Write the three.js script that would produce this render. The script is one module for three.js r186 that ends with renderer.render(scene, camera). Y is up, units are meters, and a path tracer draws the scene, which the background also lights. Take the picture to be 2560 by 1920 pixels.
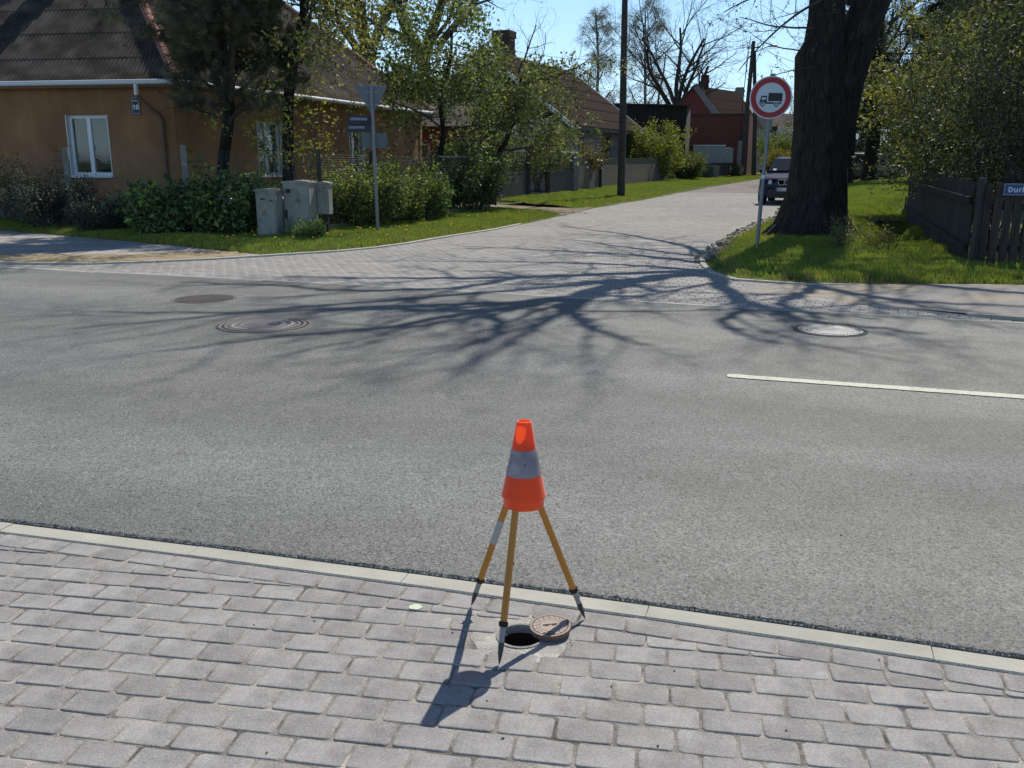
import * as THREE from 'three';
import { mergeGeometries } from 'three/addons/utils/BufferGeometryUtils.js';

// ------------------------------------------------------------------ camera, sky, sun, exposure
const scene = new THREE.Scene();
const camera = new THREE.PerspectiveCamera(45.31, 4 / 3, 0.1, 1200);
camera.position.set(0, 1.6, 0);
camera.rotation.set(-13.73 * Math.PI / 180, 0, 0);
scene.add(camera);
const renderer = new THREE.WebGLRenderer({ antialias: true });
renderer.toneMapping = THREE.LinearToneMapping;
renderer.toneMappingExposure = 0.91;
renderer.shadowMap.enabled = true;

const SUN_EL = 50.5 * Math.PI / 180, SUN_AZ = 27 * Math.PI / 180;        // azimuth measured from the view axis (-z) towards +x
const SUN = new THREE.Vector3(Math.sin(SUN_AZ) * Math.cos(SUN_EL), Math.sin(SUN_EL), -Math.cos(SUN_AZ) * Math.cos(SUN_EL));
{
  const w = 512, h = 256, d = new Float32Array(w * h * 4);
  const stops = [[0, 1.02, 1.26, 1.36], [0.06, 0.78, 1.14, 1.40], [0.16, 0.54, 0.92, 1.36], [0.32, 0.20, 0.36, 0.67], [0.65, 0.062, 0.12, 0.265], [1, 0.034, 0.07, 0.165]];   // sine of the height, then r g b
  for (let j = 0; j < h; j++) {
    const el = ((j + 0.5) / h - 0.5) * Math.PI;
    for (let i = 0; i < w; i++) {
      const az = ((i + 0.5) / w - 0.5) * 2 * Math.PI;
      const x = Math.cos(el) * Math.cos(az), y = Math.sin(el), z = Math.cos(el) * Math.sin(az);
      const e = Math.max(0, y), o = (j * w + i) * 4;
      const g = Math.max(0, x * SUN.x + y * SUN.y + z * SUN.z);
      const glow = 0.55 * Math.pow(g, 60) + 0.16 * Math.pow(g, 10);
      for (let c = 0; c < 3; c++) {
        let k = 1; while (k < stops.length - 1 && stops[k][0] < e) k++;
        const t = Math.min(1, (e - stops[k - 1][0]) / (stops[k][0] - stops[k - 1][0]));
        let v = stops[k - 1][c + 1] * (1 - t) + stops[k][c + 1] * t;
        if (y < 0) v = [0.22, 0.25, 0.22][c];
        d[o + c] = v + (y > 0 ? glow * [1, 0.97, 0.9][c] : 0);
      }
      d[o + 3] = 1;
    }
  }
  const sky = new THREE.DataTexture(d, w, h, THREE.RGBAFormat, THREE.FloatType);
  sky.mapping = THREE.EquirectangularReflectionMapping; sky.magFilter = sky.minFilter = THREE.LinearFilter; sky.needsUpdate = true;
  scene.background = sky; scene.environment = sky;
}
const sun = new THREE.DirectionalLight(new THREE.Color().setRGB(1, 0.935, 0.82), 5);
sun.position.copy(SUN).multiplyScalar(120).add(new THREE.Vector3(5, 0, -25));
sun.target.position.set(5, 0, -25);
sun.castShadow = true; sun.shadow.mapSize.set(4096, 4096);
Object.assign(sun.shadow.camera, { left: -70, right: 70, top: 70, bottom: -70, near: 1, far: 300 });
scene.add(sun, sun.target);

// ------------------------------------------------------------------ helpers
const V = (x, y, z) => new THREE.Vector3(x, y, z), PI = Math.PI, R = (d) => d * PI / 180;
function RNG(seed) { let s = seed | 0; return () => { s = (s + 0x6d2b79f5) | 0; let t = Math.imul(s ^ (s >>> 15), 1 | s); t = (t + Math.imul(t ^ (t >>> 7), 61 | t)) ^ t; return ((t ^ (t >>> 14)) >>> 0) / 4294967296; }; }
const rnd = RNG(20240511), rr = (a, b, f = rnd) => a + (b - a) * f();
const hash = (x, y) => { let h = Math.imul(x, 374761393) + Math.imul(y, 668265263) | 0; h = Math.imul(h ^ (h >>> 13), 1274126177); return ((h ^ (h >>> 16)) >>> 0) / 4294967296; };
function vnoise(x, y, per = 0) {                       // value noise, periodic when per > 0
  const xi = Math.floor(x), yi = Math.floor(y), fx = x - xi, fy = y - yi, w = (a) => per ? ((a % per) + per) % per : a;
  const u = fx * fx * (3 - 2 * fx), v = fy * fy * (3 - 2 * fy);
  const a = hash(w(xi), w(yi)), b = hash(w(xi + 1), w(yi)), c = hash(w(xi), w(yi + 1)), d = hash(w(xi + 1), w(yi + 1));
  return a + (b - a) * u + (c - a) * v + (a - b - c + d) * u * v;
}
const fbm = (x, y, o = 4, per = 0) => { let s = 0, a = 0.5, t = 0, f = 1; for (let i = 0; i < o; i++) { s += a * vnoise(x * f + i * 17, y * f + i * 31, per ? per * f : 0); t += a; a *= 0.5; f *= 2; } return s / t; };
const clamp = (v, a = 0, b = 1) => Math.min(b, Math.max(a, v));
const used = {};
function numbered(n) { const k = used[n] = (used[n] ?? -1) + 1; return k ? n + '_' + String(k).padStart(3, '0') : n; }
function tag(o, label, category, group) { o.userData.label = label; if (category) o.userData.category = category; if (group) o.userData.group = group; return o; }
function thing(name, label, category, [x, y, z] = [0, 0, 0], turn = 0, group) {
  const o = new THREE.Group(); o.name = numbered(name); o.position.set(x, y, z); o.rotation.y = turn; scene.add(o);
  return tag(o, label, category, group);
}
function mesh(name, geo, mat, parent, kind) {
  const m = new THREE.Mesh(geo, mat); m.name = parent && parent !== scene ? name : numbered(name); m.castShadow = m.receiveShadow = true;
  if (kind) m.userData.kind = kind;
  (parent ?? scene).add(m); return m;
}
function struct(name, geo, mat, label) { const m = geo ? mesh(name, geo, mat, scene) : new THREE.Group(); if (!geo) { m.name = numbered(name); scene.add(m); } m.userData.kind = 'structure'; if (label) m.userData.label = label; return m; }
function instanced(name, geo, mat, mats, parent, cols) {
  const im = new THREE.InstancedMesh(geo, mat, mats.length); im.name = parent && parent !== scene ? name : numbered(name);
  mats.forEach((m, i) => { im.setMatrixAt(i, m); if (cols) im.setColorAt(i, cols[i]); });
  im.castShadow = im.receiveShadow = true; im.userData.kind = 'stuff'; (parent ?? scene).add(im); return im;
}
// geometry helpers
const norm = (g) => { g = g.index ? g.toNonIndexed() : g; for (const k of Object.keys(g.attributes)) if (!['position', 'normal', 'uv'].includes(k)) g.deleteAttribute(k); return g; };
const merge = (gs) => mergeGeometries(gs.map(norm), false);
function box(w, h, d, x = 0, y = 0, z = 0, ry = 0, rx = 0, rz = 0) { const g = new THREE.BoxGeometry(w, h, d); if (rx || rz) g.applyMatrix4(new THREE.Matrix4().makeRotationFromEuler(new THREE.Euler(rx, 0, rz))); if (ry) g.rotateY(ry); g.translate(x, y, z); return boxUV(g); }
function boxUV(g) {                                     // uv in metres from the dominant axis
  g = norm(g); const p = g.attributes.position, n = g.attributes.normal, uv = new Float32Array(p.count * 2);
  for (let i = 0; i < p.count; i++) { const ax = Math.abs(n.getX(i)), ay = Math.abs(n.getY(i)), az = Math.abs(n.getZ(i)); const [a, b] = ay > ax && ay > az ? [p.getX(i), p.getZ(i)] : ax > az ? [p.getZ(i), p.getY(i)] : [p.getX(i), p.getY(i)]; uv[i * 2] = a; uv[i * 2 + 1] = b; }
  g.setAttribute('uv', new THREE.BufferAttribute(uv, 2)); return g;
}
function bar(a, b, w, d = w, up = V(0, 1, 0)) {           // a box from a to b
  const dir = b.clone().sub(a), L = dir.length(), g = new THREE.BoxGeometry(w, d, L), m = new THREE.Matrix4();
  if (Math.abs(dir.clone().normalize().dot(up)) > 0.99) up = V(1, 0, 0);
  m.lookAt(a, b, up); m.setPosition(a.clone().add(b).multiplyScalar(0.5)); return boxUV(g).applyMatrix4(m);
}
function cyl(a, b, r0, r1 = r0, s = 12, open = false) { const dir = b.clone().sub(a), g = new THREE.CylinderGeometry(r1, r0, dir.length(), s, 1, open); g.applyQuaternion(new THREE.Quaternion().setFromUnitVectors(V(0, 1, 0), dir.clone().normalize())); const c = a.clone().add(b).multiplyScalar(0.5); g.translate(c.x, c.y, c.z); return norm(g); }
class MB {                                              // raw triangle builder
  constructor() { this.p = []; this.u = []; this.i = []; this.c = null; }
  v(x, y, z, a = 0, b = 0) { this.p.push(x, y, z); this.u.push(a, b); return this.p.length / 3 - 1; }
  tri(a, b, c) { this.i.push(a, b, c); }
  quad(a, b, c, d) { this.i.push(a, b, c, a, c, d); }
  tube(pts, rad, sides = 6, wob = 0, seed = 0) {
    let t0 = pts[1].clone().sub(pts[0]).normalize(), n = Math.abs(t0.y) < 0.9 ? V(0, 1, 0) : V(1, 0, 0);
    n.sub(t0.clone().multiplyScalar(n.dot(t0))).normalize(); let prev = null, len = 0;
    for (let k = 0; k < pts.length; k++) {
      const t = (k < pts.length - 1 ? pts[k + 1].clone().sub(pts[Math.max(0, k - 1)]) : pts[k].clone().sub(pts[k - 1])).normalize();
      n.sub(t.clone().multiplyScalar(n.dot(t))).normalize(); const b = t.clone().cross(n); if (k) len += pts[k].distanceTo(pts[k - 1]);
      const row = [];
      for (let s = 0; s <= sides; s++) {
        const a = s / sides * 2 * PI; let r = rad[k];
        if (wob) r *= 1 + wob * (fbm(Math.cos(a) * 2.2 + seed + 9, len * 0.9 + Math.sin(a) * 2.2, 3) - 0.5) * 2;
        const ca = Math.cos(a) * r, sa = Math.sin(a) * r;
        row.push(this.v(pts[k].x + n.x * ca + b.x * sa, pts[k].y + n.y * ca + b.y * sa, pts[k].z + n.z * ca + b.z * sa, s / sides * Math.max(0.1, Math.round(rad[0] * 6.28 / 0.5) * 0.5), len));
      }
      if (prev) for (let s = 0; s < sides; s++) this.quad(prev[s], prev[s + 1], row[s + 1], row[s]);
      prev = row;
    }
  }
  geo() { const g = new THREE.BufferGeometry(); g.setAttribute('position', new THREE.Float32BufferAttribute(this.p, 3)); g.setAttribute('uv', new THREE.Float32BufferAttribute(this.u, 2)); if (this.c) g.setAttribute('color', new THREE.Float32BufferAttribute(this.c, 3)); g.setIndex(this.i); g.computeVertexNormals(); return g; }
}
// polylines in plan: [[x, z], ...]
function poly(pts) {
  const L = [0]; for (let i = 1; i < pts.length; i++) L.push(L[i - 1] + Math.hypot(pts[i][0] - pts[i - 1][0], pts[i][1] - pts[i - 1][1]));
  const total = L[L.length - 1];
  const at = (s) => { s = clamp(s, 0, total); let i = 1; while (i < pts.length - 1 && L[i] < s) i++; const t = (s - L[i - 1]) / (L[i] - L[i - 1]); return [pts[i - 1][0] + (pts[i][0] - pts[i - 1][0]) * t, pts[i - 1][1] + (pts[i][1] - pts[i - 1][1]) * t]; };
  const dir = (s) => { const a = at(s - 0.15), b = at(s + 0.15), l = Math.hypot(b[0] - a[0], b[1] - a[1]); return [(b[0] - a[0]) / l, (b[1] - a[1]) / l]; };
  return { pts, total, at, dir };
}
function smooth(pts, n = 120) { const c = new THREE.CatmullRomCurve3(pts.map(([x, z]) => V(x, 0, z)), false, 'centripetal'); return poly(c.getPoints(n).map((p) => [p.x, p.z])); }
function inside(x, z, pg) { let c = false; for (let i = 0, j = pg.length - 1; i < pg.length; j = i++) { const [xi, zi] = pg[i], [xj, zj] = pg[j]; if ((zi > z) !== (zj > z) && x < (xj - xi) * (z - zi) / (zj - zi) + xi) c = !c; } return c; }
// a sheet between two plan polylines; us, vs are parameter lists; h(x, z, u, v) its height; col its vertex colour
function loft(A, B, us, vs, h, col) {
  const m = new MB(); if (col) m.c = [];
  const rows = us.map((u) => { const a = A.at(u * A.total), b = B.at(u * B.total); return vs.map((v) => { const x = a[0] + (b[0] - a[0]) * v, z = a[1] + (b[1] - a[1]) * v; if (col) m.c.push(...col(x, z, u, v)); return m.v(x, h(x, z, u, v), z, x, z); }); });
  for (let i = 0; i < us.length - 1; i++) for (let j = 0; j < vs.length - 1; j++) m.quad(rows[i][j], rows[i + 1][j], rows[i + 1][j + 1], rows[i][j + 1]);
  const g = m.geo(); if (g.attributes.normal.getY(Math.floor(g.attributes.normal.count / 2)) < 0) { const k = g.index.array; for (let i = 0; i < k.length; i += 3) { const t = k[i]; k[i] = k[i + 1]; k[i + 1] = t; } g.computeVertexNormals(); }
  return g;
}
const lin = (n, a = 0, b = 1) => Array.from({ length: n + 1 }, (_, i) => a + (b - a) * i / n);
// textures: f(x, y) with x, y in 0..1 returns [r, g, b] in sRGB 0..1 (or a height)
function tex(n, f, srgb = true, rep = 1) {
  const d = new Uint8Array(n * n * 4);
  for (let j = 0; j < n; j++) for (let i = 0; i < n; i++) { let c = f(i / n, j / n, i, j); if (typeof c === 'number') c = [c, c, c]; const o = (j * n + i) * 4; d[o] = clamp(c[0]) * 255; d[o + 1] = clamp(c[1]) * 255; d[o + 2] = clamp(c[2]) * 255; d[o + 3] = 255; }
  const t = new THREE.DataTexture(d, n, n); t.wrapS = t.wrapT = THREE.RepeatWrapping; t.magFilter = THREE.LinearFilter; t.minFilter = THREE.LinearMipmapLinearFilter; t.generateMipmaps = true; if (srgb) t.colorSpace = THREE.SRGBColorSpace; t.repeat.set(rep, rep); t.needsUpdate = true; return t;
}
function canvasTex(w, h, draw) { const c = document.createElement('canvas'); c.width = w; c.height = h; const x = c.getContext('2d'); draw(x, w, h); const t = new THREE.CanvasTexture(c); t.colorSpace = THREE.SRGBColorSpace; return t; }
const std = (o) => new THREE.MeshStandardMaterial(o);
const C = (r, g, b) => new THREE.Color().setRGB(r, g, b);

// ------------------------------------------------------------------ materials
const asphaltH = (x, y) => { const a = vnoise(x * 340, y * 340, 340), b = vnoise(x * 170 + 5, y * 170, 170), c = vnoise(x * 640, y * 640 + 3, 640); return 0.45 * a + 0.3 * b + 0.25 * c; };
const M = {};
M.asphalt = std({ color: C(1, 1, 1), vertexColors: true, roughness: 0.74,
  map: tex(1024, (x, y, i, j) => { const h = asphaltH(x, y); let v = 0.455 + (h - 0.5) * 0.43 + (fbm(x * 12, y * 12, 3, 12) - 0.5) * 0.05; if (hash(i + 77, j) > 0.9985) v += 0.3; if (h < 0.3) v -= 0.08; return [v * 0.985, v, v * 0.985]; }, true, 1 / 1.7),
  bumpMap: tex(1024, (x, y) => asphaltH(x, y), false, 1 / 1.7), bumpScale: 0.0045 });
const stoneTex = tex(512, (x, y, i, j) => { let v = 0.66 + (fbm(x * 6, y * 6, 4, 6) - 0.5) * 0.16 + (vnoise(x * 128, y * 128, 128) - 0.5) * 0.1 + (hash(i, j) - 0.5) * 0.12 - 0.035 * clamp((fbm(x * 9 + 40, y * 9, 4, 9) - 0.6) * 8); const s = hash(i + 900, j + 11); if (s > 0.992) v += 0.14; if (s < 0.004) v -= 0.14; return [v, v * 0.99, v * 0.98]; }, true, 1 / 0.6);
const stoneBump = tex(512, (x, y, i, j) => 0.5 * fbm(x * 24, y * 24, 3, 24) + 0.5 * vnoise(x * 150, y * 150, 150), false, 1 / 0.6);
M.pavers = [[0.81, 0.805, 0.805], [0.775, 0.765, 0.77], [0.85, 0.845, 0.845], [0.79, 0.78, 0.775], [0.73, 0.72, 0.725], [0.83, 0.825, 0.83]].map((c) => std({ color: C(...c), map: stoneTex, bumpMap: stoneBump, bumpScale: 0.0016, roughness: 0.9 }));
M.kerb = std({ color: C(0.98, 0.97, 0.91), roughness: 0.92, map: tex(512, (x, y, i, j) => { const v = 0.70 + (fbm(x * 5, y * 5, 4, 5) - 0.5) * 0.1 + (hash(i, j) - 0.5) * 0.07; return [v, v, v * 0.97]; }, true, 1 / 0.7), bumpMap: stoneBump, bumpScale: 0.002 });
M.sand = std({ color: C(1, 1, 1), roughness: 1, map: tex(512, (x, y, i, j) => { const f = fbm(x * 10, y * 10, 4, 10); let v = 0.58 + (hash(i, j) - 0.5) * 0.2 + (f - 0.5) * 0.4; v -= 0.14 * clamp((fbm(x * 16 + 3, y * 16, 4, 16) - 0.52) * 6); return [v, v * 0.97, v * 0.92]; }, true, 1 / 0.9), bumpMap: stoneBump, bumpScale: 0.004 });
M.mortar = std({ color: C(1, 1, 1), roughness: 0.95, map: tex(256, (x, y, i, j) => { const v = 0.70 + (fbm(x * 6, y * 6, 4, 6) - 0.5) * 0.3 + (hash(i, j) - 0.5) * 0.08; return [v, v * 0.985, v * 0.95]; }, true, 1 / 0.4), bumpMap: stoneBump, bumpScale: 0.006 });
M.sidewalk = std({ color: C(1, 1, 1), roughness: 0.95, map: tex(512, (x, y, i, j) => { const v = 0.63 + (fbm(x * 5, y * 5, 4, 5) - 0.5) * 0.12 + (vnoise(x * 100, y * 100, 100) - 0.5) * 0.12 + (hash(i, j) - 0.5) * 0.08; return [v, v * 0.985, v * 0.97]; }, true, 1 / 2.5), bumpMap: stoneBump, bumpScale: 0.006 });
M.roadStone = std({ color: C(1, 1, 1), map: stoneTex, roughness: 0.88 });
M.sandySoil = std({ color: C(1, 1, 1), roughness: 1, map: tex(512, (x, y, i, j) => { const f = fbm(x * 7, y * 7, 4, 7), v = 0.50 + (f - 0.5) * 0.3 + (hash(i, j) - 0.5) * 0.14; return [v * 1.05, v * 0.97, v * 0.83]; }, true, 1 / 2), bumpMap: stoneBump, bumpScale: 0.01 });
const turfTex = tex(512, (x, y, i, j) => { const f = fbm(x * 14, y * 14, 4, 14), n = hash(i, j), v = 0.30 + (f - 0.5) * 0.22 + (n - 0.5) * 0.14; return [v * 1.02, v * 1.2, v * 0.42]; }, true, 1 / 2.2);
M.turf = std({ color: C(1, 1, 1), roughness: 1, map: turfTex });
M.ground = std({ color: C(0.9, 0.85, 0.75), roughness: 1, map: turfTex });
M.stucco = std({ color: C(0.41, 0.215, 0.10), roughness: 0.95, map: tex(512, (x, y, i, j) => { const v = 0.9 + (fbm(x * 4, y * 4, 5, 4) - 0.5) * 0.3 + (fbm(x * 26, y * 2, 3, 0) - 0.5) * 0.12 + (hash(i, j) - 0.5) * 0.1; return [v, v * 0.99, v * 0.98]; }, true, 1 / 3), bumpMap: stoneBump, bumpScale: 0.012 });
M.plinth = std({ color: C(0.12, 0.11, 0.10), roughness: 1, bumpMap: stoneBump, bumpScale: 0.01 });
M.asbestos = new THREE.MeshPhysicalMaterial({ color: C(1, 1, 1), roughness: 0.95, specularIntensity: 0.2, map: tex(512, (x, y, i, j) => { const f = fbm(x * 8, y * 8, 5, 8), v = 0.31 + (f - 0.5) * 0.24 + (hash(i, j) - 0.5) * 0.07; return [v * 1.05, v * 0.97, v * 0.91]; }, true, 1 / 2.7) });
M.brownRoof = new THREE.MeshPhysicalMaterial({ color: C(0.075, 0.045, 0.038), roughness: 0.95, specularIntensity: 0.12, map: stoneTex });
M.ridge = std({ color: C(0.42, 0.20, 0.16), roughness: 0.85, bumpMap: stoneBump, bumpScale: 0.01 });
M.whiteMetal = std({ color: C(0.62, 0.66, 0.68), roughness: 0.45, metalness: 0.1 });
M.white = std({ color: C(0.78, 0.80, 0.80), roughness: 0.5 });
M.galv = std({ color: C(0.22, 0.235, 0.245), roughness: 0.55, metalness: 0.35 });
M.darkMetal = std({ color: C(0.03, 0.03, 0.032), roughness: 0.6, metalness: 0.3 });
M.rustPipe = std({ color: C(0.16, 0.09, 0.06), roughness: 0.7 });
M.glass = new THREE.MeshPhysicalMaterial({ color: C(0.8, 0.87, 0.88), transmission: 1, thickness: 0, roughness: 0.03, ior: 1.6 });
M.darkRoom = std({ color: C(0.06, 0.06, 0.065), roughness: 1 });
M.curtain = std({ color: C(0.62, 0.62, 0.58), roughness: 1, side: THREE.DoubleSide });
const barkMap = tex(512, (x, y, i, j) => { const f = fbm(x * 14, y * 4, 4, 0), g = vnoise(x * 40, y * 9, 0); const v = 0.30 + (f - 0.5) * 0.34 + (g - 0.5) * 0.16; return [v * 1.06, v * 0.98, v * 0.9]; }, true);
const barkBump = tex(512, (x, y) => 0.6 * vnoise(x * 26, y * 6, 0) + 0.4 * fbm(x * 60, y * 16, 3), false);
M.bark = std({ color: C(0.34, 0.31, 0.30), roughness: 0.98, map: barkMap, bumpMap: barkBump, bumpScale: 0.05 });
M.darkBark = std({ color: C(0.22, 0.19, 0.17), roughness: 1, map: barkMap, bumpMap: barkBump, bumpScale: 0.05 });
M.twig = std({ color: C(0.07, 0.055, 0.045), roughness: 0.95 });
M.greyTwig = std({ color: C(0.10, 0.09, 0.08), roughness: 0.95 });
M.birchBark = std({ color: C(0.30, 0.28, 0.26), roughness: 0.9 });
const plankMap = tex(512, (x, y, i, j) => { const v = 0.55 + (fbm(x * 30, y * 3, 4) - 0.5) * 0.4 + (hash(i, j) - 0.5) * 0.08; return [v, v * 0.96, v * 0.92]; }, true);
M.darkPlank = [[0.16, 0.14, 0.135], [0.12, 0.115, 0.11], [0.20, 0.17, 0.16]].map((c) => std({ color: C(...c), map: plankMap, roughness: 0.95 }));
M.greyPlank = [[0.36, 0.33, 0.31], [0.32, 0.30, 0.28], [0.40, 0.37, 0.34]].map((c) => std({ color: C(...c), map: plankMap, roughness: 0.95 }));
M.poleWood = std({ color: C(0.24, 0.22, 0.20), map: plankMap, roughness: 0.95 });
M.concrete = std({ color: C(0.55, 0.55, 0.53), map: stoneTex, bumpMap: stoneBump, bumpScale: 0.006, roughness: 0.95 });
M.cabinet = std({ color: C(0.44, 0.44, 0.41), roughness: 0.7, map: tex(512, (x, y, i, j) => { let v = 0.84 + (fbm(x * 5, y * 5, 4, 5) - 0.5) * 0.16; v -= 0.09 * clamp((fbm(x * 18, y * 9, 4) - 0.56) * 6); return [v, v, v * 0.98]; }) });
M.brickRed = std({ color: C(0.13, 0.045, 0.036), roughness: 0.95, bumpMap: stoneBump, bumpScale: 0.01 });
M.brickRed2 = std({ color: C(0.155, 0.052, 0.04), roughness: 0.95 });
M.whiteBrick = std({ color: C(0.42, 0.42, 0.42), roughness: 0.95 });
M.darkBrick = std({ color: C(0.10, 0.06, 0.05), roughness: 1 });
M.darkWall = std({ color: C(0.075, 0.068, 0.066), map: plankMap, roughness: 1 });
M.castIron = std({ color: C(0.20, 0.19, 0.195), roughness: 0.55, metalness: 0.5, bumpMap: stoneBump, bumpScale: 0.003 });
M.shinyIron = std({ color: C(0.27, 0.275, 0.29), roughness: 0.42, metalness: 0.7, bumpMap: stoneBump, bumpScale: 0.003 });
M.rust = std({ color: C(0.30, 0.20, 0.155), roughness: 0.85, bumpMap: stoneBump, bumpScale: 0.004 });
M.rustDark = std({ color: C(0.07, 0.035, 0.025), roughness: 0.9 });
M.black = std({ color: C(0.012, 0.012, 0.012), roughness: 0.8 });
M.rubber = std({ color: C(0.02, 0.02, 0.02), roughness: 0.9 });
const leafMat = (r = 0.85, t = 0.42) => new THREE.MeshPhysicalMaterial({ color: C(1, 1, 1), roughness: r, transmission: t, thickness: 0, side: THREE.DoubleSide, ior: 1.4 });
M.leaf = leafMat(0.97, 0.5); M.glossLeaf = leafMat(0.95, 0.3); Object.assign(M.glossLeaf, { clearcoat: 0.7, clearcoatRoughness: 0.35 }); Object.assign(M.leaf, { clearcoat: 0.4, clearcoatRoughness: 0.4 }); M.grass = leafMat(0.97, 0.45); M.needle = leafMat(0.97, 0.15);

// ------------------------------------------------------------------ the setting: ground, roads, pavements
struct('ground', (() => { const s = new THREE.Shape([[-450, -330], [450, -330], [450, 570], [-450, 570]].map((p) => new THREE.Vector2(...p)));   // drawn in (x, -z); opened where the turf of the ditch dips below it
  s.holes.push(new THREE.Path([[3.6, 13.6], [6.2, 13.6], [10.0, 24], [17.8, 43], [15.6, 43], [9.6, 29], [6.4, 22]].map((p) => new THREE.Vector2(...p)))); const g = new THREE.ShapeGeometry(s); g.rotateX(-PI / 2); g.translate(0, -0.09, 0); return boxUV(g); })(), M.ground, 'flat dull green ground reaching beyond the gardens');

const nearKerb = smooth([[-40, -12.2], [-12, -6.15], [-6, -4.83], [-2.32, -3.91], [-0.01, -3.26], [1.68, -2.73], [4, -1.94], [8, -0.5], [40, 11.5]], 400);
const farEdge = smooth([[-45, -27.5], [-20, -18.4], [-7.75, -13.95], [-5.37, -13.12], [-3.48, -12.44], [-1.52, -11.74], [0, -11.1], [1.88, -10.3], [3.44, -9.69], [5.12, -9.05], [9, -7.5], [45, 7]], 400);
const offs = (pl, d, n = 400) => poly(lin(n).map((u) => { const s = u * pl.total, [x, z] = pl.at(s), [dx, dz] = pl.dir(s); return [x - dz * d, z + dx * d]; }));   // d > 0: to the right of travel (towards +z for a line running +x)
const kerbIn = offs(nearKerb, 0.102);
{ // asphalt: worn lanes and a ragged near edge that stands 3 cm above the kerb
  const sAt = (X) => { let a = 0, b = nearKerb.total; for (let k = 0; k < 40; k++) { const m = (a + b) / 2; nearKerb.at(m)[0] < X ? a = m : b = m; } return a / nearKerb.total; };
  const u0 = sAt(-4.5), u1 = sAt(4);
  const us = [...lin(60, 0, u0).slice(0, -1), ...lin(620, u0, u1), ...lin(60, u1, 1).slice(1)];
  const vs = [-0.0008, 0, 0.0003, 0.0007, 0.0014, 0.004, ...lin(30, 0.02, 1)];
  const jag = (x, z) => (fbm(x * 26, z * 26, 3) - 0.5) * 0.024 + (fbm(x * 3, z * 3, 2) - 0.5) * 0.016;
  const gap = offs(nearKerb, -0.005);
  const far = offs(farEdge, 0.0);
  const g = loft(gap, far, us, vs, (x, z, u, v) => {
    const k = v < 0 ? 0 : clamp(v / 0.0014), edge = v < 0 ? -0.06 : 0.004 + 0.008 * Math.sqrt(k);
    const rough = v < 0.02 && v >= 0 ? (fbm(x * 60, z * 60, 2) - 0.5) * 0.007 : 0;
    return edge * (1 - clamp((v - 0.02) / 0.12)) + 0.004 * clamp((v - 0.02) / 0.12) + rough;
  }, (x, z, u, v) => {
    const w = v * 8.2;                                                             // metres from the near edge
    const s = u * 84; let t = 1 + (fbm(x * 0.3 + 3, w * 0.9, 4) - 0.5) * 0.34 + (fbm(s * 0.13 + 11, w * 2.1, 4) - 0.5) * 0.62 + (fbm(x * 1.2, w * 2.4 + 9, 3) - 0.5) * 0.2;
    t *= 1 - 0.22 * Math.exp(-Math.pow((w - 1.65 - (fbm(x * 0.4, 3, 2) - 0.5) * 0.9) / 0.38, 2)) - 0.12 * Math.exp(-Math.pow((w - 2.9) / 0.4, 2)) - 0.06 * Math.exp(-Math.pow((w - 5.3) / 0.4, 2)) + 0.07 * Math.exp(-Math.pow((w - 0.35) / 0.3, 2));
    const warm = (fbm(x * 0.8 + 40, w * 0.9, 3) - 0.5) * 0.06;
    return [t * (1 + warm), t * (1 + warm * 0.3), t * (1 - warm * 0.6)];
  });
  const p = g.attributes.position;                                                 // ragged edge: move the rim in plan
  for (let i = 0; i < p.count; i++) { const j = i % vs.length; if (j > 3) continue; const x = p.getX(i), z = p.getZ(i), d = jag(x, z) * (j < 2 ? 1 : 0.6); p.setX(i, x + d * 0.29); p.setZ(i, z - d * 0.95 * (d > 0 ? 1 : 0.55)); }
  g.computeVertexNormals();
  const road = struct('road', null, null, 'grey worn asphalt main road between the near pavement and the junction'); 
  const a = mesh('asphalt', g, M.asphalt, road);
  const cr = [], cols = [], geo = norm(new THREE.IcosahedronGeometry(0.0045, 0)), f = RNG(5);
  for (let i = 0; i < 3600; i++) { const s = (u0 + (u1 - u0) * f()) * nearKerb.total, [x, z] = nearKerb.at(s), [dx, dz] = nearKerb.dir(s), d = -0.002 - Math.pow(f(), 1.6) * 0.026; const sc = rr(0.3, 1.15, f); cr.push(new THREE.Matrix4().compose(V(x - dz * d, 0.004 + (d < -0.012 ? 0.008 : 0) * f(), z + dx * d), new THREE.Quaternion().setFromEuler(new THREE.Euler(f() * 6, f() * 6, f() * 6)), V(sc, sc * 0.8, sc * 1.1))); const v = rr(0.10, 0.38, f); cols.push(C(v, v, v)); }
  instanced('loose_chippings', geo, std({ color: C(1, 1, 1), roughness: 0.95 }), cr, road, cols);
  { const ch = [], cc = [], f2 = RNG(71); for (let i = 0; i < 900; i++) { const u = u0 + (u1 - u0) * f2(), v = 0.02 + 0.9 * f2(), [x, z] = (() => { const p = gap.at(u * gap.total), q = far.at(u * far.total); return [p[0] + (q[0] - p[0]) * v, p[1] + (q[1] - p[1]) * v]; })(), sc = rr(0.35, 1.0, f2), dk = f2() < 0.25, y = v < 0.14 ? 0.026 * (1 - (v - 0.02) / 0.12) + 0.004 : 0.005; ch.push(new THREE.Matrix4().compose(V(x, y, z), new THREE.Quaternion().setFromEuler(new THREE.Euler(f2() * 6, f2() * 6, 0)), V(sc, sc * 0.6, sc))); const b = dk ? 0.03 : 0.85; cc.push(C(b, b, b)); } instanced('grit', geo, std({ color: C(1, 1, 1), roughness: 0.6 }), ch, road, cc); }
  // centre line dash, 4 mm above
  const A = [1.63, -6.79], dx = 0.946, dz = 0.323, L = 6.2, w = 0.058, m = new MB(), n = 120;
  let prev = null;
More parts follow.
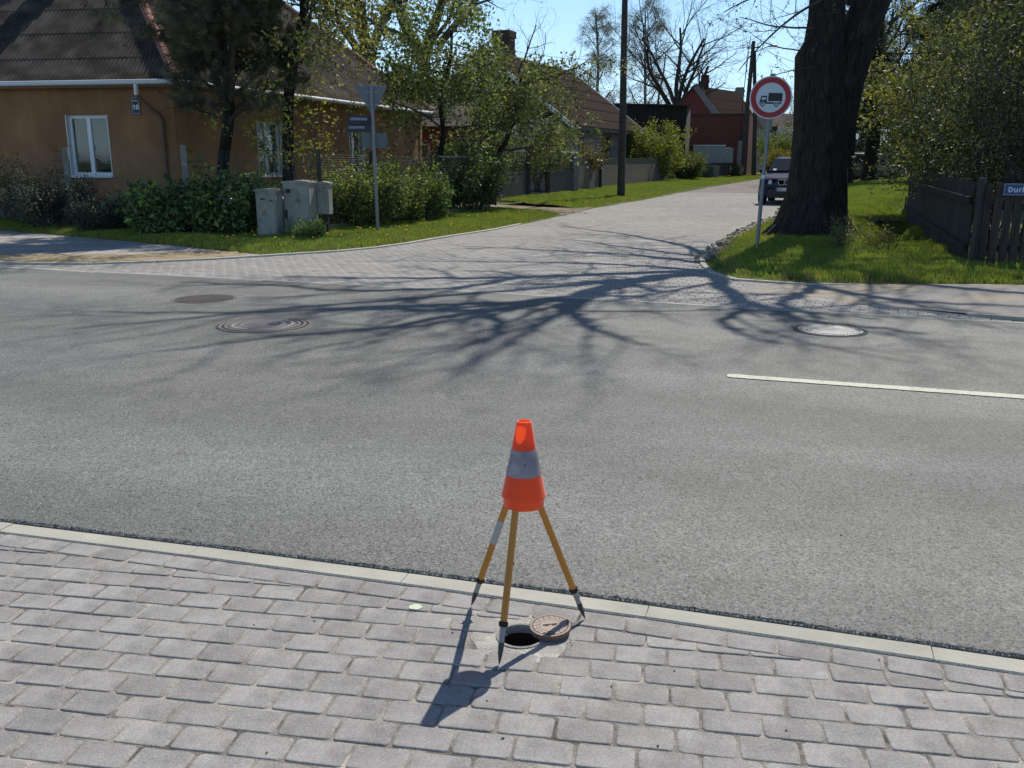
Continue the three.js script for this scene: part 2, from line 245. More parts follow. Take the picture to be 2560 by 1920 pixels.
  for (let i = 0; i <= n; i++) { const s = i / n * L, e = (i === 0 ? 0.02 : 0) , j0 = (fbm(s * 30, 1, 2) - 0.5) * 0.008, j1 = (fbm(s * 30, 7, 2) - 0.5) * 0.008, q = [-(w + j0) + e, (w + j1) - e].map((o) => m.v(A[0] + dx * s - dz * o, 0.0095, A[1] + dz * s + dx * o, s, o)); if (prev) m.quad(prev[1], q[1], q[0], prev[0]); prev = q; }
  mesh('lane_marking', m.geo(), std({ color: C(0.72, 0.72, 0.66), roughness: 0.8, map: tex(256, (x, y, i, j) => { const h = asphaltH(x * 0.4, y * 0.4); let v = 0.93 + (hash(i, j) - 0.5) * 0.08; if (h < 0.27) v -= 0.35; return [v, v, v * 0.97]; }) }), road);
}
// kerb stones along a plan line
function kerbRow(parent, line, s0, s1, len, inner, outer, top, mat, drop = 0.1, gap = 0.0018) {
  for (let s = s0; s < s1; s += len) {
    const a = line.at(s + gap), b = line.at(Math.min(s1, s + len) - gap), dx = b[0] - a[0], dz = b[1] - a[1], l = Math.hypot(dx, dz), w = outer - inner; if (l < 0.05) continue;
    const t = typeof top === 'function' ? top(s) : top, sh = new THREE.Shape(), r = 0.006;
    sh.moveTo(0, -drop); sh.lineTo(w, -drop); sh.lineTo(w, t - r); sh.lineTo(w - r, t); sh.lineTo(r, t); sh.lineTo(0, t - r); sh.lineTo(0, -drop);
    const g = new THREE.ExtrudeGeometry(sh, { depth: l, bevelEnabled: false }); g.rotateY(Math.atan2(dx, dz));
    const k = -1, cx = a[0] - dz / l * inner * k, cz = a[1] + dx / l * inner * k; g.translate(cx, rr(-0.002, 0.002), cz); 
    mesh('kerb_stone', boxUV(g), mat, parent);
  }
}
const sNear = (X) => { let a = 0, b = nearKerb.total; for (let k = 0; k < 40; k++) { const m = (a + b) / 2; nearKerb.at(m)[0] < X ? a = m : b = m; } return a; };
const kerb = struct('kerb', null, null, 'low light grey concrete kerb between the paved footway and the asphalt');
{ // the joints fall where the photograph shows them, near x = -1.33, -0.38, 0.53 and 1.42
  const s0 = sNear(-1.328), L = (sNear(1.418) - s0) / 3;
  kerbRow(kerb, nearKerb, s0 - L * 5, s0 + L * 8, L, -0.097, 0.0, 0.001, M.kerb, 0.14);
}

M.worn = std({ color: C(1, 1, 1), roughness: 0.97, map: tex(1024, (x, y, i, j) => { const f = fbm(x * 6, y * 6, 5, 6), s = clamp((f - 0.5) * 5), v = 0.60 + (f - 0.5) * 0.12 + (hash(i, j) - 0.5) * 0.1, r = Math.floor(y * 24), jx = (x * 15 + (r % 2) * 0.5) % 1, jy = (y * 24) % 1, q = s < 0.4 && (jx < 0.06 || jy < 0.1) ? -0.1 : 0; return [v + q + s * 0.02, v * 0.98 + q - s * 0.012, v * 0.965 + q - s * 0.07]; }, true, 1 / 3), bumpMap: stoneBump, bumpScale: 0.006 });
// the near footway: every paver in the picture is a mesh of its own
const footway = struct('pavement', null, null, 'footway of rounded grey pavers along the near kerb');
const HOLE = [0.03, -2.885], HR = 0.074;
{
  const bed = new THREE.Shape(); bed.moveTo(-9, 6); bed.lineTo(9, 6); 
  for (const u of lin(60)) { const x = 9 - u * 18, s = sNear(x), [kx, kz] = kerbIn.at(s); bed.lineTo(kx, -kz); }
  // shape is drawn in (x, -z): after rotating, y of the shape becomes -z
  const pts = bed.getPoints().map((p) => new THREE.Vector2(p.x, p.y > 5 ? -6 : p.y)), sh = new THREE.Shape(pts), ho = new THREE.Path(); ho.absarc(HOLE[0], -HOLE[1], HR + 0.004, 0, 2 * PI); sh.holes.push(ho);
  const g = new THREE.ShapeGeometry(sh, 24); g.rotateX(-PI / 2); g.translate(0, -0.0052, 0);
  mesh('joint_sand', boxUV(g), M.sand, footway);
  // outline of one paver: a rounded rectangle as a polygon round its centre
  const outline = (w, d, r, f) => { const o = []; for (const [cx, cy, a0] of [[w / 2 - r, d / 2 - r, 0], [-w / 2 + r, d / 2 - r, 90], [-w / 2 + r, -d / 2 + r, 180], [w / 2 - r, -d / 2 + r, 270]]) for (let k = 0; k < 4; k++) { const a = R(a0 + k * 30), j = f ? rr(-0.002, 0.0014, f) : 0; o.push([cx + Math.cos(a) * (r + j), cy + Math.sin(a) * (r + j)]); } return o; };
  const clip = (pg, nx, ny, c) => { const o = []; for (let i = 0; i < pg.length; i++) { const a = pg[i], b = pg[(i + 1) % pg.length], da = nx * a[0] + ny * a[1] - c, db = nx * b[0] + ny * b[1] - c; if (da <= 0) o.push(a); if (da * db < 0) { const t = da / (da - db); o.push([a[0] + (b[0] - a[0]) * t, a[1] + (b[1] - a[1]) * t]); } } return o; };
  const stone = (pg, ox, oy) => {                      // a low dome with a rounded arris; shape y runs towards +z
    const m = new MB(), n = pg.length; let cx = 0, cy = 0; pg.forEach((p) => { cx += p[0] / n; cy += p[1] / n; });
    const ring = (inset, y) => pg.map(([x, z]) => { const dx = x - cx, dz = z - cy, l = Math.hypot(dx, dz) || 1, k = Math.max(0.2, 1 - inset / l); return m.v(cx + dx * k, y, cy + dz * k, x + ox, z + oy); });
    const c = m.v(cx, 0, cy, cx + ox, cy + oy), R3 = [ring(0.010, -0.0002), ring(0.0045, -0.0014), ring(0.0014, -0.0038), ring(0, -0.008), ring(0, -0.05)];
    for (let i = 0; i < n; i++) { const j = (i + 1) % n; m.tri(c, R3[0][j], R3[0][i]); for (let k = 0; k < 4; k++) m.quad(R3[k][i], R3[k][j], R3[k + 1][j], R3[k + 1][i]); }
    return m.geo();
  };
  const f = RNG(31), W = 0.172, D = 0.1125, G = 0.0055, th = R(9.8), ct = Math.cos(th), st = Math.sin(th);
  const variants = Array.from({ length: 10 }, () => stone(outline(W - G + rr(-0.003, 0.002, f), D - G + rr(-0.003, 0.002, f), 0.016, f), f(), f()));
  const inFrame = (x, z) => { const v = V(x, 0, z).project(camera); return Math.abs(v.x) < 1.06 && v.y > -1.13 && v.z < 1; };
  const rest = []; let count = 0;
  const put = (geo, x, z, rot, own) => {
    const dist = Math.hypot(x - HOLE[0], z - HOLE[1]); if (Math.hypot((x - HOLE[0]) * 0.8, (z - HOLE[1]) * 1.1) < 0.128) return;
    const mat = M.pavers[Math.floor(f() * M.pavers.length)], q = new THREE.Matrix4().compose(V(x, rr(-0.0022, 0.0012, f), z), new THREE.Quaternion().setFromEuler(new THREE.Euler(rr(-0.009, 0.009, f), -rot + rr(-0.012, 0.012, f), rr(-0.009, 0.009, f))), V(1, 1, 1));
    if (inFrame(x, z) && count < 300) { count++; const m = mesh('paver', geo, mat, footway); m.applyMatrix4(q); } else rest.push(geo.clone().applyMatrix4(q));
  };
  camera.updateMatrixWorld(); camera.updateProjectionMatrix();
  // first course follows the kerb
  for (let s = sNear(-5) + 0.05; s < sNear(4.5); s += W) { const [x, z] = kerbIn.at(s), [dx, dz] = kerbIn.dir(s), d = D / 2 + 0.002; put(variants[Math.floor(f() * 10)], x - dz * d, z + dx * d, Math.atan2(dz, dx)); }
  // the other courses run straight at their own angle and are cut along the first
  for (let r = -12; r < 34; r++) {
    const off = (r % 2 ? 0.5 : 0) * W + rr(-0.02, 0.02, f), q0 = -2.72 + r * D;
    for (let c = -26; c < 26; c++) {
      const p = c * W + off, x = p * ct - (q0 - -2.72) * st, z = -2.72 + p * st + (q0 - -2.72) * ct;
      if (x < -5 || x > 4.5 || z > -0.7) continue;
      const s = sNear(x + (z + 3) * 0.25), [kx, kz] = kerbIn.at(s), [dx, dz] = kerbIn.dir(s), lim = D + 0.006;   // distance limit from the kerb
      const nx = -dz, nz = dx, dist = (x - kx) * nx + (z - kz) * nz;                                       // towards the footway
      if (dist < lim - 0.06) continue;
      if (dist > lim + 0.115) { put(variants[Math.floor(f() * 10)], x, z, th); continue; }
      // clip in stone space: keep where (p . n) >= lim - dist
      const ln = [nx * ct + nz * st, -nx * st + nz * ct]; const pg = clip(outline(W - G, D - G, 0.014), -ln[0], -ln[1], dist - lim);
      if (pg.length < 3) continue; let area = 0; for (let i = 0; i < pg.length; i++) { const a = pg[i], b = pg[(i + 1) % pg.length]; area += a[0] * b[1] - a[1] * b[0]; }
      if (Math.abs(area) / 2 > 0.0016) put(stone(pg, f(), f()), x, z, th);
    }
  }
  mesh('outlying_pavers', mergeGeometries(rest, false), M.pavers[0], footway, 'stuff');
  // mortar collar round the valve box
  const co = new THREE.Shape(); for (let i = 0; i < 40; i++) { const a = i / 40 * 2 * PI, r = 0.165 + (fbm(Math.cos(a) * 2 + 5, Math.sin(a) * 2 + 5, 3) - 0.5) * 0.06; const p = [HOLE[0] + Math.cos(a) * r * 1.15, -(HOLE[1] + Math.sin(a) * r * 0.95)]; i ? co.lineTo(...p) : co.moveTo(...p); }
  const h2 = new THREE.Path(); h2.absarc(HOLE[0], -HOLE[1], 0.086, 0, 2 * PI); co.holes.push(h2);
  const cg = new THREE.ExtrudeGeometry(co, { depth: 0.02, bevelEnabled: false, curveSegments: 24 }); cg.rotateX(-PI / 2); cg.translate(0, -0.0238, 0);
  mesh('mortar_collar', boxUV(cg), M.mortar, footway);
  // dropped chewing gum and one daub of pale paint, worn into the stone
  const blot = (x, z, r, mat, name) => { const m = new MB(), c = m.v(x, 0.0026, z), o = lin(14).slice(1).map((t) => { const a = t * 2 * PI, k = r * (0.75 + 0.5 * vnoise(Math.cos(a) * 1.5 + x * 50, Math.sin(a) * 1.5 + z * 50)); return m.v(x + Math.cos(a) * k, 0.0018, z + Math.sin(a) * k); }); for (let i = 0; i < 14; i++) m.tri(c, o[(i + 1) % 14], o[i]); mesh(name, m.geo(), mat, footway); };
  const gum = std({ color: C(0.03, 0.03, 0.03), roughness: 0.9 });
  for (let i = 0; i < 46; i++) blot(rr(-2.2, 1.9, f), rr(-3.1, -1.7, f), rr(0.002, 0.0055, f), gum, 'gum_spot');
  blot(-0.355, -3.09, 0.022, std({ color: C(0.62, 0.68, 0.52), roughness: 0.9 }), 'paint_daub');
}

// the side road: sand-filled pavers in the mouth, one worn sheet further off
const verge1 = [[-26, -31], [-11.78, -21.4], [-9.39, -19.71], [-7.65, -18.45], [-6.42, -17.58], [-5.23, -16.56], [-4.45, -15.93], [-3.98, -15.75], [-3.04, -16.45], [-2.27, -17.5], [-1.45, -19.4], [-0.37, -21.77], [0.2, -23.39], [1.5, -27.27]];
const verge2 = [[2.3, -30.6], [3.01, -31.9], [4.19, -35.06], [5.07, -37.11], [11.51, -55.32], [20.97, -79.2], [36, -116]];
const verge3 = [[14, -8.2], [9, -10.4], [6.41, -11.46], [4.61, -11.85], [3.45, -12.1], [3.05, -12.4], [2.9, -12.96], [2.95, -14.11], [3.05, -14.78], [3.24, -15.59], [4.05, -17.92], [4.94, -20.35], [6.13, -23.39], [7.53, -26.5], [8.97, -31.06], [16, -48], [24, -67], [40, -105]];
const sideRoad = struct('side_road', null, null, 'side street of small pale pavers running off between the gardens');
const kerbL = [[-30, -25.5], [-14, -17.2], [-8.02, -14.5], [-6.9, -14.36], [-6.23, -14.49], [-5.42, -14.83], [-4.29, -15.46], [-3.98, -15.75]];
{
  const pg = []; for (const u of lin(80)) { const p = farEdge.at(u * farEdge.total); if (p[0] > -9.2 && p[0] < 9.5) pg.push(p); }
  const border = [...pg, ...verge3.slice(2), ...verge2.slice().reverse(), ...verge1.slice(7).reverse(), ...kerbL.slice(2).reverse().slice(1)];
  const sh = new THREE.Shape(border.map(([x, z]) => new THREE.Vector2(x, -z))), g = new THREE.ShapeGeometry(sh); g.rotateX(-PI / 2); g.translate(0, -0.004, 0);
  mesh('road_bed', boxUV(g), std({ color: C(0.56, 0.53, 0.51), roughness: 0.95, map: tex(512, (x, y, i, j) => { const v = 0.62 + (fbm(x * 8, y * 8, 4, 8) - 0.5) * 0.2 + (hash(i, j) - 0.5) * 0.1; return [v, v * 0.98, v * 0.95]; }, true, 1 / 5) }), sideRoad);
  // pavers, courses across the street
  const f = RNG(77), a = R(22), ux = Math.sin(a), uz = -Math.cos(a), mx = Math.cos(a), mz = Math.sin(a), ms = [], cols = [], geo = (() => { const b = new MB(), w = 0.093, d = 0.057, o = [[-w, -d], [w, -d], [w, d], [-w, d]], t = o.map(([x, z]) => b.v(x * 0.94, 0.0065, z * 0.91, x, z)), s = o.map(([x, z]) => b.v(x, 0.002, z, x, z)), e = o.map(([x, z]) => b.v(x, -0.02, z, x, z)); b.quad(t[3], t[2], t[1], t[0]); for (let i = 0; i < 4; i++) { const j = (i + 1) % 4; b.quad(t[i], t[j], s[j], s[i]); b.quad(s[i], s[j], e[j], e[i]); } const q = b.geo().toNonIndexed(); q.computeVertexNormals(); return q; })();
  for (let r = 0; r < 330; r++) for (let c = -60; c < 60; c++) {
    const s = r * 0.12 - 3.4, t = (c + (r % 2) * 0.5) * 0.196, x = 0.2 + ux * s + mx * t, z = -11 + uz * s + mz * t;
    if (z < -46 || !inside(x, z, border)) continue;
    ms.push(new THREE.Matrix4().compose(V(x, rr(-0.002, 0.0015, f), z), new THREE.Quaternion().setFromEuler(new THREE.Euler(rr(-0.012, 0.012, f), -a + rr(-0.01, 0.01, f), rr(-0.012, 0.012, f))), V(1, 1, 1)));
    const k = rr(0.84, 1.04, f) * (0.86 + 0.26 * fbm(x * 0.5, z * 0.5, 3)); cols.push(C(k * 0.93, k * 0.915, k * 0.895));
  }
  instanced('small_pavers', geo, M.roadStone, ms, sideRoad, cols);
}
// flush kerb between asphalt and side street, then the kerbs of the verges
const kerb2 = struct('kerb', null, null, 'flush pale kerb strip across the mouth of the side street');
{ const A = (X) => { let a = 0, b = farEdge.total; for (let k = 0; k < 40; k++) { const m = (a + b) / 2; farEdge.at(m)[0] < X ? a = m : b = m; } return a; };
  kerbRow(kerb2, farEdge, A(-14), A(6.6), 1, -0.0, 0.1, 0.0085, std({ color: C(0.86, 0.85, 0.82), roughness: 0.92, map: M.kerb.map }), 0.05); }
const kerb3 = struct('kerb', null, null, 'pale kerb curving round the grass corner below the yield sign');
{ const l = smooth([...kerbL.slice(1), ...verge1.slice(8, 13)], 200); kerbRow(kerb3, l, 0, l.total, 1, -0.06, 0.04, 0.035, M.kerb, 0.05); }
const kerb4 = struct('kerb', null, null, 'curved pale kerb round the grass corner below the big tree');
{ const l = smooth(verge3.slice(1, 11), 200); kerbRow(kerb4, l, 1, l.total - 0.4, 0.9, -0.04, 0.05, 0.03, M.kerb, 0.05); }

// left footway with its strip of yellow tactile tiles
{
  const back = smooth(verge1.slice(0, 8), 160), front = smooth(kerbL, 160);
  const side = struct('sidewalk', loft(front, back, lin(60), lin(6), () => 0.012), M.sidewalk, 'pale grey gritty footway in front of the orange house');
  const strip = struct('tactile_paving', null, null, 'strip of yellow tactile tiles at the edge of the far footway');
  const A = poly([[-12.4, -16.6], [-8.02, -14.62], [-6.9, -14.5], [-6.2, -14.63], [-5.4, -14.96], [-4.5, -15.5]]), B = smooth([[-12.9, -17.9], [-8.9, -15.95], [-7.3, -15.72], [-6.2, -15.95], [-5.25, -16.35], [-4.6, -15.92]], 100);
  const base = loft(A, B, lin(60), lin(3), () => 0.0165); mesh('tile_bed', base, std({ color: C(0.5, 0.42, 0.27), roughness: 1 }), strip);
  const tg = merge([box(0.188, 0.012, 0.188, 0, 0.006, 0), ...[-1, 1].flatMap((i) => [-1, 1].map((j) => { const c = new THREE.CylinderGeometry(0.016, 0.024, 0.006, 7); c.translate(i * 0.047, 0.015, j * 0.047); return c; }))]);
  const mats = [[1.0, 0.80, 0.46], [1.0, 0.84, 0.52], [0.92, 0.75, 0.46], [0.98, 0.82, 0.58]].map((c) => std({ color: C(...c), roughness: 0.9, map: stoneTex })), f = RNG(3);
  const pgn = [...A.pts, ...B.pts.slice().reverse()];
  for (let i = -20; i < 50; i++) for (let j = -3; j < 14; j++) { const x = -9 + i * 0.2 * 0.98 + j * 0.2 * 0.05, z = -16.5 + j * 0.2 + 0; if (!inside(x, z, pgn) || x < -9.6) continue; const m = mesh('tactile_tile', tg, mats[Math.floor(f() * 4)], strip); m.position.set(x, 0.012 + rr(0, 0.003, f), z); m.rotation.y = rr(-0.02, 0.02, f); }
}
// right footway, slowly rising to a stand-up kerb
{
  const ed = smooth([[2.95, -11.25], [3.44, -10.78], [4.02, -10.22], [4.57, -9.7], [5.15, -9.22], [9, -7.75], [14, -5.8]], 100), back = smooth(verge3.slice(0, 6).reverse(), 100);
  const up = (u) => 0.07 * clamp((u - 0.08) / 0.3);
  const A = poly(ed.pts), B = poly(back.pts);
  struct('sidewalk', loft(A, B, lin(80), lin(10), (x, z, u, v) => 0.006 + up(u) + 0.02 * v * clamp(u * 4) + (fbm(x * 2, z * 2, 3) - 0.5) * 0.012 * clamp(u * 4) ), M.worn, 'sandy worn footway between the right verge and the road');
  const k = struct('kerb', null, null, 'kerb rising out of the paving beside the right hand footway');
  kerbRow(k, ed, 0.5, ed.total, 1, -0.02, 0.075, (s) => 0.008 + 0.072 * clamp((s / ed.total - 0.07) / 0.3), M.kerb, 0.05);
}
// verges: rough turf between the road edges and the fences
const grassN = (x, z) => (fbm(x * 1.3, z * 1.3, 4) - 0.5) * 0.09;
const vergeH1 = (x, z, u, v) => 0.008 + clamp(v * 3) * (0.05 + grassN(x, z)) + 0.02 * v;
const fenceL = [[-27, -34], [-12.6, -23.6], [-10.3, -21.6], [-6.75, -19.45], [-6.3, -19.35], [-4.55, -19.95], [-4.08, -20.1], [-3.3, -22.28], [-2.6, -24.1], [-2.0, -25.96], [-0.73, -29.84]];
const V1A = smooth(verge1, 240), V1B = smooth(fenceL, 240);
struct('grass_verge', loft(V1A, V1B, lin(140), lin(14), vergeH1), M.turf, 'turf under the left hand verge');
const gateLine = [[-0.73, -29.84], [-0.71, -33.82], [0.65, -37.84], [1.51, -39.81], [2.89, -42.94], [3.29, -45.49], [9.41, -61.51], [12.81, -71.83], [19, -86], [34, -120]];
const V2A = smooth(verge2, 200), V2B = smooth([[-0.4, -33.6], [0.65, -37.84], [1.51, -39.81], [2.89, -42.94], [3.29, -45.49], [9.41, -61.51], [12.81, -71.83], [19, -86], [34, -120]], 200);
const vergeH2 = (x, z, u, v) => 0.005 + clamp(v * 3) * (0.06 + grassN(x, z)) + 0.1 * v;
struct('grass_verge', loft(V2A, V2B, lin(120), lin(10), vergeH2), M.turf, 'turf under the verge before the grey wall');
struct('driveway', (() => { const A = smooth([[1.45, -27.1], [0.9, -28.4], [-0.9, -29.9], [-4, -30.5]], 30), B = smooth([[2.75, -31.4], [1.6, -32.6], [-0.4, -33.7], [-4, -35]], 30); return loft(A, B, lin(30), lin(10), (x, z) => 0.02 + (fbm(x, z, 3) - 0.5) * 0.03); })(), M.sandySoil, 'bare sandy driveway leading from the side street to the wire gate');
const fenceR = [[15, -10.4], [9, -12.25], [6.7, -13.0], [6.4, -13.15], [7.0, -15.2], [8, -17.8], [10.2, -23.6], [13, -30.5], [19, -45], [28, -66], [45, -105]];
const V3A = smooth(verge3, 320), V3B = smooth(fenceR, 320);
const ditch = (x, z) => { // two hollows of the roadside ditch, with a plank culvert between
  const g = (cx, cz, rx, rz, d) => d * Math.exp(-(Math.pow(((x - cx) * 0.93 + (z - cz) * 0.375) / rx, 2) + Math.pow((-(x - cx) * 0.375 + (z - cz) * 0.93) / rz, 2)));
  const s = (x - 7.75) * 0.375 - (z + 19) * 0.927, t = (x - 7.75) * 0.927 + (z + 19) * 0.375, st = (a, b, v) => { const q = clamp((v - a) / (b - a)); return q * q * (3 - 2 * q); };
  const D = (0.66 * st(-3.4, -0.6, s) * (1 - st(3.9, 4.9, s)) + 0.5 * st(6.2, 7.4, s) * (1 - st(16, 20, s))) * (0.75 + 0.5 * vnoise(s * 0.9, 4));
  return -D * Math.exp(-Math.pow((t + 0.15 * Math.sin(s * 1.3)) / 0.46, 2));
};
const vergeH3 = (x, z, u, v) => 0.01 + clamp(v * 4) * (0.06 + grassN(x, z) * 1.3 + ditch(x, z)) + 0.1 * v;
struct('grass_verge', loft(V3A, V3B, lin(240), lin(26), vergeH3), M.turf, 'turf under the right hand verge with its hollow ditch');
// bare gravelly margin between the side street and the right verge
{
  const A = smooth(verge3.slice(8, 16).map(([x, z]) => [x - 0.14, z]), 80), B = smooth(verge3.slice(8, 16).map(([x, z], i) => [x + 0.16 + 0.3 * clamp(i / 2) , z + 0.05]), 80);
  struct('soil_margin', loft(A, B, lin(160), lin(6), (x, z, u, v) => 0.014 + 0.05 * Math.sin(v * PI) * clamp(u * 5) + (fbm(x * 5, z * 5, 3) - 0.5) * 0.03), M.sandySoil, 'gravelly bare margin between the side street and the grass by the big tree');
  const f = RNG(19), ms = [], cs = []; for (let i = 0; i < 700; i++) { const u = f() * 0.8, v = f(), [x, z] = (() => { const a = A.at(u * A.total), b = B.at(u * B.total); return [a[0] + (b[0] - a[0]) * v, a[1] + (b[1] - a[1]) * v]; })(), s = rr(0.4, 1.6, f) * (f() < 0.06 ? 2.4 : 1); ms.push(new THREE.Matrix4().compose(V(x, 0.03 + 0.04 * Math.sin(v * PI), z), new THREE.Quaternion().setFromEuler(new THREE.Euler(f() * 6, f() * 6, 0)), V(s, s * 0.7, s))); const k = rr(0.16, 0.42, f); cs.push(C(k, k * 0.95, k * 0.88)); }
  const im = instanced('gravel', norm(new THREE.IcosahedronGeometry(0.022, 0)), std({ color: C(1, 1, 1), roughness: 1 }), ms, scene, cs); im.userData.label = 'loose stones along the bare margin by the big tree';
}
struct('driveway', loft(poly([[15.6, -50.0], [26, -46.4]]), poly([[16.6, -52.6], [27, -49]]), lin(20), lin(4), (x, z) => 0.115 + (fbm(x, z, 3) - 0.5) * 0.04), M.sandySoil, 'bare strip crossing the right verge before the parked van');
// grass blades on the verges
const tuft = (() => { const m = new MB(), f = RNG(8); for (let i = 0; i < 8; i++) { const a = f() * 6.28, r = f() * 0.045, x = Math.cos(a) * r, z = Math.sin(a) * r, h = rr(0.035, 0.085, f), b = f() * 6.28, w = 0.0045, lx = Math.cos(b) * 0.03 * f(), lz = Math.sin(b) * 0.03 * f(), c = f() * 6.28; const p = m.v(x - Math.cos(c) * w, -0.01, z - Math.sin(c) * w), q = m.v(x + Math.cos(c) * w, -0.01, z + Math.sin(c) * w), s = m.v(x + lx * 0.4 + Math.cos(c) * w * 0.8, h * 0.6, z + lz * 0.4 + Math.sin(c) * w * 0.8), t = m.v(x + lx * 0.4 - Math.cos(c) * w * 0.8, h * 0.6, z + lz * 0.4 - Math.sin(c) * w * 0.8), e = m.v(x + lx, h, z + lz); m.quad(p, q, s, t); m.tri(t, s, e); } return m.geo(); })();
const at2 = (A, B, u, v) => { const a = A.at(u * A.total), b = B.at(u * B.total); return [a[0] + (b[0] - a[0]) * v, a[1] + (b[1] - a[1]) * v]; };
function sow(A, B, h, n, seed, u0, u1, label) {
  const f = RNG(seed), ms = [], cols = [];
  for (let i = 0; i < n; i++) {
    const u = u0 + (u1 - u0) * f(), v = 0.012 + Math.pow(f(), 0.85) * 0.985, [x, z] = at2(A, B, u, v); if (fbm(x * 1.7 + 50, z * 1.7, 3) > 0.60 + 0.25 * f() || Math.hypot(x - 6.15, z + 18.7) < 0.72) continue; const y = h(x, z, u, v), patch = fbm(x * 0.9 + 7, z * 0.9, 3), s = rr(0.55, 1.25, f) * (0.65 + patch * 0.8) * (v < 0.06 ? 0.6 : 1);
    ms.push(new THREE.Matrix4().compose(V(x, y, z), new THREE.Quaternion().setFromEuler(new THREE.Euler(rr(-0.2, 0.2, f), f() * 6.28, rr(-0.2, 0.2, f))), V(s * 1.3, s, s * 1.3)));
    const k = rr(0.7, 1.25, f), d = f() < 0.1 + 0.22 * (v < 0.1); cols.push(d ? C(0.32 * k, 0.28 * k, 0.11 * k) : C((0.17 + 0.17 * patch) * k, (0.275 + 0.12 * patch) * k, 0.038 * k));
  }
  const im = instanced('grass', tuft, M.grass, ms, scene, cols); im.userData.label = label; return im;
}
sow(V1A, V1B, vergeH1, 52000, 11, 0.28, 1, 'short sunny grass on the left corner verge');
sow(V2A, V2B, vergeH2, 34000, 12, 0, 0.72, 'grass strip before the grey wall and brick garage');
sow(V3A, V3B, vergeH3, 110000, 13, 0.06, 0.72, 'grass on the right hand verge around the big tree');

// ------------------------------------------------------------------ buildings
// a wall from a to b (plan), its outer face on the line, with rectangular openings [s0, s1, y0, y1]; thickness grows to the left of travel
function wallGeo(a, b, y0, y1, holes = [], th = 0.28) {
  const L = Math.hypot(b[0] - a[0], b[1] - a[1]), sh = new THREE.Shape([[0, y0], [L, y0], [L, y1], [0, y1]].map((p) => new THREE.Vector2(...p)));
  for (const [s0, s1, h0, h1] of holes) sh.holes.push(new THREE.Path([[s0, h0], [s0, h1], [s1, h1], [s1, h0]].map((p) => new THREE.Vector2(...p))));
  const g = boxUV(new THREE.ExtrudeGeometry(sh, { depth: th, bevelEnabled: false })); g.translate(0, 0, -th);
  return onLine(g, a, b);
}
function onLine(g, a, b) { const ang = Math.atan2(-(b[1] - a[1]), b[0] - a[0]); g.rotateY(ang); g.translate(a[0], 0, a[1]); return g; }   // local x runs along the line, +z is outside (right of travel)
function windowIn(parent, a, b, [s0, s1, y0, y1], { mullion = 0.5, sill = true, frame = M.white, inset = 0.13, curtain = false, sillMat = M.whiteMetal, fw = 0.07 } = {}) {
  const w = s1 - s0, h = y1 - y0, cx = (s0 + s1) / 2, z = -inset, fr = [box(fw, h, 0.07, s0 + fw / 2, y0 + h / 2, z), box(fw, h, 0.07, s1 - fw / 2, y0 + h / 2, z), box(w - 2 * fw, fw, 0.07, cx, y0 + fw / 2, z), box(w - 2 * fw, fw, 0.07, cx, y1 - fw / 2, z)];
  if (mullion) fr.push(box(fw * 1.3, h - 2 * fw, 0.066, s0 + w * mullion, y0 + h / 2, z));
  const win = mesh('window', onLine(merge(fr), a, b), frame, parent);
  const cuts = mullion ? [[s0 + fw, s0 + w * mullion - fw * 0.65], [s0 + w * mullion + fw * 0.65, s1 - fw]] : [[s0 + fw, s1 - fw]];
  for (const [p, q] of cuts) mesh('pane', onLine(box(q - p, h - 2 * fw, 0.012, (p + q) / 2, y0 + h / 2, z), a, b), M.glass, win);
  if (sill) mesh('sill', onLine(box(w + 0.1, 0.045, 0.2, cx, y0 - 0.022, 0.02), a, b), sillMat, win);
  if (curtain) { const m = new MB(); let pr = null; for (let i = 0; i <= 40; i++) { const s = s0 + fw + (w * 0.42) * i / 40, q = [m.v(s, y0 + 0.1, z - 0.14 + Math.sin(i * 1.1) * 0.02), m.v(s, y1 - 0.05, z - 0.14 + Math.sin(i * 1.1) * 0.02)]; if (pr) m.quad(pr[0], q[0], q[1], pr[1]); pr = q; } mesh('curtain', onLine(m.geo(), a, b), M.curtain, win); }
  return win;
}
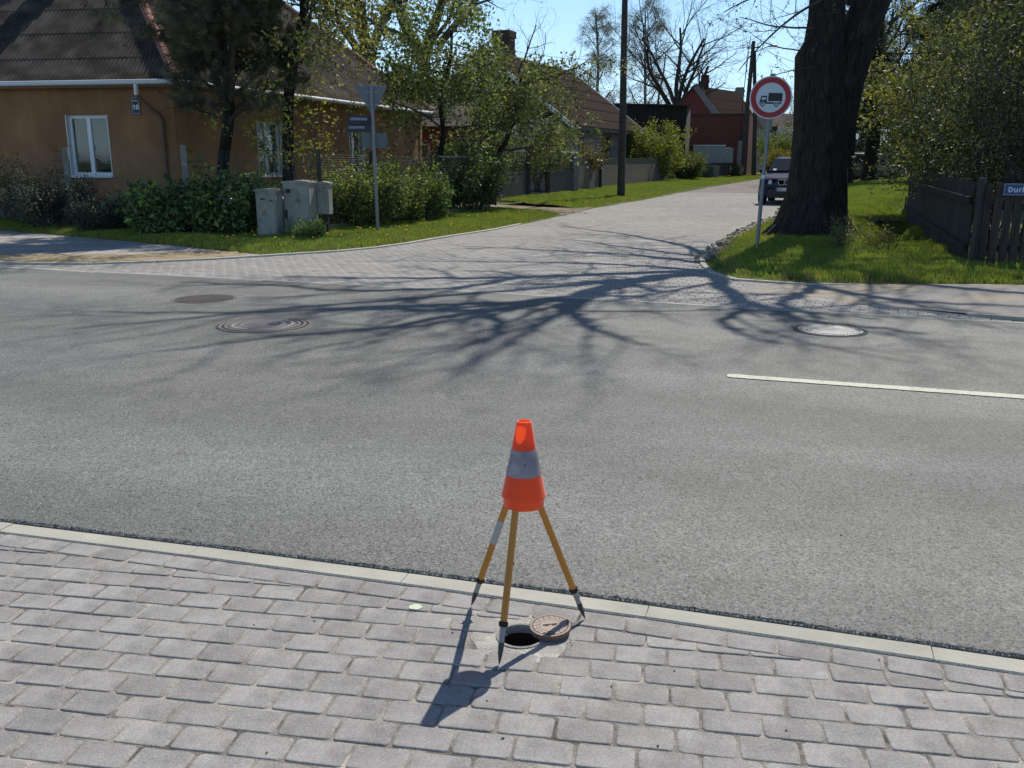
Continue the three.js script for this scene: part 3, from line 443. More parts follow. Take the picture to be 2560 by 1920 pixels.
// one roof slope in courses: eave P -> Q, ridge p -> q (3-D); corrugated or flat
function slope(parent, P, Q, p, q, { courses = 4, wave = 0.115, amp = 0.015, mat = M.asbestos, step = 0.006, res = 6, name = 'roof_course', thick = 0.009 }) {
  const e = Q.clone().sub(P), W = e.length(); e.normalize(); const d = p.clone().sub(P), n = e.clone().cross(d).normalize(); if (n.y < 0) n.negate();
  const up = n.clone().cross(e).normalize(); if (up.y < 0) up.negate();
  const L = d.dot(up), aL = d.dot(e), aR = W - q.clone().sub(P).dot(e), cols = Math.max(2, Math.ceil(W / wave * res));
  for (let c = 0; c < courses; c++) {
    const m = new MB(), t0 = c / courses - (c ? 0.03 : 0), t1 = (c + 1) / courses, rows = [];
    for (const [t, lift] of [[t0, 0], [t0, step + thick], [t1, 0.002]]) {
      const sl = aL * t, sr = W - aR * t, row = [];
      for (let i = 0; i <= cols; i++) { const s = clamp(W * i / cols, Math.min(sl, sr), Math.max(sl, sr)), w = amp ? Math.sin(s / wave * 2 * PI) * amp : 0, k = lift + w + (c ? step * 0 : 0), x = P.clone().add(e.clone().multiplyScalar(s)).add(up.clone().multiplyScalar(L * t)).add(n.clone().multiplyScalar(k)); row.push(m.v(x.x, x.y, x.z, s, t * L)); }
      rows.push(row);
    }
    const flip = e.clone().cross(up).dot(n) < 0;
    for (let r = 0; r < 2; r++) for (let i = 0; i < cols; i++) flip ? m.quad(rows[r][i], rows[r + 1][i], rows[r + 1][i + 1], rows[r][i + 1]) : m.quad(rows[r][i], rows[r][i + 1], rows[r + 1][i + 1], rows[r + 1][i]);
    mesh(name, m.geo(), mat, parent);
  }
}
function ridgeTiles(parent, a, b, r = 0.11, len = 0.4, mat = M.ridge) {
  const n = Math.round(a.distanceTo(b) / len);
  for (let i = 0; i < n; i++) { const p = a.clone().lerp(b, i / n), q = a.clone().lerp(b, (i + 1.06) / n); mesh('ridge_tile', cyl(p, q, r * 1.06, r * 0.92, 9), mat, parent); }
}
function polyWall(pts, mat, parent, name) { const m = new MB(), c = pts.map((p) => m.v(p.x, p.y, p.z, Math.hypot(p.x, p.z), p.y)); for (let i = 1; i < c.length - 1; i++) m.tri(c[0], c[i], c[i + 1]); return mesh(name, m.geo(), mat, parent); }

{ // the orange corner house
  const h = thing('orange_house', 'orange plastered corner house with a grey corrugated hipped roof', 'house');
  const A = [-8.15, -23.1], dl = [-Math.cos(R(10)), -Math.sin(R(10)) ], ds = [Math.sin(R(17)), -Math.cos(R(17))], Wf = 8.6, Ls = 15.6, EY = 3.46;
  const B = [A[0] + dl[0] * Wf, A[1] + dl[1] * Wf], D = [A[0] + ds[0] * Ls, A[1] + ds[1] * Ls], E2 = [B[0] + ds[0] * Ls, B[1] + ds[1] * Ls];
  const wf = [Wf - 2.92, Wf - 1.78, 1.2, 2.66], wf2 = [1.2, 2.35, 1.2, 2.66], ws = [[1.5 + 2.1, 1.5 + 3.5, 1.15, 2.65], [9.2, 10.35, 1.15, 2.65]];
  mesh('wall', wallGeo(B, A, 0.55, EY, [wf, wf2]), M.stucco, h); mesh('wall', wallGeo(A, D, 0.55, EY, ws), M.stucco, h);
  mesh('wall', wallGeo(D, E2, 0.55, EY), M.stucco, h); mesh('wall', wallGeo(E2, B, 0.55, EY), M.stucco, h);
  for (const [p, q] of [[B, A], [A, D], [D, E2], [E2, B]]) mesh('plinth', wallGeo(p, q, -0.2, 0.55, [], 0.25), M.plinth, h);
  windowIn(h, B, A, wf, { mullion: 0.47, inset: 0.16, fw: 0.08 }); windowIn(h, B, A, wf2); for (const w of ws) windowIn(h, A, D, w, { mullion: 0.5, inset: 0.2 });
  // deep pale reveals round the windows
  for (const [p, q, w] of [[B, A, wf], [A, D, ws[0]], [A, D, ws[1]]]) for (const s of [w[0] + 0.009, w[1] - 0.009]) mesh('window_reveal', onLine(box(0.022, w[3] - w[2], 0.13, s, (w[2] + w[3]) / 2, -0.062), p, q), M.whiteMetal, h);
  mesh('ceiling', (() => { const s = new THREE.Shape([B, A, D, E2].map(([x, z]) => new THREE.Vector2(x, -z))), g = new THREE.ShapeGeometry(s); g.rotateX(-PI / 2); g.translate(0, EY - 0.01, 0); return boxUV(g); })(), M.darkRoom, h);
  // roof
  const o = 0.32, out = (P, sx, sz) => V(P[0] + (-dl[0]) * o * sx + (-ds[0]) * o * sz, EY - 0.02, P[1] + (-dl[1]) * o * sx + (-ds[1]) * o * sz);
  const a = out(A, 1, 1), b = out(B, -1, 1), d = out(D, 1, -1), e = out(E2, -1, -1), rise = 4.1, mid = (P, Q) => [(P[0] + Q[0]) / 2, (P[1] + Q[1]) / 2], mf = mid(A, B), mb = mid(D, E2);
  const r1 = V(mf[0] + ds[0] * 4.3, EY + rise, mf[1] + ds[1] * 4.3), r2 = V(mb[0] - ds[0] * 4.3, EY + rise, mb[1] - ds[1] * 4.3);
  const roof = new THREE.Group(); roof.name = 'roof'; h.add(roof);
  const so = { courses: 6, amp: 0.013, step: 0.006 };
  slope(roof, b, a, r1, r1, so); slope(roof, a, d, r1, r2, so); slope(roof, d, e, r2, r2, { ...so, res: 3 }); slope(roof, e, b, r2, r1, { ...so, res: 3 });
  for (const [p, q] of [[a, r1], [b, r1], [d, r2], [e, r2], [r1, r2]]) ridgeTiles(roof, p.clone().add(V(0, 0.05, 0)), q.clone().add(V(0, 0.05, 0)));
  const chim = (x, y, z) => { mesh('chimney', merge([box(0.6, 1.7, 0.6, x, y, z, 0.2), box(0.72, 0.12, 0.72, x, y + 0.9, z, 0.2)]), M.brickRed, roof); };
  chim(r1.x - 1.2, EY + 3.2, r1.z + 1.6); chim(r2.x + 0.3, EY + rise + 0.2, r2.z + 1.2);
  // eaves boards, gutters, downpipe
  for (const [p, q, mt] of [[b, a, M.whiteMetal], [a, d, M.whiteMetal]]) {
    const n = V(q.z - p.z, 0, p.x - q.x).normalize().multiplyScalar(-0.07), p2 = p.clone().add(n), q2 = q.clone().add(n); p2.y -= 0.06; q2.y -= 0.06;
    mesh('gutter', cyl(p2, q2, 0.06, 0.06, 10), mt, h); mesh('fascia', bar(p.clone().add(V(0, -0.09, 0)), q.clone().add(V(0, -0.09, 0)), 0.03, 0.16), M.rustPipe, h);
  }
  mesh('soffit', (() => { const m = new MB(), v = [[b, B], [a, A], [d, D]].map(([p, q]) => [m.v(p.x, EY - 0.03, p.z), m.v(q[0], EY - 0.03, q[1])]); m.quad(v[0][0], v[1][0], v[1][1], v[0][1]); m.quad(v[1][0], v[2][0], v[2][1], v[1][1]); return m.geo(); })(), M.rustPipe, h);
  const L1 = (s, y, z) => { const k = [B[0] - dl[0] * s, B[1] - dl[1] * s], nx = dl[1], nz = -dl[0]; return V(k[0] + nx * z, y, k[1] + nz * z); };
  const pipe = (pts, r, mat) => { const m = new MB(); m.tube(pts, pts.map(() => r), 10); mesh('downpipe', m.geo(), mat, h); };
  pipe([L1(Wf - 0.72, EY - 0.05, 0.36), L1(Wf - 0.72, EY - 0.38, 0.36)], 0.055, M.whiteMetal);
  pipe([L1(Wf - 0.72, EY - 0.36, 0.36), L1(Wf - 0.68, EY - 0.46, 0.33), L1(Wf - 0.36, EY - 0.82, 0.1), L1(Wf - 0.3, EY - 0.95, 0.075), L1(Wf - 0.3, 0.3, 0.075)], 0.05, M.rustPipe);
  // number plate
  const np = new THREE.Group(); np.name = 'number_plate'; h.add(np);
  mesh('plate', (() => { const g = box(0.23, 0.42, 0.02, Wf - 0.98, 2.86, 0.012); return onLine(g, B, A); })(), std({ color: C(0.02, 0.03, 0.06), roughness: 0.4 }), np);
  const face = new THREE.PlaneGeometry(0.21, 0.40); face.translate(Wf - 0.98, 2.86, 0.0245); onLine(face, B, A);
  mesh('plate_face', face, std({ roughness: 0.4, map: canvasTex(210, 400, (x, w, hh) => { x.fillStyle = '#141b30'; x.fillRect(0, 0, w, hh); x.strokeStyle = '#c9ced6'; x.lineWidth = 8; x.strokeRect(14, 14, w - 28, hh - 28); x.fillStyle = '#e4e6ea'; x.font = 'bold 158px sans-serif'; x.textAlign = 'center'; x.fillText('10', w / 2, 290); x.fillRect(40, 76, w - 80, 16); }) }), np);
}
{ // low annex behind it
  const h = thing('garden_shed', 'low red shed with a rough corrugated roof behind the orange house', 'shed');
  const P = (px, Z) => (px - 1280) / 2300 * 0.971 * Math.abs(Z), a = [P(982, -41), -41], b = [P(1168, -40), -40], c = [b[0] + 1.2, -46], d = [a[0] + 1.2, -47];
  mesh('wall', wallGeo(a, b, -0.1, 2.95, [[0.3, 1.75, 1.45, 2.25]]), M.brickRed2, h); mesh('wall', wallGeo(b, c, -0.1, 2.95), M.brickRed2, h); mesh('wall', wallGeo(d, a, -0.1, 2.95), M.brickRed2, h);
  windowIn(h, a, b, [0.3, 1.75, 1.45, 2.25], { mullion: 0, sill: false });
  const roof = new THREE.Group(); roof.name = 'roof'; h.add(roof);
  slope(roof, V(a[0] - 0.3, 2.95, a[1] + 0.4), V(b[0] + 0.3, 2.95, b[1] + 0.4), V(d[0] - 0.3, 4.15, d[1]), V(c[0] + 0.3, 4.15, c[1]), { courses: 2 });
  mesh('ridge_board', bar(V(d[0] - 0.3, 4.2, d[1]), V(c[0] + 0.3, 4.2, c[1]), 0.2, 0.08), M.whiteMetal, roof);
}
{ // grey and white brick house with the brown roof
  const h = thing('brown_roofed_house', 'pale brick house with a steep brown roof beyond the wire gate', 'house');
  const u = [Math.sin(R(22)), -Math.cos(R(22))], l = [-Math.cos(R(22)), -Math.sin(R(22))], A = [3.05, -52.3], W = 10, L = 15.5, EY = 3.75, RZ = 3.75;
  const B = [A[0] + l[0] * W, A[1] + l[1] * W], D = [A[0] + u[0] * L, A[1] + u[1] * L], E2 = [B[0] + u[0] * L, B[1] + u[1] * L], mf = [(A[0] + B[0]) / 2, (A[1] + B[1]) / 2], mb = [(D[0] + E2[0]) / 2, (D[1] + E2[1]) / 2];
  const hs = [[1.7, 2.9, 0.9, 3.1], [6.4, 8.6, 0.9, 3.1], [11.6, 12.9, 0.9, 3.1]];
  mesh('wall', wallGeo(A, D, -0.1, EY, hs), std({ color: C(0.42, 0.42, 0.42), roughness: 0.95, map: stoneTex }), h); mesh('wall', wallGeo(B, A, -0.1, EY), M.whiteBrick, h); mesh('wall', wallGeo(D, E2, -0.1, EY), M.whiteBrick, h); mesh('wall', wallGeo(E2, B, -0.1, EY), M.whiteBrick, h);
  for (const w of hs) windowIn(h, A, D, w, { frame: std({ color: C(0.12, 0.13, 0.13), roughness: 0.7 }), curtain: true, fw: 0.1 });
  const courseMat = std({ color: C(0.46, 0.46, 0.47), roughness: 0.95, map: stoneTex });
  // brick courses of the street wall stand proud by rows
  for (let y = 0.6; y < EY - 0.2; y += 0.3) for (const bc of hs.reduce((segs, [p, q, y0, y1]) => (y > y0 - 0.1 && y < y1 + 0.1 ? segs.flatMap(([s, t]) => (p > s && q < t ? [[s, p - 0.05], [q + 0.05, t]] : [[s, t]])) : segs), [[0.02, L - 0.02]]).map(([s, t]) => box(t - s, 0.24, 0.012, (s + t) / 2, y, 0.006))) mesh('brick_course', onLine(bc, A, D), courseMat, h);
  polyWall([V(A[0], EY, A[1]), V(mf[0], EY + RZ, mf[1]), V(B[0], EY, B[1])], std({ color: C(0.17, 0.15, 0.14), map: plankMap, roughness: 1, side: THREE.DoubleSide }), h, 'gable');
  polyWall([V(D[0], EY, D[1]), V(E2[0], EY, E2[1]), V(mb[0], EY + RZ, mb[1])], std({ color: C(0.17, 0.15, 0.14), roughness: 1, side: THREE.DoubleSide }), h, 'gable');
  const roof = new THREE.Group(); roof.name = 'roof'; h.add(roof);
  const o = 0.5, ex = (P, sl, su, dy) => V(P[0] - l[0] * o * sl - u[0] * o * su, EY + dy, P[1] - l[1] * o * sl - u[1] * o * su), dr = -RZ / 5 * o;
  const a = ex(A, 1, 1, dr), b = ex(B, -1, 1, dr), d = ex(D, 1, -1, dr), e = ex(E2, -1, -1, dr), r1 = ex(mf, 0, 1, RZ), r2 = ex(mb, 0, -1, RZ);
  slope(roof, a, d, r1, r2, { courses: 6, amp: 0, mat: M.brownRoof, step: 0.03, res: 1 }); slope(roof, e, b, r2, r1, { courses: 4, amp: 0, mat: M.brownRoof, res: 1 });
  for (const [p, q] of [[a, r1], [b, r1], [d, r2], [e, r2]]) mesh('verge_board', bar(p.clone().add(V(0, -0.06, 0)), q.clone().add(V(0, -0.06, 0)), 0.06, 0.2), M.whiteMetal, roof);
  mesh('ridge_cap', cyl(r1.clone().add(V(0, 0.04, 0)), r2.clone().add(V(0, 0.04, 0)), 0.12, 0.12, 8), M.galv, roof);
  mesh('fascia', bar(a.clone().add(V(0, -0.1, 0)), d.clone().add(V(0, -0.1, 0)), 0.04, 0.2), M.darkMetal, h);
  const cx = mf[0] + u[0] * 3.0, cz = mf[1] + u[1] * 3.0, ch = new THREE.Group(); ch.name = 'chimney'; h.add(ch);
  for (let k = 0; k < 9; k++) mesh('brick_course', box(0.98 + (k > 6 ? 0.12 : 0) + (k % 2) * 0.015, 0.19, 0.98 + (k > 6 ? 0.12 : 0), cx, EY + RZ - 0.35 + k * 0.2, cz, R(-22)), M.darkBrick, ch);
}
{ // tall dark wall of a shed
  const h = thing('dark_shed', 'tall dark windowless shed standing behind the grey wall', 'shed');
  const P = (px, Z) => (px - 1280) / 2300 * 0.971 * Math.abs(Z), a = [P(1535, -74), -74], b = [P(1712, -76), -76], c = [b[0] + 1.8, -84], d = [a[0] + 2, -83];
  mesh('wall', wallGeo(a, b, -0.1, 5.7), M.darkWall, h); mesh('wall', wallGeo(b, c, -0.1, 5.7), M.darkWall, h); mesh('wall', wallGeo(d, a, -0.1, 5.7), M.darkWall, h);
  for (let k = 1; k < 10; k++) mesh('batten', onLine(box(0.06, 5.7, 0.04, k * 0.58, 2.8, 0.02), a, b), M.darkPlank[1], h);
  mesh('roof', (() => { const m = new MB(), v = [[a[0] - 0.2, a[1] + 0.3], [b[0] + 0.2, b[1] + 0.3], c, d].map(([x, z], i) => m.v(x, 5.78 + (i > 1 ? 0.3 : 0), z)); m.quad(v[0], v[1], v[2], v[3]); return m.geo(); })(), M.darkMetal, h);
  mesh('coping', bar(V(a[0] - 0.2, 5.74, a[1] + 0.2), V(b[0] + 0.2, 5.74, b[1] + 0.2), 0.25, 0.1), M.darkPlank[2], h);
}
{ // red brick garage and the gabled house behind
  const P = (px, Z) => (px - 1280) / 2300 * 0.971 * Math.abs(Z), Y = (py, Z) => 1.6 + (398 - py) / 2300 * 0.971 * Math.abs(Z);
  const g = thing('brick_garage', 'flat roofed red brick garage at the bend of the street', 'garage');
  const a = [P(1700, -88), -88], b = [P(1868, -87), -87], c = [b[0] + 2.6, -95], d = [a[0] + 3, -95], T = Y(292, -88);
  mesh('wall', wallGeo(a, b, -0.1, T, [], 0.3), M.brickRed, g); mesh('wall', wallGeo(b, c, -0.1, T, [], 0.3), M.brickRed, g); mesh('wall', wallGeo(d, a, -0.1, T, [], 0.3), M.brickRed, g);
  for (let y = 0.2; y < T - 0.2; y += 0.33) mesh('brick_course', onLine(box(Math.hypot(b[0] - a[0], b[1] - a[1]) - 0.06, 0.27, 0.02, Math.hypot(b[0] - a[0], b[1] - a[1]) / 2, y, 0.01), a, b), M.brickRed2, g);
  mesh('coping', bar(V(a[0], T + 0.06, a[1]), V(b[0], T + 0.06, b[1]), 0.35, 0.12), M.darkBrick, g);
  mesh('roof', (() => { const m = new MB(), v = [a, b, c, d].map(([x, z]) => m.v(x, T, z)); m.quad(v[0], v[1], v[2], v[3]); return m.geo(); })(), M.darkMetal, g);
  const h = thing('red_brick_house', 'red brick gabled house with a dark chimney behind the garage', 'house');
  const Z = -97, p0 = [P(1672, Z), Z], p1 = [P(1806, Z + 1), Z + 1], ap = V(P(1728, Z), Y(222, Z), Z), e0 = Y(290, Z), e1 = Y(322, Z);
  polyWall([V(p0[0], -0.1, p0[1]), V(p1[0], -0.1, p1[1]), V(p1[0], e1, p1[1]), ap, V(p0[0], e0, p0[1])], std({ color: C(0.22, 0.06, 0.048), roughness: 1, side: THREE.DoubleSide }), h, 'gable');
  const bk = V(6.5, 0, -9), rf = new THREE.Group(); rf.name = 'roof'; h.add(rf);
  const q0 = V(p0[0], e0, p0[1]), q1 = V(p1[0], e1, p1[1]);
  slope(rf, q1, q1.clone().add(bk), ap, ap.clone().add(bk), { courses: 4, amp: 0, mat: M.brownRoof, res: 1 }); slope(rf, q0.clone().add(bk), q0, ap.clone().add(bk), ap, { courses: 4, amp: 0, mat: M.brownRoof, res: 1 });
  mesh('verge_board', bar(ap.clone().add(V(0, 0.05, 0.1)), q1.clone().add(V(0.1, 0.0, 0.1)), 0.1, 0.55), std({ color: C(0.30, 0.25, 0.25), roughness: 0.9 }), rf);
  mesh('verge_board', bar(ap.clone().add(V(0, 0.05, 0.1)), q0.clone().add(V(-0.1, 0.0, 0.1)), 0.1, 0.16), M.darkBrick, rf);
  mesh('chimney', merge([box(0.72, 2.2, 0.72, P(1753, -100), Y(224, -100), -100), box(0.84, 0.2, 0.84, P(1753, -100), Y(213, -100), -100)]), M.brickRed2, rf);
  const w = thing('low_brick_wing', 'dark red wing with a pale roof edge and a second chimney', 'house');
  const Z2 = -106, t0 = V(P(1757, Z2), Y(236, Z2), Z2), t1 = V(P(1870, Z2), Y(286, Z2), Z2), t2 = V(P(1790, Z2 - 9), Y(232, Z2 - 9), Z2 - 9), t3 = V(P(1925, Z2 - 9), Y(290, Z2 - 9), Z2 - 9);
  polyWall([V(t0.x, 0, Z2), V(t1.x, 0, Z2), t1, t0], std({ color: C(0.11, 0.035, 0.03), roughness: 1, side: THREE.DoubleSide }), w, 'wall');
  polyWall([V(t1.x, 0, Z2), V(t3.x, 0, t3.z), t3, t1], std({ color: C(0.2, 0.18, 0.17), roughness: 1, side: THREE.DoubleSide }), w, 'wall');
  polyWall([t0.clone().add(V(0, 0.05, 0)), t1.clone().add(V(0, 0.05, 0)), t3, t2], std({ color: C(0.22, 0.2, 0.18), roughness: 1, side: THREE.DoubleSide }), w, 'roof');
  mesh('verge_board', bar(t0, t1, 0.12, 0.26), M.white, w);
  mesh('chimney', merge([box(0.85, 2.2, 0.85, P(1840, -112), Y(250, -112), -112), box(1, 0.25, 1, P(1840, -112), Y(236, -112), -112)]), M.concrete, w);
  const k = thing('grey_barn', 'long grey barn at the far end of the street', 'barn');
  const Z3 = -120, k0 = [P(1872, Z3), Z3 - 2], k1 = [P(1938, Z3), Z3], k2 = [P(2060, Z3 - 14), Z3 - 14], H3 = Y(318, Z3);
  mesh('wall', wallGeo(k0, k1, 0, H3), std({ color: C(0.26, 0.235, 0.22), map: plankMap, roughness: 1 }), k); mesh('wall', wallGeo(k1, k2, 0, H3 - 0.4), std({ color: C(0.36, 0.36, 0.36), roughness: 1 }), k);
  slope(k, V(k0[0] - 0.5, H3 - 0.2, k0[1] + 0.5), V(k2[0], H3 - 0.3, k2[1] + 0.5), V(k0[0] + 3, H3 + 2.2, k0[1] - 8), V(k2[0] + 3, H3 + 1.5, k2[1] - 8), { courses: 3, amp: 0, mat: M.asbestos, res: 1 });
  mesh('door', onLine(box(1.6, 3.2, 0.06, 2.0, 1.6, 0.03), k0, k1), M.darkPlank[1], k);
  // low metal container
  const t = thing('metal_container', 'low grey metal container with pale lids before the brick garage', 'container', [P(1778, -83), 0, -83], 0.03);
  mesh('body', box(2.75, 1.45, 1.5, -0.38, 2.0, 0), std({ color: C(0.30, 0.33, 0.34), roughness: 0.6, metalness: 0.2 }), t); mesh('lid', box(2.85, 0.07, 1.6, -0.38, 2.765, 0), M.white, t);
  mesh('tank', box(0.7, 1.2, 1.3, 1.4, 1.9, 0), std({ color: C(0.27, 0.30, 0.30), roughness: 0.6 }), t); mesh('lid', box(0.5, 0.06, 1.3, 1.3, 2.55, 0), M.white, t); mesh('lid', box(0.26, 0.05, 1.2, 1.7, 2.48, 0), M.white, t);
  const pb = new MB(); pb.tube([V(0.95, 1.9, 0.78), V(0.95, 2.1, 0.8), V(1.0, 2.2, 0.8), V(1.15, 2.22, 0.8)], [0.03, 0.03, 0.03, 0.03], 6); mesh('pipe', pb.geo(), M.white, t);
  for (const x of [-1.5, 0.6]) mesh('trestle', box(0.25, 1.28, 1.3, x, 0.63, 0), M.concrete, t);
}

// ------------------------------------------------------------------ fences, walls and gates
function slat(parent, name, x, z, turn, w, h, y0, mat, th = 0.022, top = 0) { const g = box(w, h, th, 0, y0 + h / 2, 0); const m = mesh(name, g, mat, parent); m.position.set(x, 0, z); m.rotation.set(0, turn, top); return m; }
{ // wire mesh fence round the corner garden
  const line = [[-16.5, -26.4], [-13.2, -24.1], [-10.15, -21.55], [-6.72, -19.4], [-4.12, -20.15], [-3.32, -22.3], [-2.05, -25.96], [-0.8, -29.84]];
  const f = thing('wire_fence', 'wire mesh fence on concrete posts round the corner garden', 'fence');
  const pg = (x, z, h, r) => box(r, h + 0.3, r, x, h / 2 - 0.15, z, 0.3);
  const HT = [1.75, 1.75, 1.86, 1.88, 1.8, 1.78, 1.74, 1.74];
  line.forEach(([x, z], i) => mesh('post', pg(x, z, HT[i], i < 4 ? 0.12 : 0.09), i < 4 ? M.concrete : M.poleWood, f));
  for (let i = 0; i < line.length - 1; i++) {
    const [ax, az] = line[i], [bx, bz] = line[i + 1], L = Math.hypot(bx - ax, bz - az), m = new MB(), h0 = HT[i] - 0.1, h1 = HT[i + 1] - 0.1, r = 0.0014, nx = -(bz - az) / L, nz = (bx - ax) / L;
    const wire = (p, q) => { const d = q.clone().sub(p).normalize(), s = Math.abs(d.y) > 0.9 ? V(nx, 0, nz) : V(0, 1, 0), b = d.clone().cross(s).normalize(); const o = [0, 1, 2].map((k) => s.clone().multiplyScalar(Math.cos(k * 2.09) * r).add(b.clone().multiplyScalar(Math.sin(k * 2.09) * r))); const A = o.map((w) => m.v(p.x + w.x, p.y + w.y, p.z + w.z)), B = o.map((w) => m.v(q.x + w.x, q.y + w.y, q.z + w.z)); for (let k = 0; k < 3; k++) m.quad(A[k], B[k], B[(k + 1) % 3], A[(k + 1) % 3]); };
    for (let k = 0; k <= 32; k++) { const t = k / 32; wire(V(ax, 0.08 + (h0 - 0.08) * t, az), V(bx, 0.08 + (h1 - 0.08) * t, bz)); }
    for (let s = 0; s < L; s += 0.12) { const t = s / L; wire(V(ax + (bx - ax) * t, 0.05, az + (bz - az) * t), V(ax + (bx - ax) * t, h0 + (h1 - h0) * t, az + (bz - az) * t)); }
    mesh('mesh_panel', m.geo(), M.galv, f);
    if (i >= 4) mesh('footing', bar(V(ax, 0.06, az), V(bx, 0.06, bz), 0.16, 0.3), M.concrete, f);
    if (i === 6) mesh('top_rail', bar(V(ax, h0 + 0.03, az), V(bx, h1 + 0.03, bz), 0.04), M.galv, f);
  }
}
{ // yard gate: wire leaves between timber posts
  const g = thing('wire_gate', 'weathered wire gate leaves between timber posts at the driveway', 'gate');
  const P = [[-0.72, -33.6], [0.62, -37.6], [1.5, -39.7], [2.85, -42.8]];
  P.forEach(([x, z], i) => mesh('post', box(i === 0 || i === 3 ? 0.3 : 0.13, 2.1, 0.16, x, 0.95, z, 0.4), i === 3 ? M.concrete : M.darkPlank[2], g));
  for (let i = 0; i < 3; i++) {
    const a = V(P[i][0], 0, P[i][1]), b = V(P[i + 1][0], 0, P[i + 1][1]), leaf = new THREE.Group(); leaf.name = 'leaf'; g.add(leaf);
    mesh('rail', bar(a.clone().setY(1.93), b.clone().setY(1.9), 0.05), i === 2 ? M.white : M.galv, leaf); mesh('rail', bar(a.clone().setY(0.25), b.clone().setY(0.25), 0.05), M.darkMetal, leaf); mesh('rail', bar(a.clone().setY(1.1), b.clone().setY(1.1), 0.04), M.darkMetal, leaf);
    const bars = []; for (let t = 0.03; t < 1; t += i === 2 ? 0.035 : 0.06) { const p = a.clone().lerp(b, t); bars.push(bar(p.clone().setY(0.25), p.clone().setY(1.9), 0.014)); }
    mesh('wire_bars', merge(bars), M.darkMetal, leaf, 'stuff');
    if (i !== 1) mesh('panel', bar(a.clone().lerp(b, 0.06).setY(0.68), a.clone().lerp(b, 0.94).setY(0.68), 0.02, 0.8), M.darkMetal, leaf);
  }
}
function letterBox(x, y, z, turn, label) { const t = thing('letter_box', label, 'letter box', [x, 0, z], turn); mesh('box', box(0.28, 0.4, 0.12, 0, y, 0.1), M.darkMetal, t); mesh('lid', box(0.31, 0.03, 0.17, 0, y + 0.22, 0.11, 0, 0.35), M.galv, t); mesh('bracket', box(0.06, 0.3, 0.06, 0, y, 0.02), M.darkMetal, t); return t; }
letterBox(-0.58, 1.28, -33.4, 0.5, 'small dark letter box on the left timber post of the wire gate');
letterBox(4.3, 1.33, -47.2, 0.4, 'black letter box on the grey fence beside the utility pole');
{ // grey board fence along the verge
  const f = thing('grey_fence', 'long grey board fence along the verge below the brown roofed house', 'fence');
  const a = [2.98, -44.2], b = [12.75, -71.7], L = Math.hypot(b[0] - a[0], b[1] - a[1]), ux = (b[0] - a[0]) / L, uz = (b[1] - a[1]) / L, turn = Math.atan2(-uz, ux), F = RNG(9);
  const n = Math.floor(L / 0.15);
  for (let i = 0; i < n; i++) { const s = (i + 0.5) * 0.15; slat(f, 'board', a[0] + ux * s, a[1] + uz * s, turn, 0.144, 1.58 + rr(-0.012, 0.012, F), 0.03, M.greyPlank[Math.floor(F() * 3)]); }
  for (let s = 0; s <= L; s += 2.9) mesh('post', box(0.12, 1.7, 0.12, a[0] + ux * s + uz * 0.09, 0.8, a[1] + uz * s - ux * 0.09, turn), M.darkPlank[1], f);
  mesh('cap', bar(V(a[0], 1.63, a[1]), V(b[0], 1.63, b[1]), 0.09, 0.03), M.greyPlank[0], f);
  for (const s of [1.9, 3.9]) mesh('bolt_cap', (() => { const q = new THREE.SphereGeometry(0.05, 10, 8); q.translate(a[0] + ux * s - uz * 0.06, 1.2, a[1] + uz * s + ux * 0.06); return q; })(), M.white, f);
  mesh('gate_post', box(0.16, 1.55, 0.14, a[0] + ux * 4.5 - uz * 0.06, 0.78, a[1] + uz * 4.5 + ux * 0.06, turn), M.darkMetal, f);
}
{ // dark plank fence farther along
  const f = thing('dark_fence', 'low dark plank fence between the grey fence and the pole pair', 'fence');
  const a = [13.4, -72.6], b = [20.0, -84.6], L = Math.hypot(b[0] - a[0], b[1] - a[1]), ux = (b[0] - a[0]) / L, uz = (b[1] - a[1]) / L, turn = Math.atan2(-uz, ux);
  for (let i = 0; i < L / 0.2; i++) { const s = (i + 0.5) * 0.2; slat(f, 'board', a[0] + ux * s, a[1] + uz * s, turn, 0.185, 1.3 + rr(-0.02, 0.02), 0, M.darkPlank[Math.floor(rnd() * 3)]); }
}
function pickets(f, a, b, w, gap, h, y0, F, tilt = 0.012) { const L = Math.hypot(b[0] - a[0], b[1] - a[1]), ux = (b[0] - a[0]) / L, uz = (b[1] - a[1]) / L, turn = Math.atan2(-uz, ux); for (let s = w / 2; s < L; s += w + gap) slat(f, 'board', a[0] + ux * s, a[1] + uz * s, turn, w * rr(0.92, 1.03, F), h + rr(-0.03, 0.03, F), y0, M.darkPlank[Math.floor(F() * 3)], 0.024, rr(-tilt, tilt, F)); for (const y of [0.38, h - 0.2]) mesh('rail', bar(V(a[0] + uz * 0.05, y, a[1] - ux * 0.05), V(b[0] + uz * 0.05, y, b[1] - ux * 0.05), 0.05, 0.09), M.darkPlank[1], f); return { ux, uz, turn, L }; }
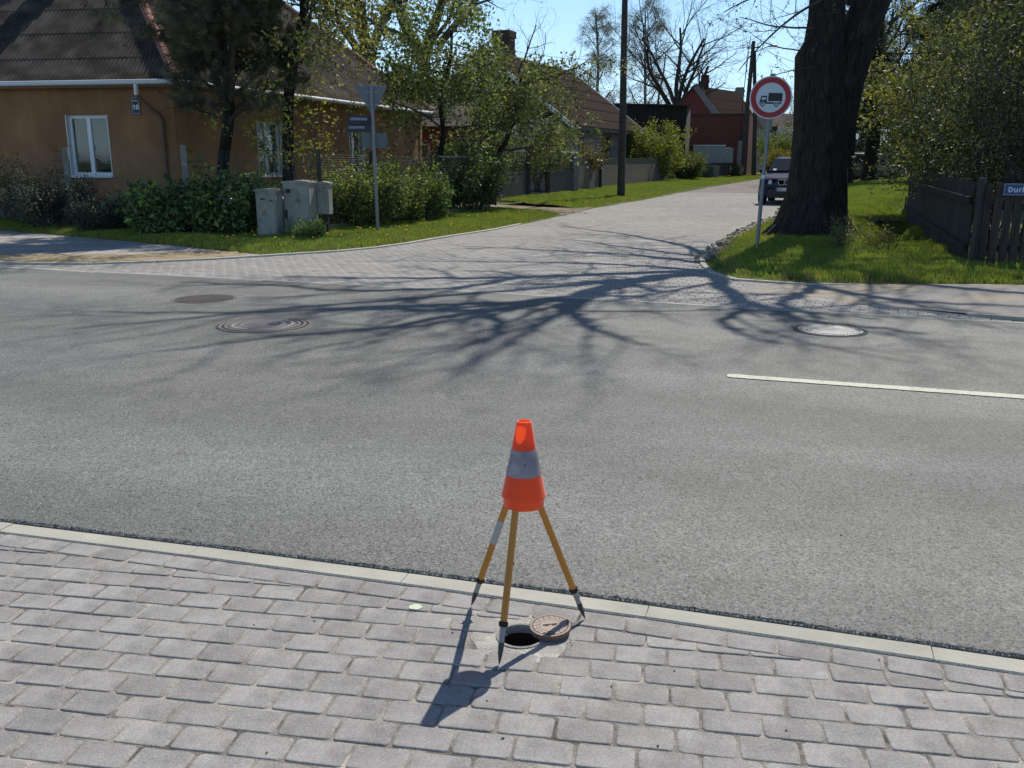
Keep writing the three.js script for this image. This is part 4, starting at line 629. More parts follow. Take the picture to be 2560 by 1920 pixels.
{
  const F = RNG(21), f = thing('picket_fence', 'dark weathered picket fence on the right facing the main road', 'fence');
  const a = [6.6, -13.12], b = [14, -10.6]; pickets(f, a, b, 0.105, 0.028, 1.16, 0.1, F);
  for (const s of [0.0, 2.2, 4.4, 6.6]) mesh('post', box(0.12, 1.3, 0.12, a[0] + 0.946 * s + 0.05, 0.6, a[1] + 0.325 * s - 0.1), M.darkPlank[1], f);
  const g = thing('board_fence', 'tall dark close-boarded fence running back from the corner post', 'fence');
  const c = [6.5, -13.2], d = [10.1, -23.9], e = [13, -30.8]; pickets(g, c, d, 0.14, 0.006, 1.24, 0.06, F, 0.02); pickets(g, d, e, 0.14, 0.01, 1.3, 0.1, F, 0.02);
  const p = thing('corner_post', 'greenish plank post joining the two dark fences at the corner', 'fence post', [6.5, 0, -13.08], 0.9);
  mesh('panel', (() => { const s = new THREE.Shape([[-0.12, 0], [0.1, 0], [0.11, 1.27], [-0.02, 1.33], [-0.12, 1.33]].map((q) => new THREE.Vector2(...q))), q = new THREE.ExtrudeGeometry(s, { depth: 0.05, bevelEnabled: true, bevelSize: 0.004, bevelThickness: 0.004, bevelSegments: 1 }); return boxUV(q); })(), std({ color: C(0.15, 0.165, 0.155), map: plankMap, roughness: 0.95 }), p);
  mesh('cap', bar(V(-0.02, 1.35, 0.025), V(0.12, 1.285, 0.025), 0.08, 0.012), M.galv, p);
  // street name plate on the pickets
  const sp = thing('street_sign', 'blue street name plate fixed to the dark picket fence', 'sign', [6.78, 0, -13.03], Math.atan2(-2.52, 7.4));
  mesh('plate', box(0.82, 0.155, 0.012, 0.44, 1.195, 0.03), std({ color: C(0.05, 0.09, 0.22), roughness: 0.5 }), sp);
  const q = new THREE.PlaneGeometry(0.82, 0.155); q.translate(0.44, 1.195, 0.0375);
  mesh('lettering', q, std({ roughness: 0.5, map: canvasTex(1640, 310, (x, w, h) => { x.fillStyle = '#2b4674'; x.fillRect(0, 0, w, h); x.strokeStyle = '#93a7c4'; x.lineWidth = 14; x.strokeRect(8, 8, w - 16, h - 16); x.fillStyle = '#c3d2e4'; x.font = 'bold 200px sans-serif'; x.textBaseline = 'middle'; x.fillText('Durbes iela', 96, h / 2 + 6); }) }), sp);
  for (const x of [0.08, 0.8]) mesh('screw', (() => { const c2 = new THREE.CylinderGeometry(0.008, 0.008, 0.006, 8); c2.rotateX(PI / 2); c2.translate(x, 1.195, 0.04); return c2; })(), M.galv, sp);
}

// ------------------------------------------------------------------ poles
{
  const p = thing('utility_pole', 'tall bare timber utility pole on the grass near the centre', 'utility pole', [4.5, 0, -38.8]);
  const m = new MB(); m.tube([V(0, -0.2, 0), V(0.0, 2.5, 0), V(-0.04, 6, 0), V(-0.07, 10.5, 0)], [0.165, 0.15, 0.125, 0.1], 14, 0.05, 3); mesh('shaft', m.geo(), M.poleWood, p);
  mesh('collar', cyl(V(0, 1.9, 0), V(0, 1.95, 0), 0.158, 0.158, 14), M.darkMetal, p);
  const q = thing('street_lamp', 'braced timber pole pair carrying a street lamp at the bend', 'street lamp', [20.85, 0, -85]);
  const a = new MB(); a.tube([V(-0.25, -0.2, 0.2), V(0.0, 6, 0), V(0.22, 11.6, 0)], [0.24, 0.2, 0.16], 10, 0.04, 5); mesh('shaft', a.geo(), M.poleWood, q);
  const b = new MB(); b.tube([V(1.3, -0.2, -1.4), V(0.95, 5, -0.8), V(0.36, 10.8, -0.1)], [0.22, 0.18, 0.15], 10, 0.04, 6); mesh('brace', b.geo(), M.poleWood, q);
  const st = new MB(); st.tube([V(-0.6, -0.2, 0.4), V(-0.5, 3.2, 0.3)], [0.2, 0.2], 8, 0.03, 7); mesh('stub', st.geo(), M.concrete, q);
  const arm = new MB(); arm.tube([V(0.25, 10.6, 0), V(0.9, 10.9, 0.05), V(1.5, 11.15, 0.1)], [0.04, 0.04, 0.035], 6); mesh('arm', arm.geo(), M.galv, q);
  const hd = new THREE.SphereGeometry(0.45, 14, 8); hd.scale(1, 0.24, 0.42); hd.rotateZ(0.12); hd.translate(1.85, 11.2, 0.1); mesh('lamp_head', hd, M.whiteMetal, q);
  mesh('crossarm', bar(V(-0.35, 11.0, 0.15), V(0.85, 11.1, -0.15), 0.1), M.poleWood, q);
  for (const [x, y] of [[-0.3, 11.15], [0.0, 11.2], [0.6, 11.25]]) mesh('insulator', cyl(V(x, y - 0.06, 0), V(x, y + 0.14, 0), 0.06, 0.045, 8), M.white, q);
  const cb = new MB(); cb.tube([V(-0.12, 12, 0.2), V(-0.5, 7, 0.3), V(-0.55, 3, 0.35)], [0.03, 0.03, 0.03], 5); cb.tube([V(-0.28, 11, 0.2), V(-0.55, 6, 0.4), V(-0.5, 3, 0.4)], [0.025, 0.025, 0.025], 5); mesh('cable', cb.geo(), M.black, q);
  const w = thing('overhead_wire', 'thin overhead wires sagging away from the lamp pole', 'wire');
  const wm = new MB(); for (const [x, y, ex, ey, ez] of [[21.0, 11.2, -2, 11.5, -88], [21.3, 11.2, 36, 9, -84], [21.9, 11.3, 34, 8.6, -96]]) { const A = V(x, y, -85), B = V(ex, ey, ez), pts = lin(16).map((t) => A.clone().lerp(B, t).add(V(0, -1.2 * 4 * t * (1 - t), 0))); wm.tube(pts, pts.map(() => 0.016), 4); } mesh('strand', wm.geo(), M.black, w);
  const wt = thing('lamp_post', 'thin dark post with a bright white head before the grey barn', 'lamp post', [24.6, 0, -92]);
  mesh('post', cyl(V(0, 0, 0), V(0, 3.6, 0), 0.06, 0.05, 8), M.darkMetal, wt); mesh('lantern', box(0.3, 0.62, 0.2, 0.1, 3.9, 0, 0, 0, -0.35), M.white, wt); mesh('cap', box(0.4, 0.1, 0.3, 0.22, 4.28, 0, 0, 0, -0.35), M.darkMetal, wt);
}

// ------------------------------------------------------------------ road signs
{ // no lorries
  const s = thing('road_sign', 'round red-rimmed sign with a black lorry on a leaning post', 'road sign', [4.28, 0, -16.15]);
  const top = V(0.06, 2.2, 0.02); mesh('post', cyl(V(-0.02, -0.2, 0), V(0.075, 2.96, 0), 0.033, 0.033, 14), M.galv, s);
  const d = new THREE.Group(); d.name = 'disc'; d.position.set(0.045, 2.6, 0.075); d.rotation.y = -0.18; d.rotation.z = -0.03; s.add(d);
  const rim = new THREE.TorusGeometry(0.335, 0.012, 8, 48); mesh('rim', rim, M.whiteMetal, d);
  const bk = new THREE.CylinderGeometry(0.335, 0.335, 0.006, 48); bk.rotateX(PI / 2); mesh('back_plate', norm(bk), M.galv, d);
  const face = new THREE.CircleGeometry(0.333, 48); face.translate(0, 0, 0.0045);
  mesh('face', face, std({ roughness: 0.5, map: canvasTex(1024, 1024, (x) => {
    x.fillStyle = '#cfd4d6'; x.fillRect(0, 0, 1024, 1024); x.fillStyle = '#9d1f2b'; x.beginPath(); x.arc(512, 512, 506, 0, 7); x.fill(); x.fillStyle = '#c3cbd3'; x.beginPath(); x.arc(512, 512, 366, 0, 7); x.fill();
    x.fillStyle = '#15171e'; x.fillRect(450, 395, 350, 205); x.fillRect(400, 622, 380, 44); x.fillRect(760, 610, 30, 36);
    x.beginPath(); x.moveTo(240, 690); x.lineTo(240, 590); x.lineTo(256, 575); x.lineTo(268, 510); x.quadraticCurveTo(272, 482, 300, 470); x.lineTo(420, 464); x.lineTo(420, 660); x.lineTo(260, 690); x.fill();
    x.fillStyle = '#c3cbd3'; x.beginPath(); x.moveTo(284, 572); x.lineTo(296, 510); x.lineTo(394, 500); x.lineTo(394, 560); x.closePath(); x.fill(); x.fillRect(420, 464, 18, 150);
    for (const cx of [322, 660]) { x.fillStyle = '#c3cbd3'; x.beginPath(); x.arc(cx, 682, 68, 0, 7); x.fill(); x.fillStyle = '#15171e'; x.beginPath(); x.arc(cx, 682, 56, 0, 7); x.fill(); x.fillStyle = '#c3cbd3'; x.beginPath(); x.arc(cx, 682, 28, 0, 7); x.fill(); }
  }) }), d);
  for (const y of [0.2, -0.2]) mesh('clamp', box(0.34, 0.035, 0.03, 0, y, -0.022), M.galv, d);
  mesh('cap', cyl(V(0.074, 2.93, 0), V(0.075, 2.985, 0), 0.045, 0.04, 12), std({ color: C(0.05, 0.22, 0.18), roughness: 0.5 }), s);
  mesh('band', cyl(V(0.022, 1.28, 0), V(0.024, 1.34, 0), 0.037, 0.037, 14), M.whiteMetal, s);
}
{ // yield sign seen from behind, with street plates
  const s = thing('yield_sign', 'back of a grey triangular yield sign on a slim post', 'road sign', [-2.87, 0, -19.85]);
  mesh('post', cyl(V(0.01, -0.2, 0), V(-0.03, 3.05, 0), 0.036, 0.034, 14), M.galv, s);
  const tri = new THREE.Shape(), r = 0.03, P = [[-0.33, 0.28], [0.33, 0.28], [0, -0.3]].map((p) => new THREE.Vector2(...p));
  for (let i = 0; i < 3; i++) { const p = P[i], a = P[(i + 2) % 3], b = P[(i + 1) % 3], u = a.clone().sub(p).normalize().multiplyScalar(r * 1.6).add(p), w = b.clone().sub(p).normalize().multiplyScalar(r * 1.6).add(p); i ? tri.lineTo(u.x, u.y) : tri.moveTo(u.x, u.y); tri.quadraticCurveTo(p.x, p.y, w.x, w.y); }
  const backGrey = std({ color: C(0.15, 0.17, 0.20), roughness: 0.6, metalness: 0.2 });
  const g = new THREE.ExtrudeGeometry(tri, { depth: 0.02, bevelEnabled: true, bevelSize: 0.006, bevelThickness: 0.004, bevelSegments: 2 }); g.translate(-0.03, 2.79, -0.075); g.rotateY(0.12); mesh('plate', g, backGrey, s);
  for (const y of [2.95, 2.7]) mesh('clamp', box(0.3, 0.035, 0.02, -0.03, y, -0.045, 0.12), M.galv, s);
  const q = new THREE.Group(); q.name = 'name_plate'; q.position.set(-0.02, 2.33, 0.0); q.rotation.y = 0.55; s.add(q);
  const blue = std({ color: C(0.018, 0.022, 0.045), roughness: 0.45 }), pm = (w) => std({ roughness: 0.45, map: canvasTex(512, 128, (x) => { x.fillStyle = '#1b2036'; x.fillRect(0, 0, 512, 128); x.fillStyle = '#8d97aa'; x.fillRect(40, 30, 430 * w, 44); x.fillStyle = '#1b2036'; for (let i = 0; i < 10; i++) x.fillRect(60 + i * 40, 26 + (i * 13) % 20, 12, 40); }) });
  mesh('plate', box(0.5, 0.16, 0.014, -0.29, 0.06, 0), blue, q); const q1 = new THREE.PlaneGeometry(0.49, 0.15); q1.translate(-0.29, 0.06, 0.009); mesh('plate_face', q1, pm(0.9), q);
  const q2 = new THREE.Group(); q2.name = 'name_plate'; q2.position.set(-0.02, 2.2, 0.01); q2.rotation.y = -0.1; s.add(q2);
  mesh('plate', box(0.52, 0.16, 0.014, -0.3, 0.03, 0), blue, q2); const q3 = new THREE.PlaneGeometry(0.51, 0.15); q3.translate(-0.3, 0.03, 0.009); mesh('plate_face', q3, pm(0.8), q2);
  mesh('supplement', box(0.5, 0.3, 0.018, -0.0, 1.98, -0.055, 0.12), std({ color: C(0.11, 0.135, 0.155), roughness: 0.6, metalness: 0.2 }), s);
}

// ------------------------------------------------------------------ the open valve box, its cover and the tripod with the cone
{
  const v = thing('valve_box', 'open round valve box in the footway with a pale metal rim', 'valve box', [HOLE[0], 0, HOLE[1]]);
  const rim = new THREE.LatheGeometry([[0.074, -0.05], [0.074, -0.001], [0.0755, 0.0008], [0.0845, 0.0008], [0.0855, -0.001], [0.0855, -0.02]].map((p) => new THREE.Vector2(...p)), 64); mesh('rim', rim, std({ color: C(0.42, 0.40, 0.37), roughness: 0.6, metalness: 0.3, bumpMap: stoneBump, bumpScale: 0.003 }), v);
  const pit = new THREE.LatheGeometry([[0, -0.5], [0.073, -0.5], [0.0735, -0.2], [0.0735, -0.03]].map((p) => new THREE.Vector2(...p)), 48); pit.scale(1, 1, 1); mesh('shaft', pit, std({ color: C(0.035, 0.018, 0.014), roughness: 0.9, side: THREE.DoubleSide }), v);
  const c = thing('valve_cover', 'rusty brown valve cover with a brick pattern lying half over the hole', 'manhole cover', [0.134, 0.001, -2.912]);
  c.rotation.set(0.05, 0.12, 0.035); c.scale.set(1.02, 0.62, 1.02);
  const Rr = 0.072, bd = new THREE.LatheGeometry([[0, 0.004], [Rr - 0.008, 0.004], [Rr - 0.004, 0.006], [Rr, 0.03], [Rr, 0.036], [Rr - 0.0025, 0.0385], [Rr - 0.011, 0.0385], [Rr - 0.012, 0.0355], [0, 0.0355]].map((p) => new THREE.Vector2(...p)), 72);
  const rustTop = std({ color: C(0.43, 0.36, 0.31), roughness: 0.85, bumpMap: stoneBump, bumpScale: 0.003 });
  // the T shaped key slot is cut out of the raised centre boss
  const boss = new THREE.Shape(); boss.absarc(0, 0, 0.036, 0, 2 * PI); const slot = new THREE.Path([[-0.027, 0.009], [0.027, 0.009], [0.024, 0.0], [0.007, -0.006], [0.006, 0.002], [-0.006, 0.002], [-0.007, -0.006], [-0.024, 0.0]].map((p) => new THREE.Vector2(...p))); boss.holes.push(slot);
  const bg = new THREE.ExtrudeGeometry(boss, { depth: 0.0032, bevelEnabled: false, curveSegments: 32 }); bg.rotateX(-PI / 2); bg.translate(0, 0.0354, 0);
  mesh('body', boxUV(bd), std({ color: C(0.15, 0.10, 0.08), roughness: 0.9, bumpMap: stoneBump, bumpScale: 0.004 }), c); mesh('boss', boxUV(bg), rustTop, c);
  const fl = new THREE.ShapeGeometry(new THREE.Shape(slot.getPoints())); fl.rotateX(-PI / 2); fl.translate(0, 0.0359, 0); mesh('key_slot', fl, M.rustDark, c);
  const bricks = []; const f = RNG(4);
  for (const [r0, r1, n, o] of [[0.0375, 0.0475, 13, 0], [0.0485, 0.0585, 17, 0.1]]) for (let i = 0; i < n; i++) {
    const a0 = (i + o) / n * 2 * PI + 0.022, a1 = (i + 1 + o) / n * 2 * PI - 0.022; if (Math.abs(((a0 + a1) / 2) % (2 * PI) - 4.6) < 0.33) continue;
    const s = new THREE.Shape(); s.absarc(0, 0, r1, a0, a1, false); s.absarc(0, 0, r0, a1, a0, true); const g = new THREE.ExtrudeGeometry(s, { depth: 0.0032, bevelEnabled: false, curveSegments: 5 }); g.rotateX(-PI / 2); g.translate(0, 0.0353, 0); bricks.push(g);
  }
  mesh('brick_relief', boxUV(merge(bricks)), rustTop, c, 'stuff');
  const wl = [[[-0.010, 0.0], [-0.006, 0.012], [0, 0.002], [0.006, 0.012], [0.010, 0.0]]][0]; const seg = []; for (let i = 0; i < 4; i++) seg.push(bar(V(wl[i][0], 0.037, 0.054 - wl[i][1] + 0.0), V(wl[i + 1][0], 0.037, 0.054 - wl[i + 1][1]), 0.003, 0.004)); const wg = merge(seg); wg.translate(0, 0, -0.0); wg.applyMatrix4(new THREE.Matrix4().makeTranslation(0, 0, 0)); mesh('letter', wg, rustTop, c); mesh('edge_ring', boxUV(ringGeo(Rr - 0.011, Rr - 0.001, 0.03, 0.0392)), rustTop, c);
}
{
  const t = thing('tripod', 'small three-legged stand with amber legs over the open valve box', 'tripod', [0.04, 0, -2.935]);
  const amber = std({ color: C(0.68, 0.275, 0.03), roughness: 0.45, map: tex(128, (x, y, i, j) => { const v = 0.86 + (fbm(x * 20, y * 3, 3) - 0.5) * 0.22; return [v, v, v]; }) });
  const steel = std({ color: C(0.26, 0.26, 0.27), roughness: 0.5, metalness: 0.3 }), spike = std({ color: C(0.05, 0.055, 0.06), roughness: 0.55, metalness: 0.3 });
  const feet = [[-0.19, -0.165], [-0.082, 0.245], [0.222, -0.065]], head = [[-0.012, -0.004], [-0.012, -0.012], [0.0, -0.004]];
  feet.forEach(([x, z], i) => {
    const a = V(x, 0.001, z), b = V(head[i][0], 0.60, head[i][1]), at = (k) => a.clone().lerp(b, k), leg = new THREE.Group(); leg.name = 'leg'; t.add(leg);
    // a fluted tube: two ribs and a groove along the front
    const dir = b.clone().sub(a).normalize(), s = new THREE.Shape(), n = 40, r = 0.0118; for (let k = 0; k < n; k++) { const th = k / n * 2 * PI, q = r * (1 - 0.16 * Math.exp(-Math.pow((((th * 3 / (2 * PI)) % 1) - 0.5) / 0.07, 2))); k ? s.lineTo(Math.cos(th) * q, Math.sin(th) * q) : s.moveTo(q, 0); }
    const g = new THREE.ExtrudeGeometry(s, { depth: at(1).distanceTo(at(0.205)), bevelEnabled: false, curveSegments: 4 }); g.applyMatrix4(new THREE.Matrix4().lookAt(b, a, V(0, 1, 0))); g.translate(at(0.205).x, at(0.205).y, at(0.205).z);
    mesh('tube', norm(g), amber, leg);
    mesh('collar', merge([cyl(at(0.192), at(0.212), 0.0155, 0.0155, 20), cyl(at(0.186), at(0.192), 0.013, 0.0155, 20)]), M.black, leg);
    mesh('sleeve', cyl(at(0.108), at(0.187), 0.0088, 0.0098, 18), steel, leg);
    const sp = new MB(); sp.tube([at(0.11), at(0.085), at(0.05), at(0.015), at(0)], [0.0096, 0.0094, 0.0072, 0.003, 0.0006], 16); mesh('spike', sp.geo(), spike, leg);
    const side = dir.clone().cross(V(0, 0, 1)).normalize(); for (const k of i === 0 ? [-1, 1] : [1]) { const sc = new THREE.SphereGeometry(0.0042, 10, 8); const c = at(i === 0 ? 0.212 : 0.15).add(side.clone().multiplyScalar(k * (i === 0 ? 0.0165 : 0.0108))); sc.translate(c.x, c.y, c.z); mesh('screw', sc, i === 0 ? M.white : steel, leg); }
    if (i === 0) mesh('label_band', cyl(at(0.475), at(0.635), 0.0126, 0.0126, 20), std({ color: C(0.36, 0.36, 0.36), roughness: 0.6 }), leg);
    if (i === 1) { const sc = new THREE.SphereGeometry(0.0035, 10, 8), c = at(0.50).add(V(0.0125, 0, 0.002)); sc.translate(c.x, c.y, c.z); mesh('screw', sc, M.rustPipe, leg); }
  });
  mesh('head', merge([cyl(V(0, 0.595, 0.01), V(0, 0.63, 0.01), 0.034, 0.028, 24), cyl(V(0, 0.63, 0.01), V(0, 0.69, 0.01), 0.01, 0.01, 16)]), M.black, t);
  const c = thing('traffic_cone', 'orange traffic cone with a grey reflective band set on the tripod', 'traffic cone', [0.04, 0.462, -2.935]);
  const orange = new THREE.MeshPhysicalMaterial({ color: C(1.0, 0.125, 0.012), roughness: 0.97, clearcoat: 0.2, clearcoatRoughness: 0.25, transmission: 0.55, thickness: 0, side: THREE.DoubleSide });
  const prof = [[0.0675, 0.0], [0.0695, 0.003], [0.0705, 0.03], [0.0745, 0.0335], [0.0765, 0.037], [0.0745, 0.042], [0.0700, 0.06], [0.0640, 0.09], [0.0590, 0.113], [0.0415, 0.200], [0.0262, 0.286], [0.0250, 0.2925], [0.0232, 0.2945], [0.0205, 0.2945], [0.0195, 0.292]];
  mesh('shell', new THREE.LatheGeometry(prof.map((p) => new THREE.Vector2(...p)), 72), orange, c);
  const band = new THREE.LatheGeometry([[0.0595, 0.1125], [0.0599, 0.113], [0.0422, 0.2005], [0.0416, 0.2008]].map((p) => new THREE.Vector2(...p)), 72);
  mesh('reflective_band', band, std({ color: C(1, 1, 1), roughness: 0.6, map: tex(256, (x, y, i, j) => { let v = 0.55 + (fbm(x * 9, y * 9, 4, 9) - 0.5) * 0.2; if (vnoise(x * 60, y * 22, 0) > 0.9) v -= 0.24; return [v * 1.02, v * 0.97, v * 1.03]; }) }), c);
  const gl = [0.9, 1.15].map((a) => V(Math.sin(a - 0.45) * 0.0745, 0.031, Math.cos(a - 0.45) * 0.0745)); 
  mesh('rim_flash', bar(gl[0], gl[1], 0.003, 0.0022), orange, c);
}

// ------------------------------------------------------------------ manhole covers in the road
function ringGeo(r0, r1, y0, y1, seg = 64) { return new THREE.LatheGeometry([[r0, y0], [r0, y1 - 0.002], [r0 + 0.003, y1], [r1 - 0.003, y1], [r1, y1 - 0.002], [r1, y0]].map((p) => new THREE.Vector2(...p)), seg); }
{
  const a = thing('manhole_cover', 'big dark round manhole cover in a stepped iron ring on the left', 'manhole cover', [-2.47, 0.006, -9.0], 0.3);
  mesh('ring', merge([ringGeo(0.395, 0.425, -0.05, 0.004), ringGeo(0.335, 0.372, -0.05, 0.006)]), M.castIron, a);
  const gap = new THREE.RingGeometry(0.372, 0.395, 64); gap.rotateX(-PI / 2); gap.translate(0, 0.0012, 0); mesh('groove', gap, M.black, a);
  mesh('lid', (() => { const g = new THREE.CylinderGeometry(0.325, 0.325, 0.05, 64); g.translate(0, -0.021, 0); return boxUV(g); })(), M.castIron, a);
  const gp = new THREE.RingGeometry(0.325, 0.336, 64); gp.rotateX(-PI / 2); gp.translate(0, 0.0005, 0); mesh('groove', gp, M.black, a);
  const rel = [ringGeo(0.28, 0.30, 0.003, 0.009), ringGeo(0.20, 0.215, 0.003, 0.009)]; for (let i = 0; i < 6; i++) rel.push(box(0.13, 0.006, 0.03, 0.11, 0.006, 0, i * PI / 3)); for (let i = 0; i < 14; i++) rel.push(box(0.045, 0.006, 0.02, 0.247, 0.006, 0, i * 2 * PI / 14));
  mesh('relief', boxUV(merge(rel)), std({ color: C(0.36, 0.345, 0.345), roughness: 0.6, metalness: 0.4, bumpMap: stoneBump, bumpScale: 0.003 }), a);
  const seam = ringGeo(0.425, 0.45, -0.01, 0.0015); mesh('tar_seam', seam, std({ color: C(0.05, 0.05, 0.05), roughness: 0.9 }), a);
  const b = thing('manhole_cover', 'shiny worn ribbed manhole cover in the lane on the right', 'manhole cover', [3.05, 0.007, -8.69], -0.35);
  mesh('lid', (() => { const g = new THREE.CylinderGeometry(0.262, 0.262, 0.05, 64); g.translate(0, -0.022, 0); return boxUV(g); })(), M.shinyIron, b);
  mesh('ring', ringGeo(0.268, 0.30, -0.05, 0.007), M.shinyIron, b);
  const ribs = []; for (let i = -9; i <= 9; i++) { const x = i * 0.026, l = Math.sqrt(0.235 * 0.235 - x * x) * 2; if (l > 0.05) ribs.push(box(0.012, 0.006, l, x, 0.006, 0)); } mesh('ribs', boxUV(merge(ribs)), M.shinyIron, b);
  mesh('tar_seam', ringGeo(0.30, 0.345, -0.01, 0.001), std({ color: C(0.05, 0.05, 0.05), roughness: 0.9 }), b);
  const c = thing('manhole_cover', 'dull brown sunken manhole cover beyond the big stepped one', 'manhole cover', [-3.62, 0.004, -10.75], 0.1);
  mesh('lid', (() => { const g = new THREE.CylinderGeometry(0.33, 0.33, 0.03, 56); g.translate(0, -0.012, 0); return boxUV(g); })(), std({ color: C(0.22, 0.20, 0.195), roughness: 0.95, map: stoneTex, bumpMap: stoneBump, bumpScale: 0.01 }), c);
  mesh('ring', ringGeo(0.335, 0.37, -0.03, 0.003), std({ color: C(0.14, 0.13, 0.125), roughness: 0.9 }), c);
  const r2 = []; for (let i = -6; i <= 6; i++) { const x = i * 0.045, l = Math.sqrt(0.3 * 0.3 - x * x) * 2; for (let k = -6; k <= 6; k++) if (Math.abs(k * 0.045) < l / 2 - 0.01) r2.push(box(0.028, 0.004, 0.028, x, 0.004, k * 0.045)); } mesh('studs', boxUV(merge(r2)), std({ color: C(0.125, 0.11, 0.105), roughness: 0.9 }), c, 'stuff');
}

{ // culvert under the plank
  const t = thing('culvert_pipe', 'dark mouth of a concrete culvert pipe in the ditch under the plank', 'pipe', [9.62, -0.42, -23.75], R(158)); const g = new THREE.LatheGeometry([[0.2, 0], [0.2, 1.4], [0.26, 1.4], [0.26, 0], [0.2, 0]].map((p) => new THREE.Vector2(...p)), 28); g.rotateX(PI / 2); mesh('pipe', boxUV(g), M.concrete, t); const d = new THREE.CircleGeometry(0.2, 24); d.translate(0, 0, 0.9); mesh('silt', d, M.black, t); }
// ------------------------------------------------------------------ utility cabinets
function cabinet(label, [x, z], turn, w, h, d, y0, { handle, sign, vents } = {}) {
  const t = thing('utility_cabinet', label, 'utility cabinet', [x, 0, z], turn);
  mesh('body', box(w, h, d, 0, y0 + h / 2, 0), M.cabinet, t);
  mesh('roof', (() => { const s = new THREE.Shape([[-w / 2 - 0.025, 0], [w / 2 + 0.025, 0], [w / 2 + 0.025, 0.035], [0, 0.06], [-w / 2 - 0.025, 0.035]].map((p) => new THREE.Vector2(...p))); const g = new THREE.ExtrudeGeometry(s, { depth: d + 0.05, bevelEnabled: false }); g.translate(0, y0 + h, -d / 2 - 0.025); return boxUV(g); })(), M.cabinet, t);
  const door = mesh('door', box(w - 0.05, h - 0.07, 0.014, 0, y0 + h / 2 - 0.005, d / 2 + 0.007), M.cabinet, t);
  if (y0 < 0.1) mesh('plinth', box(w + 0.02, 0.12, d + 0.02, 0, 0.03, 0), M.concrete, t); else mesh('bracket', box(w * 0.4, y0, 0.08, 0, y0 / 2, -d / 2 + 0.06), M.darkMetal, t);
  if (handle) mesh('handle', box(handle[2], handle[3], 0.03, handle[0], handle[1], d / 2 + 0.028), M.darkMetal, door);
  if (sign) { const [sx, sy, r, col] = sign, m = [[0, 1], [1, 2], [2, 0]].map(([p, q]) => { const A = [V(0, r, 0), V(-r * 0.87, -r * 0.5, 0), V(r * 0.87, -r * 0.5, 0)]; return bar(A[p], A[q], r * 0.16, 0.004); }); m.push(bar(V(0.01, r * 0.55, 0), V(-0.012, 0.0, 0), r * 0.14, 0.004), bar(V(-0.012, 0.0, 0), V(0.012, -0.005, 0), r * 0.12, 0.004), bar(V(0.012, -0.005, 0), V(0, -r * 0.38, 0), r * 0.14, 0.004)); const g = merge(m); g.translate(sx, sy, d / 2 + 0.018); mesh('warning_triangle', g, std({ color: C(...col), roughness: 0.8 }), door); }
  if (vents) for (const [vx, vy, vw, vh] of vents) mesh('vent', box(vw, vh, 0.012, vx, vy, d / 2 + 0.016), M.darkMetal, door);
  return t;
}
cabinet('low grey utility cabinet, the left one of the three on the corner verge', [-4.88, -18.85], -0.18, 0.42, 0.98, 0.34, 0, { sign: [-0.02, 0.54, 0.075, [0.28, 0.17, 0.08]], vents: [[-0.06, 0.83, 0.11, 0.03], [0.12, 0.8, 0.06, 0.02]] });
cabinet('tall grey utility cabinet streaked with dirt, in the middle of three', [-4.32, -19.1], -0.18, 0.56, 1.13, 0.36, 0, { handle: [-0.22, 0.52, 0.04, 0.17], sign: [0.04, 0.78, 0.07, [0.12, 0.12, 0.12]], vents: [[-0.16, 0.98, 0.1, 0.08]] });
cabinet('small grey meter box hung to the right of the tall utility cabinet', [-3.87, -19.35], -0.18, 0.27, 0.6, 0.2, 0.5, { vents: [[0.06, 1.03, 0.07, 0.015]] });

// ------------------------------------------------------------------ vehicles
function section(m, z, pts) { return pts.map(([x, y]) => m.v(x, y, z, z, y)); }
function bodyLoft(secs) {                                // secs: [z, halfWidth, bottom, top, roundness]
  const m = new MB(), rows = secs.map(([z, w, b, t, k = 0.1]) => { const h = [[0, t], [w * 0.5, t - k * 0.06], [w * 0.8, t - k * 0.25], [w * 0.94, t - k], [w, t - k * 2.4], [w, (b + t) * 0.5], [w * 0.985, b + 0.12], [w * 0.93, b], [0, b]]; return section(m, z, [...h, ...h.slice(1, -1).reverse().map(([x, y]) => [-x, y])]); });
  for (let r = 0; r < rows.length - 1; r++) { const n = rows[r].length; for (let i = 0; i < n; i++) m.quad(rows[r][i], rows[r + 1][i], rows[r + 1][(i + 1) % n], rows[r][(i + 1) % n]); }
  for (const r of [rows[0], rows[rows.length - 1]]) for (let i = 1; i < r.length - 1; i++) r === rows[0] ? m.tri(r[0], r[i], r[i + 1]) : m.tri(r[0], r[i + 1], r[i]);
  return m.geo();
}
function panel(a, b, c, d, k = 0.004) { const m = new MB(), n = b.clone().sub(a).cross(d.clone().sub(a)).normalize().multiplyScalar(k), v = [a, b, c, d].map((p) => p.clone().add(n)).map((p) => m.v(p.x, p.y, p.z)); m.quad(...v); return m.geo(); }
function wheel(t, x, z, r, w) { const g = new THREE.Group(); g.name = 'wheel'; g.position.set(x, r, z); t.add(g); const ty = new THREE.LatheGeometry([[r * 0.66, -w / 2], [r * 0.94, -w / 2], [r, -w * 0.36], [r, w * 0.36], [r * 0.94, w / 2], [r * 0.66, w / 2]].map((p) => new THREE.Vector2(...p)), 32); ty.rotateZ(PI / 2); mesh('tyre', ty, M.rubber, g); const rim = [cyl(V(-w * 0.38, 0, 0), V(w * 0.38, 0, 0), r * 0.22, r * 0.22, 12)]; for (let i = 0; i < 5; i++) { const b = box(w * 0.7, r * 1.3, 0.05, 0, 0, 0); b.rotateX(i * PI / 5); rim.push(b); } mesh('rim', merge(rim), M.galv, g); }
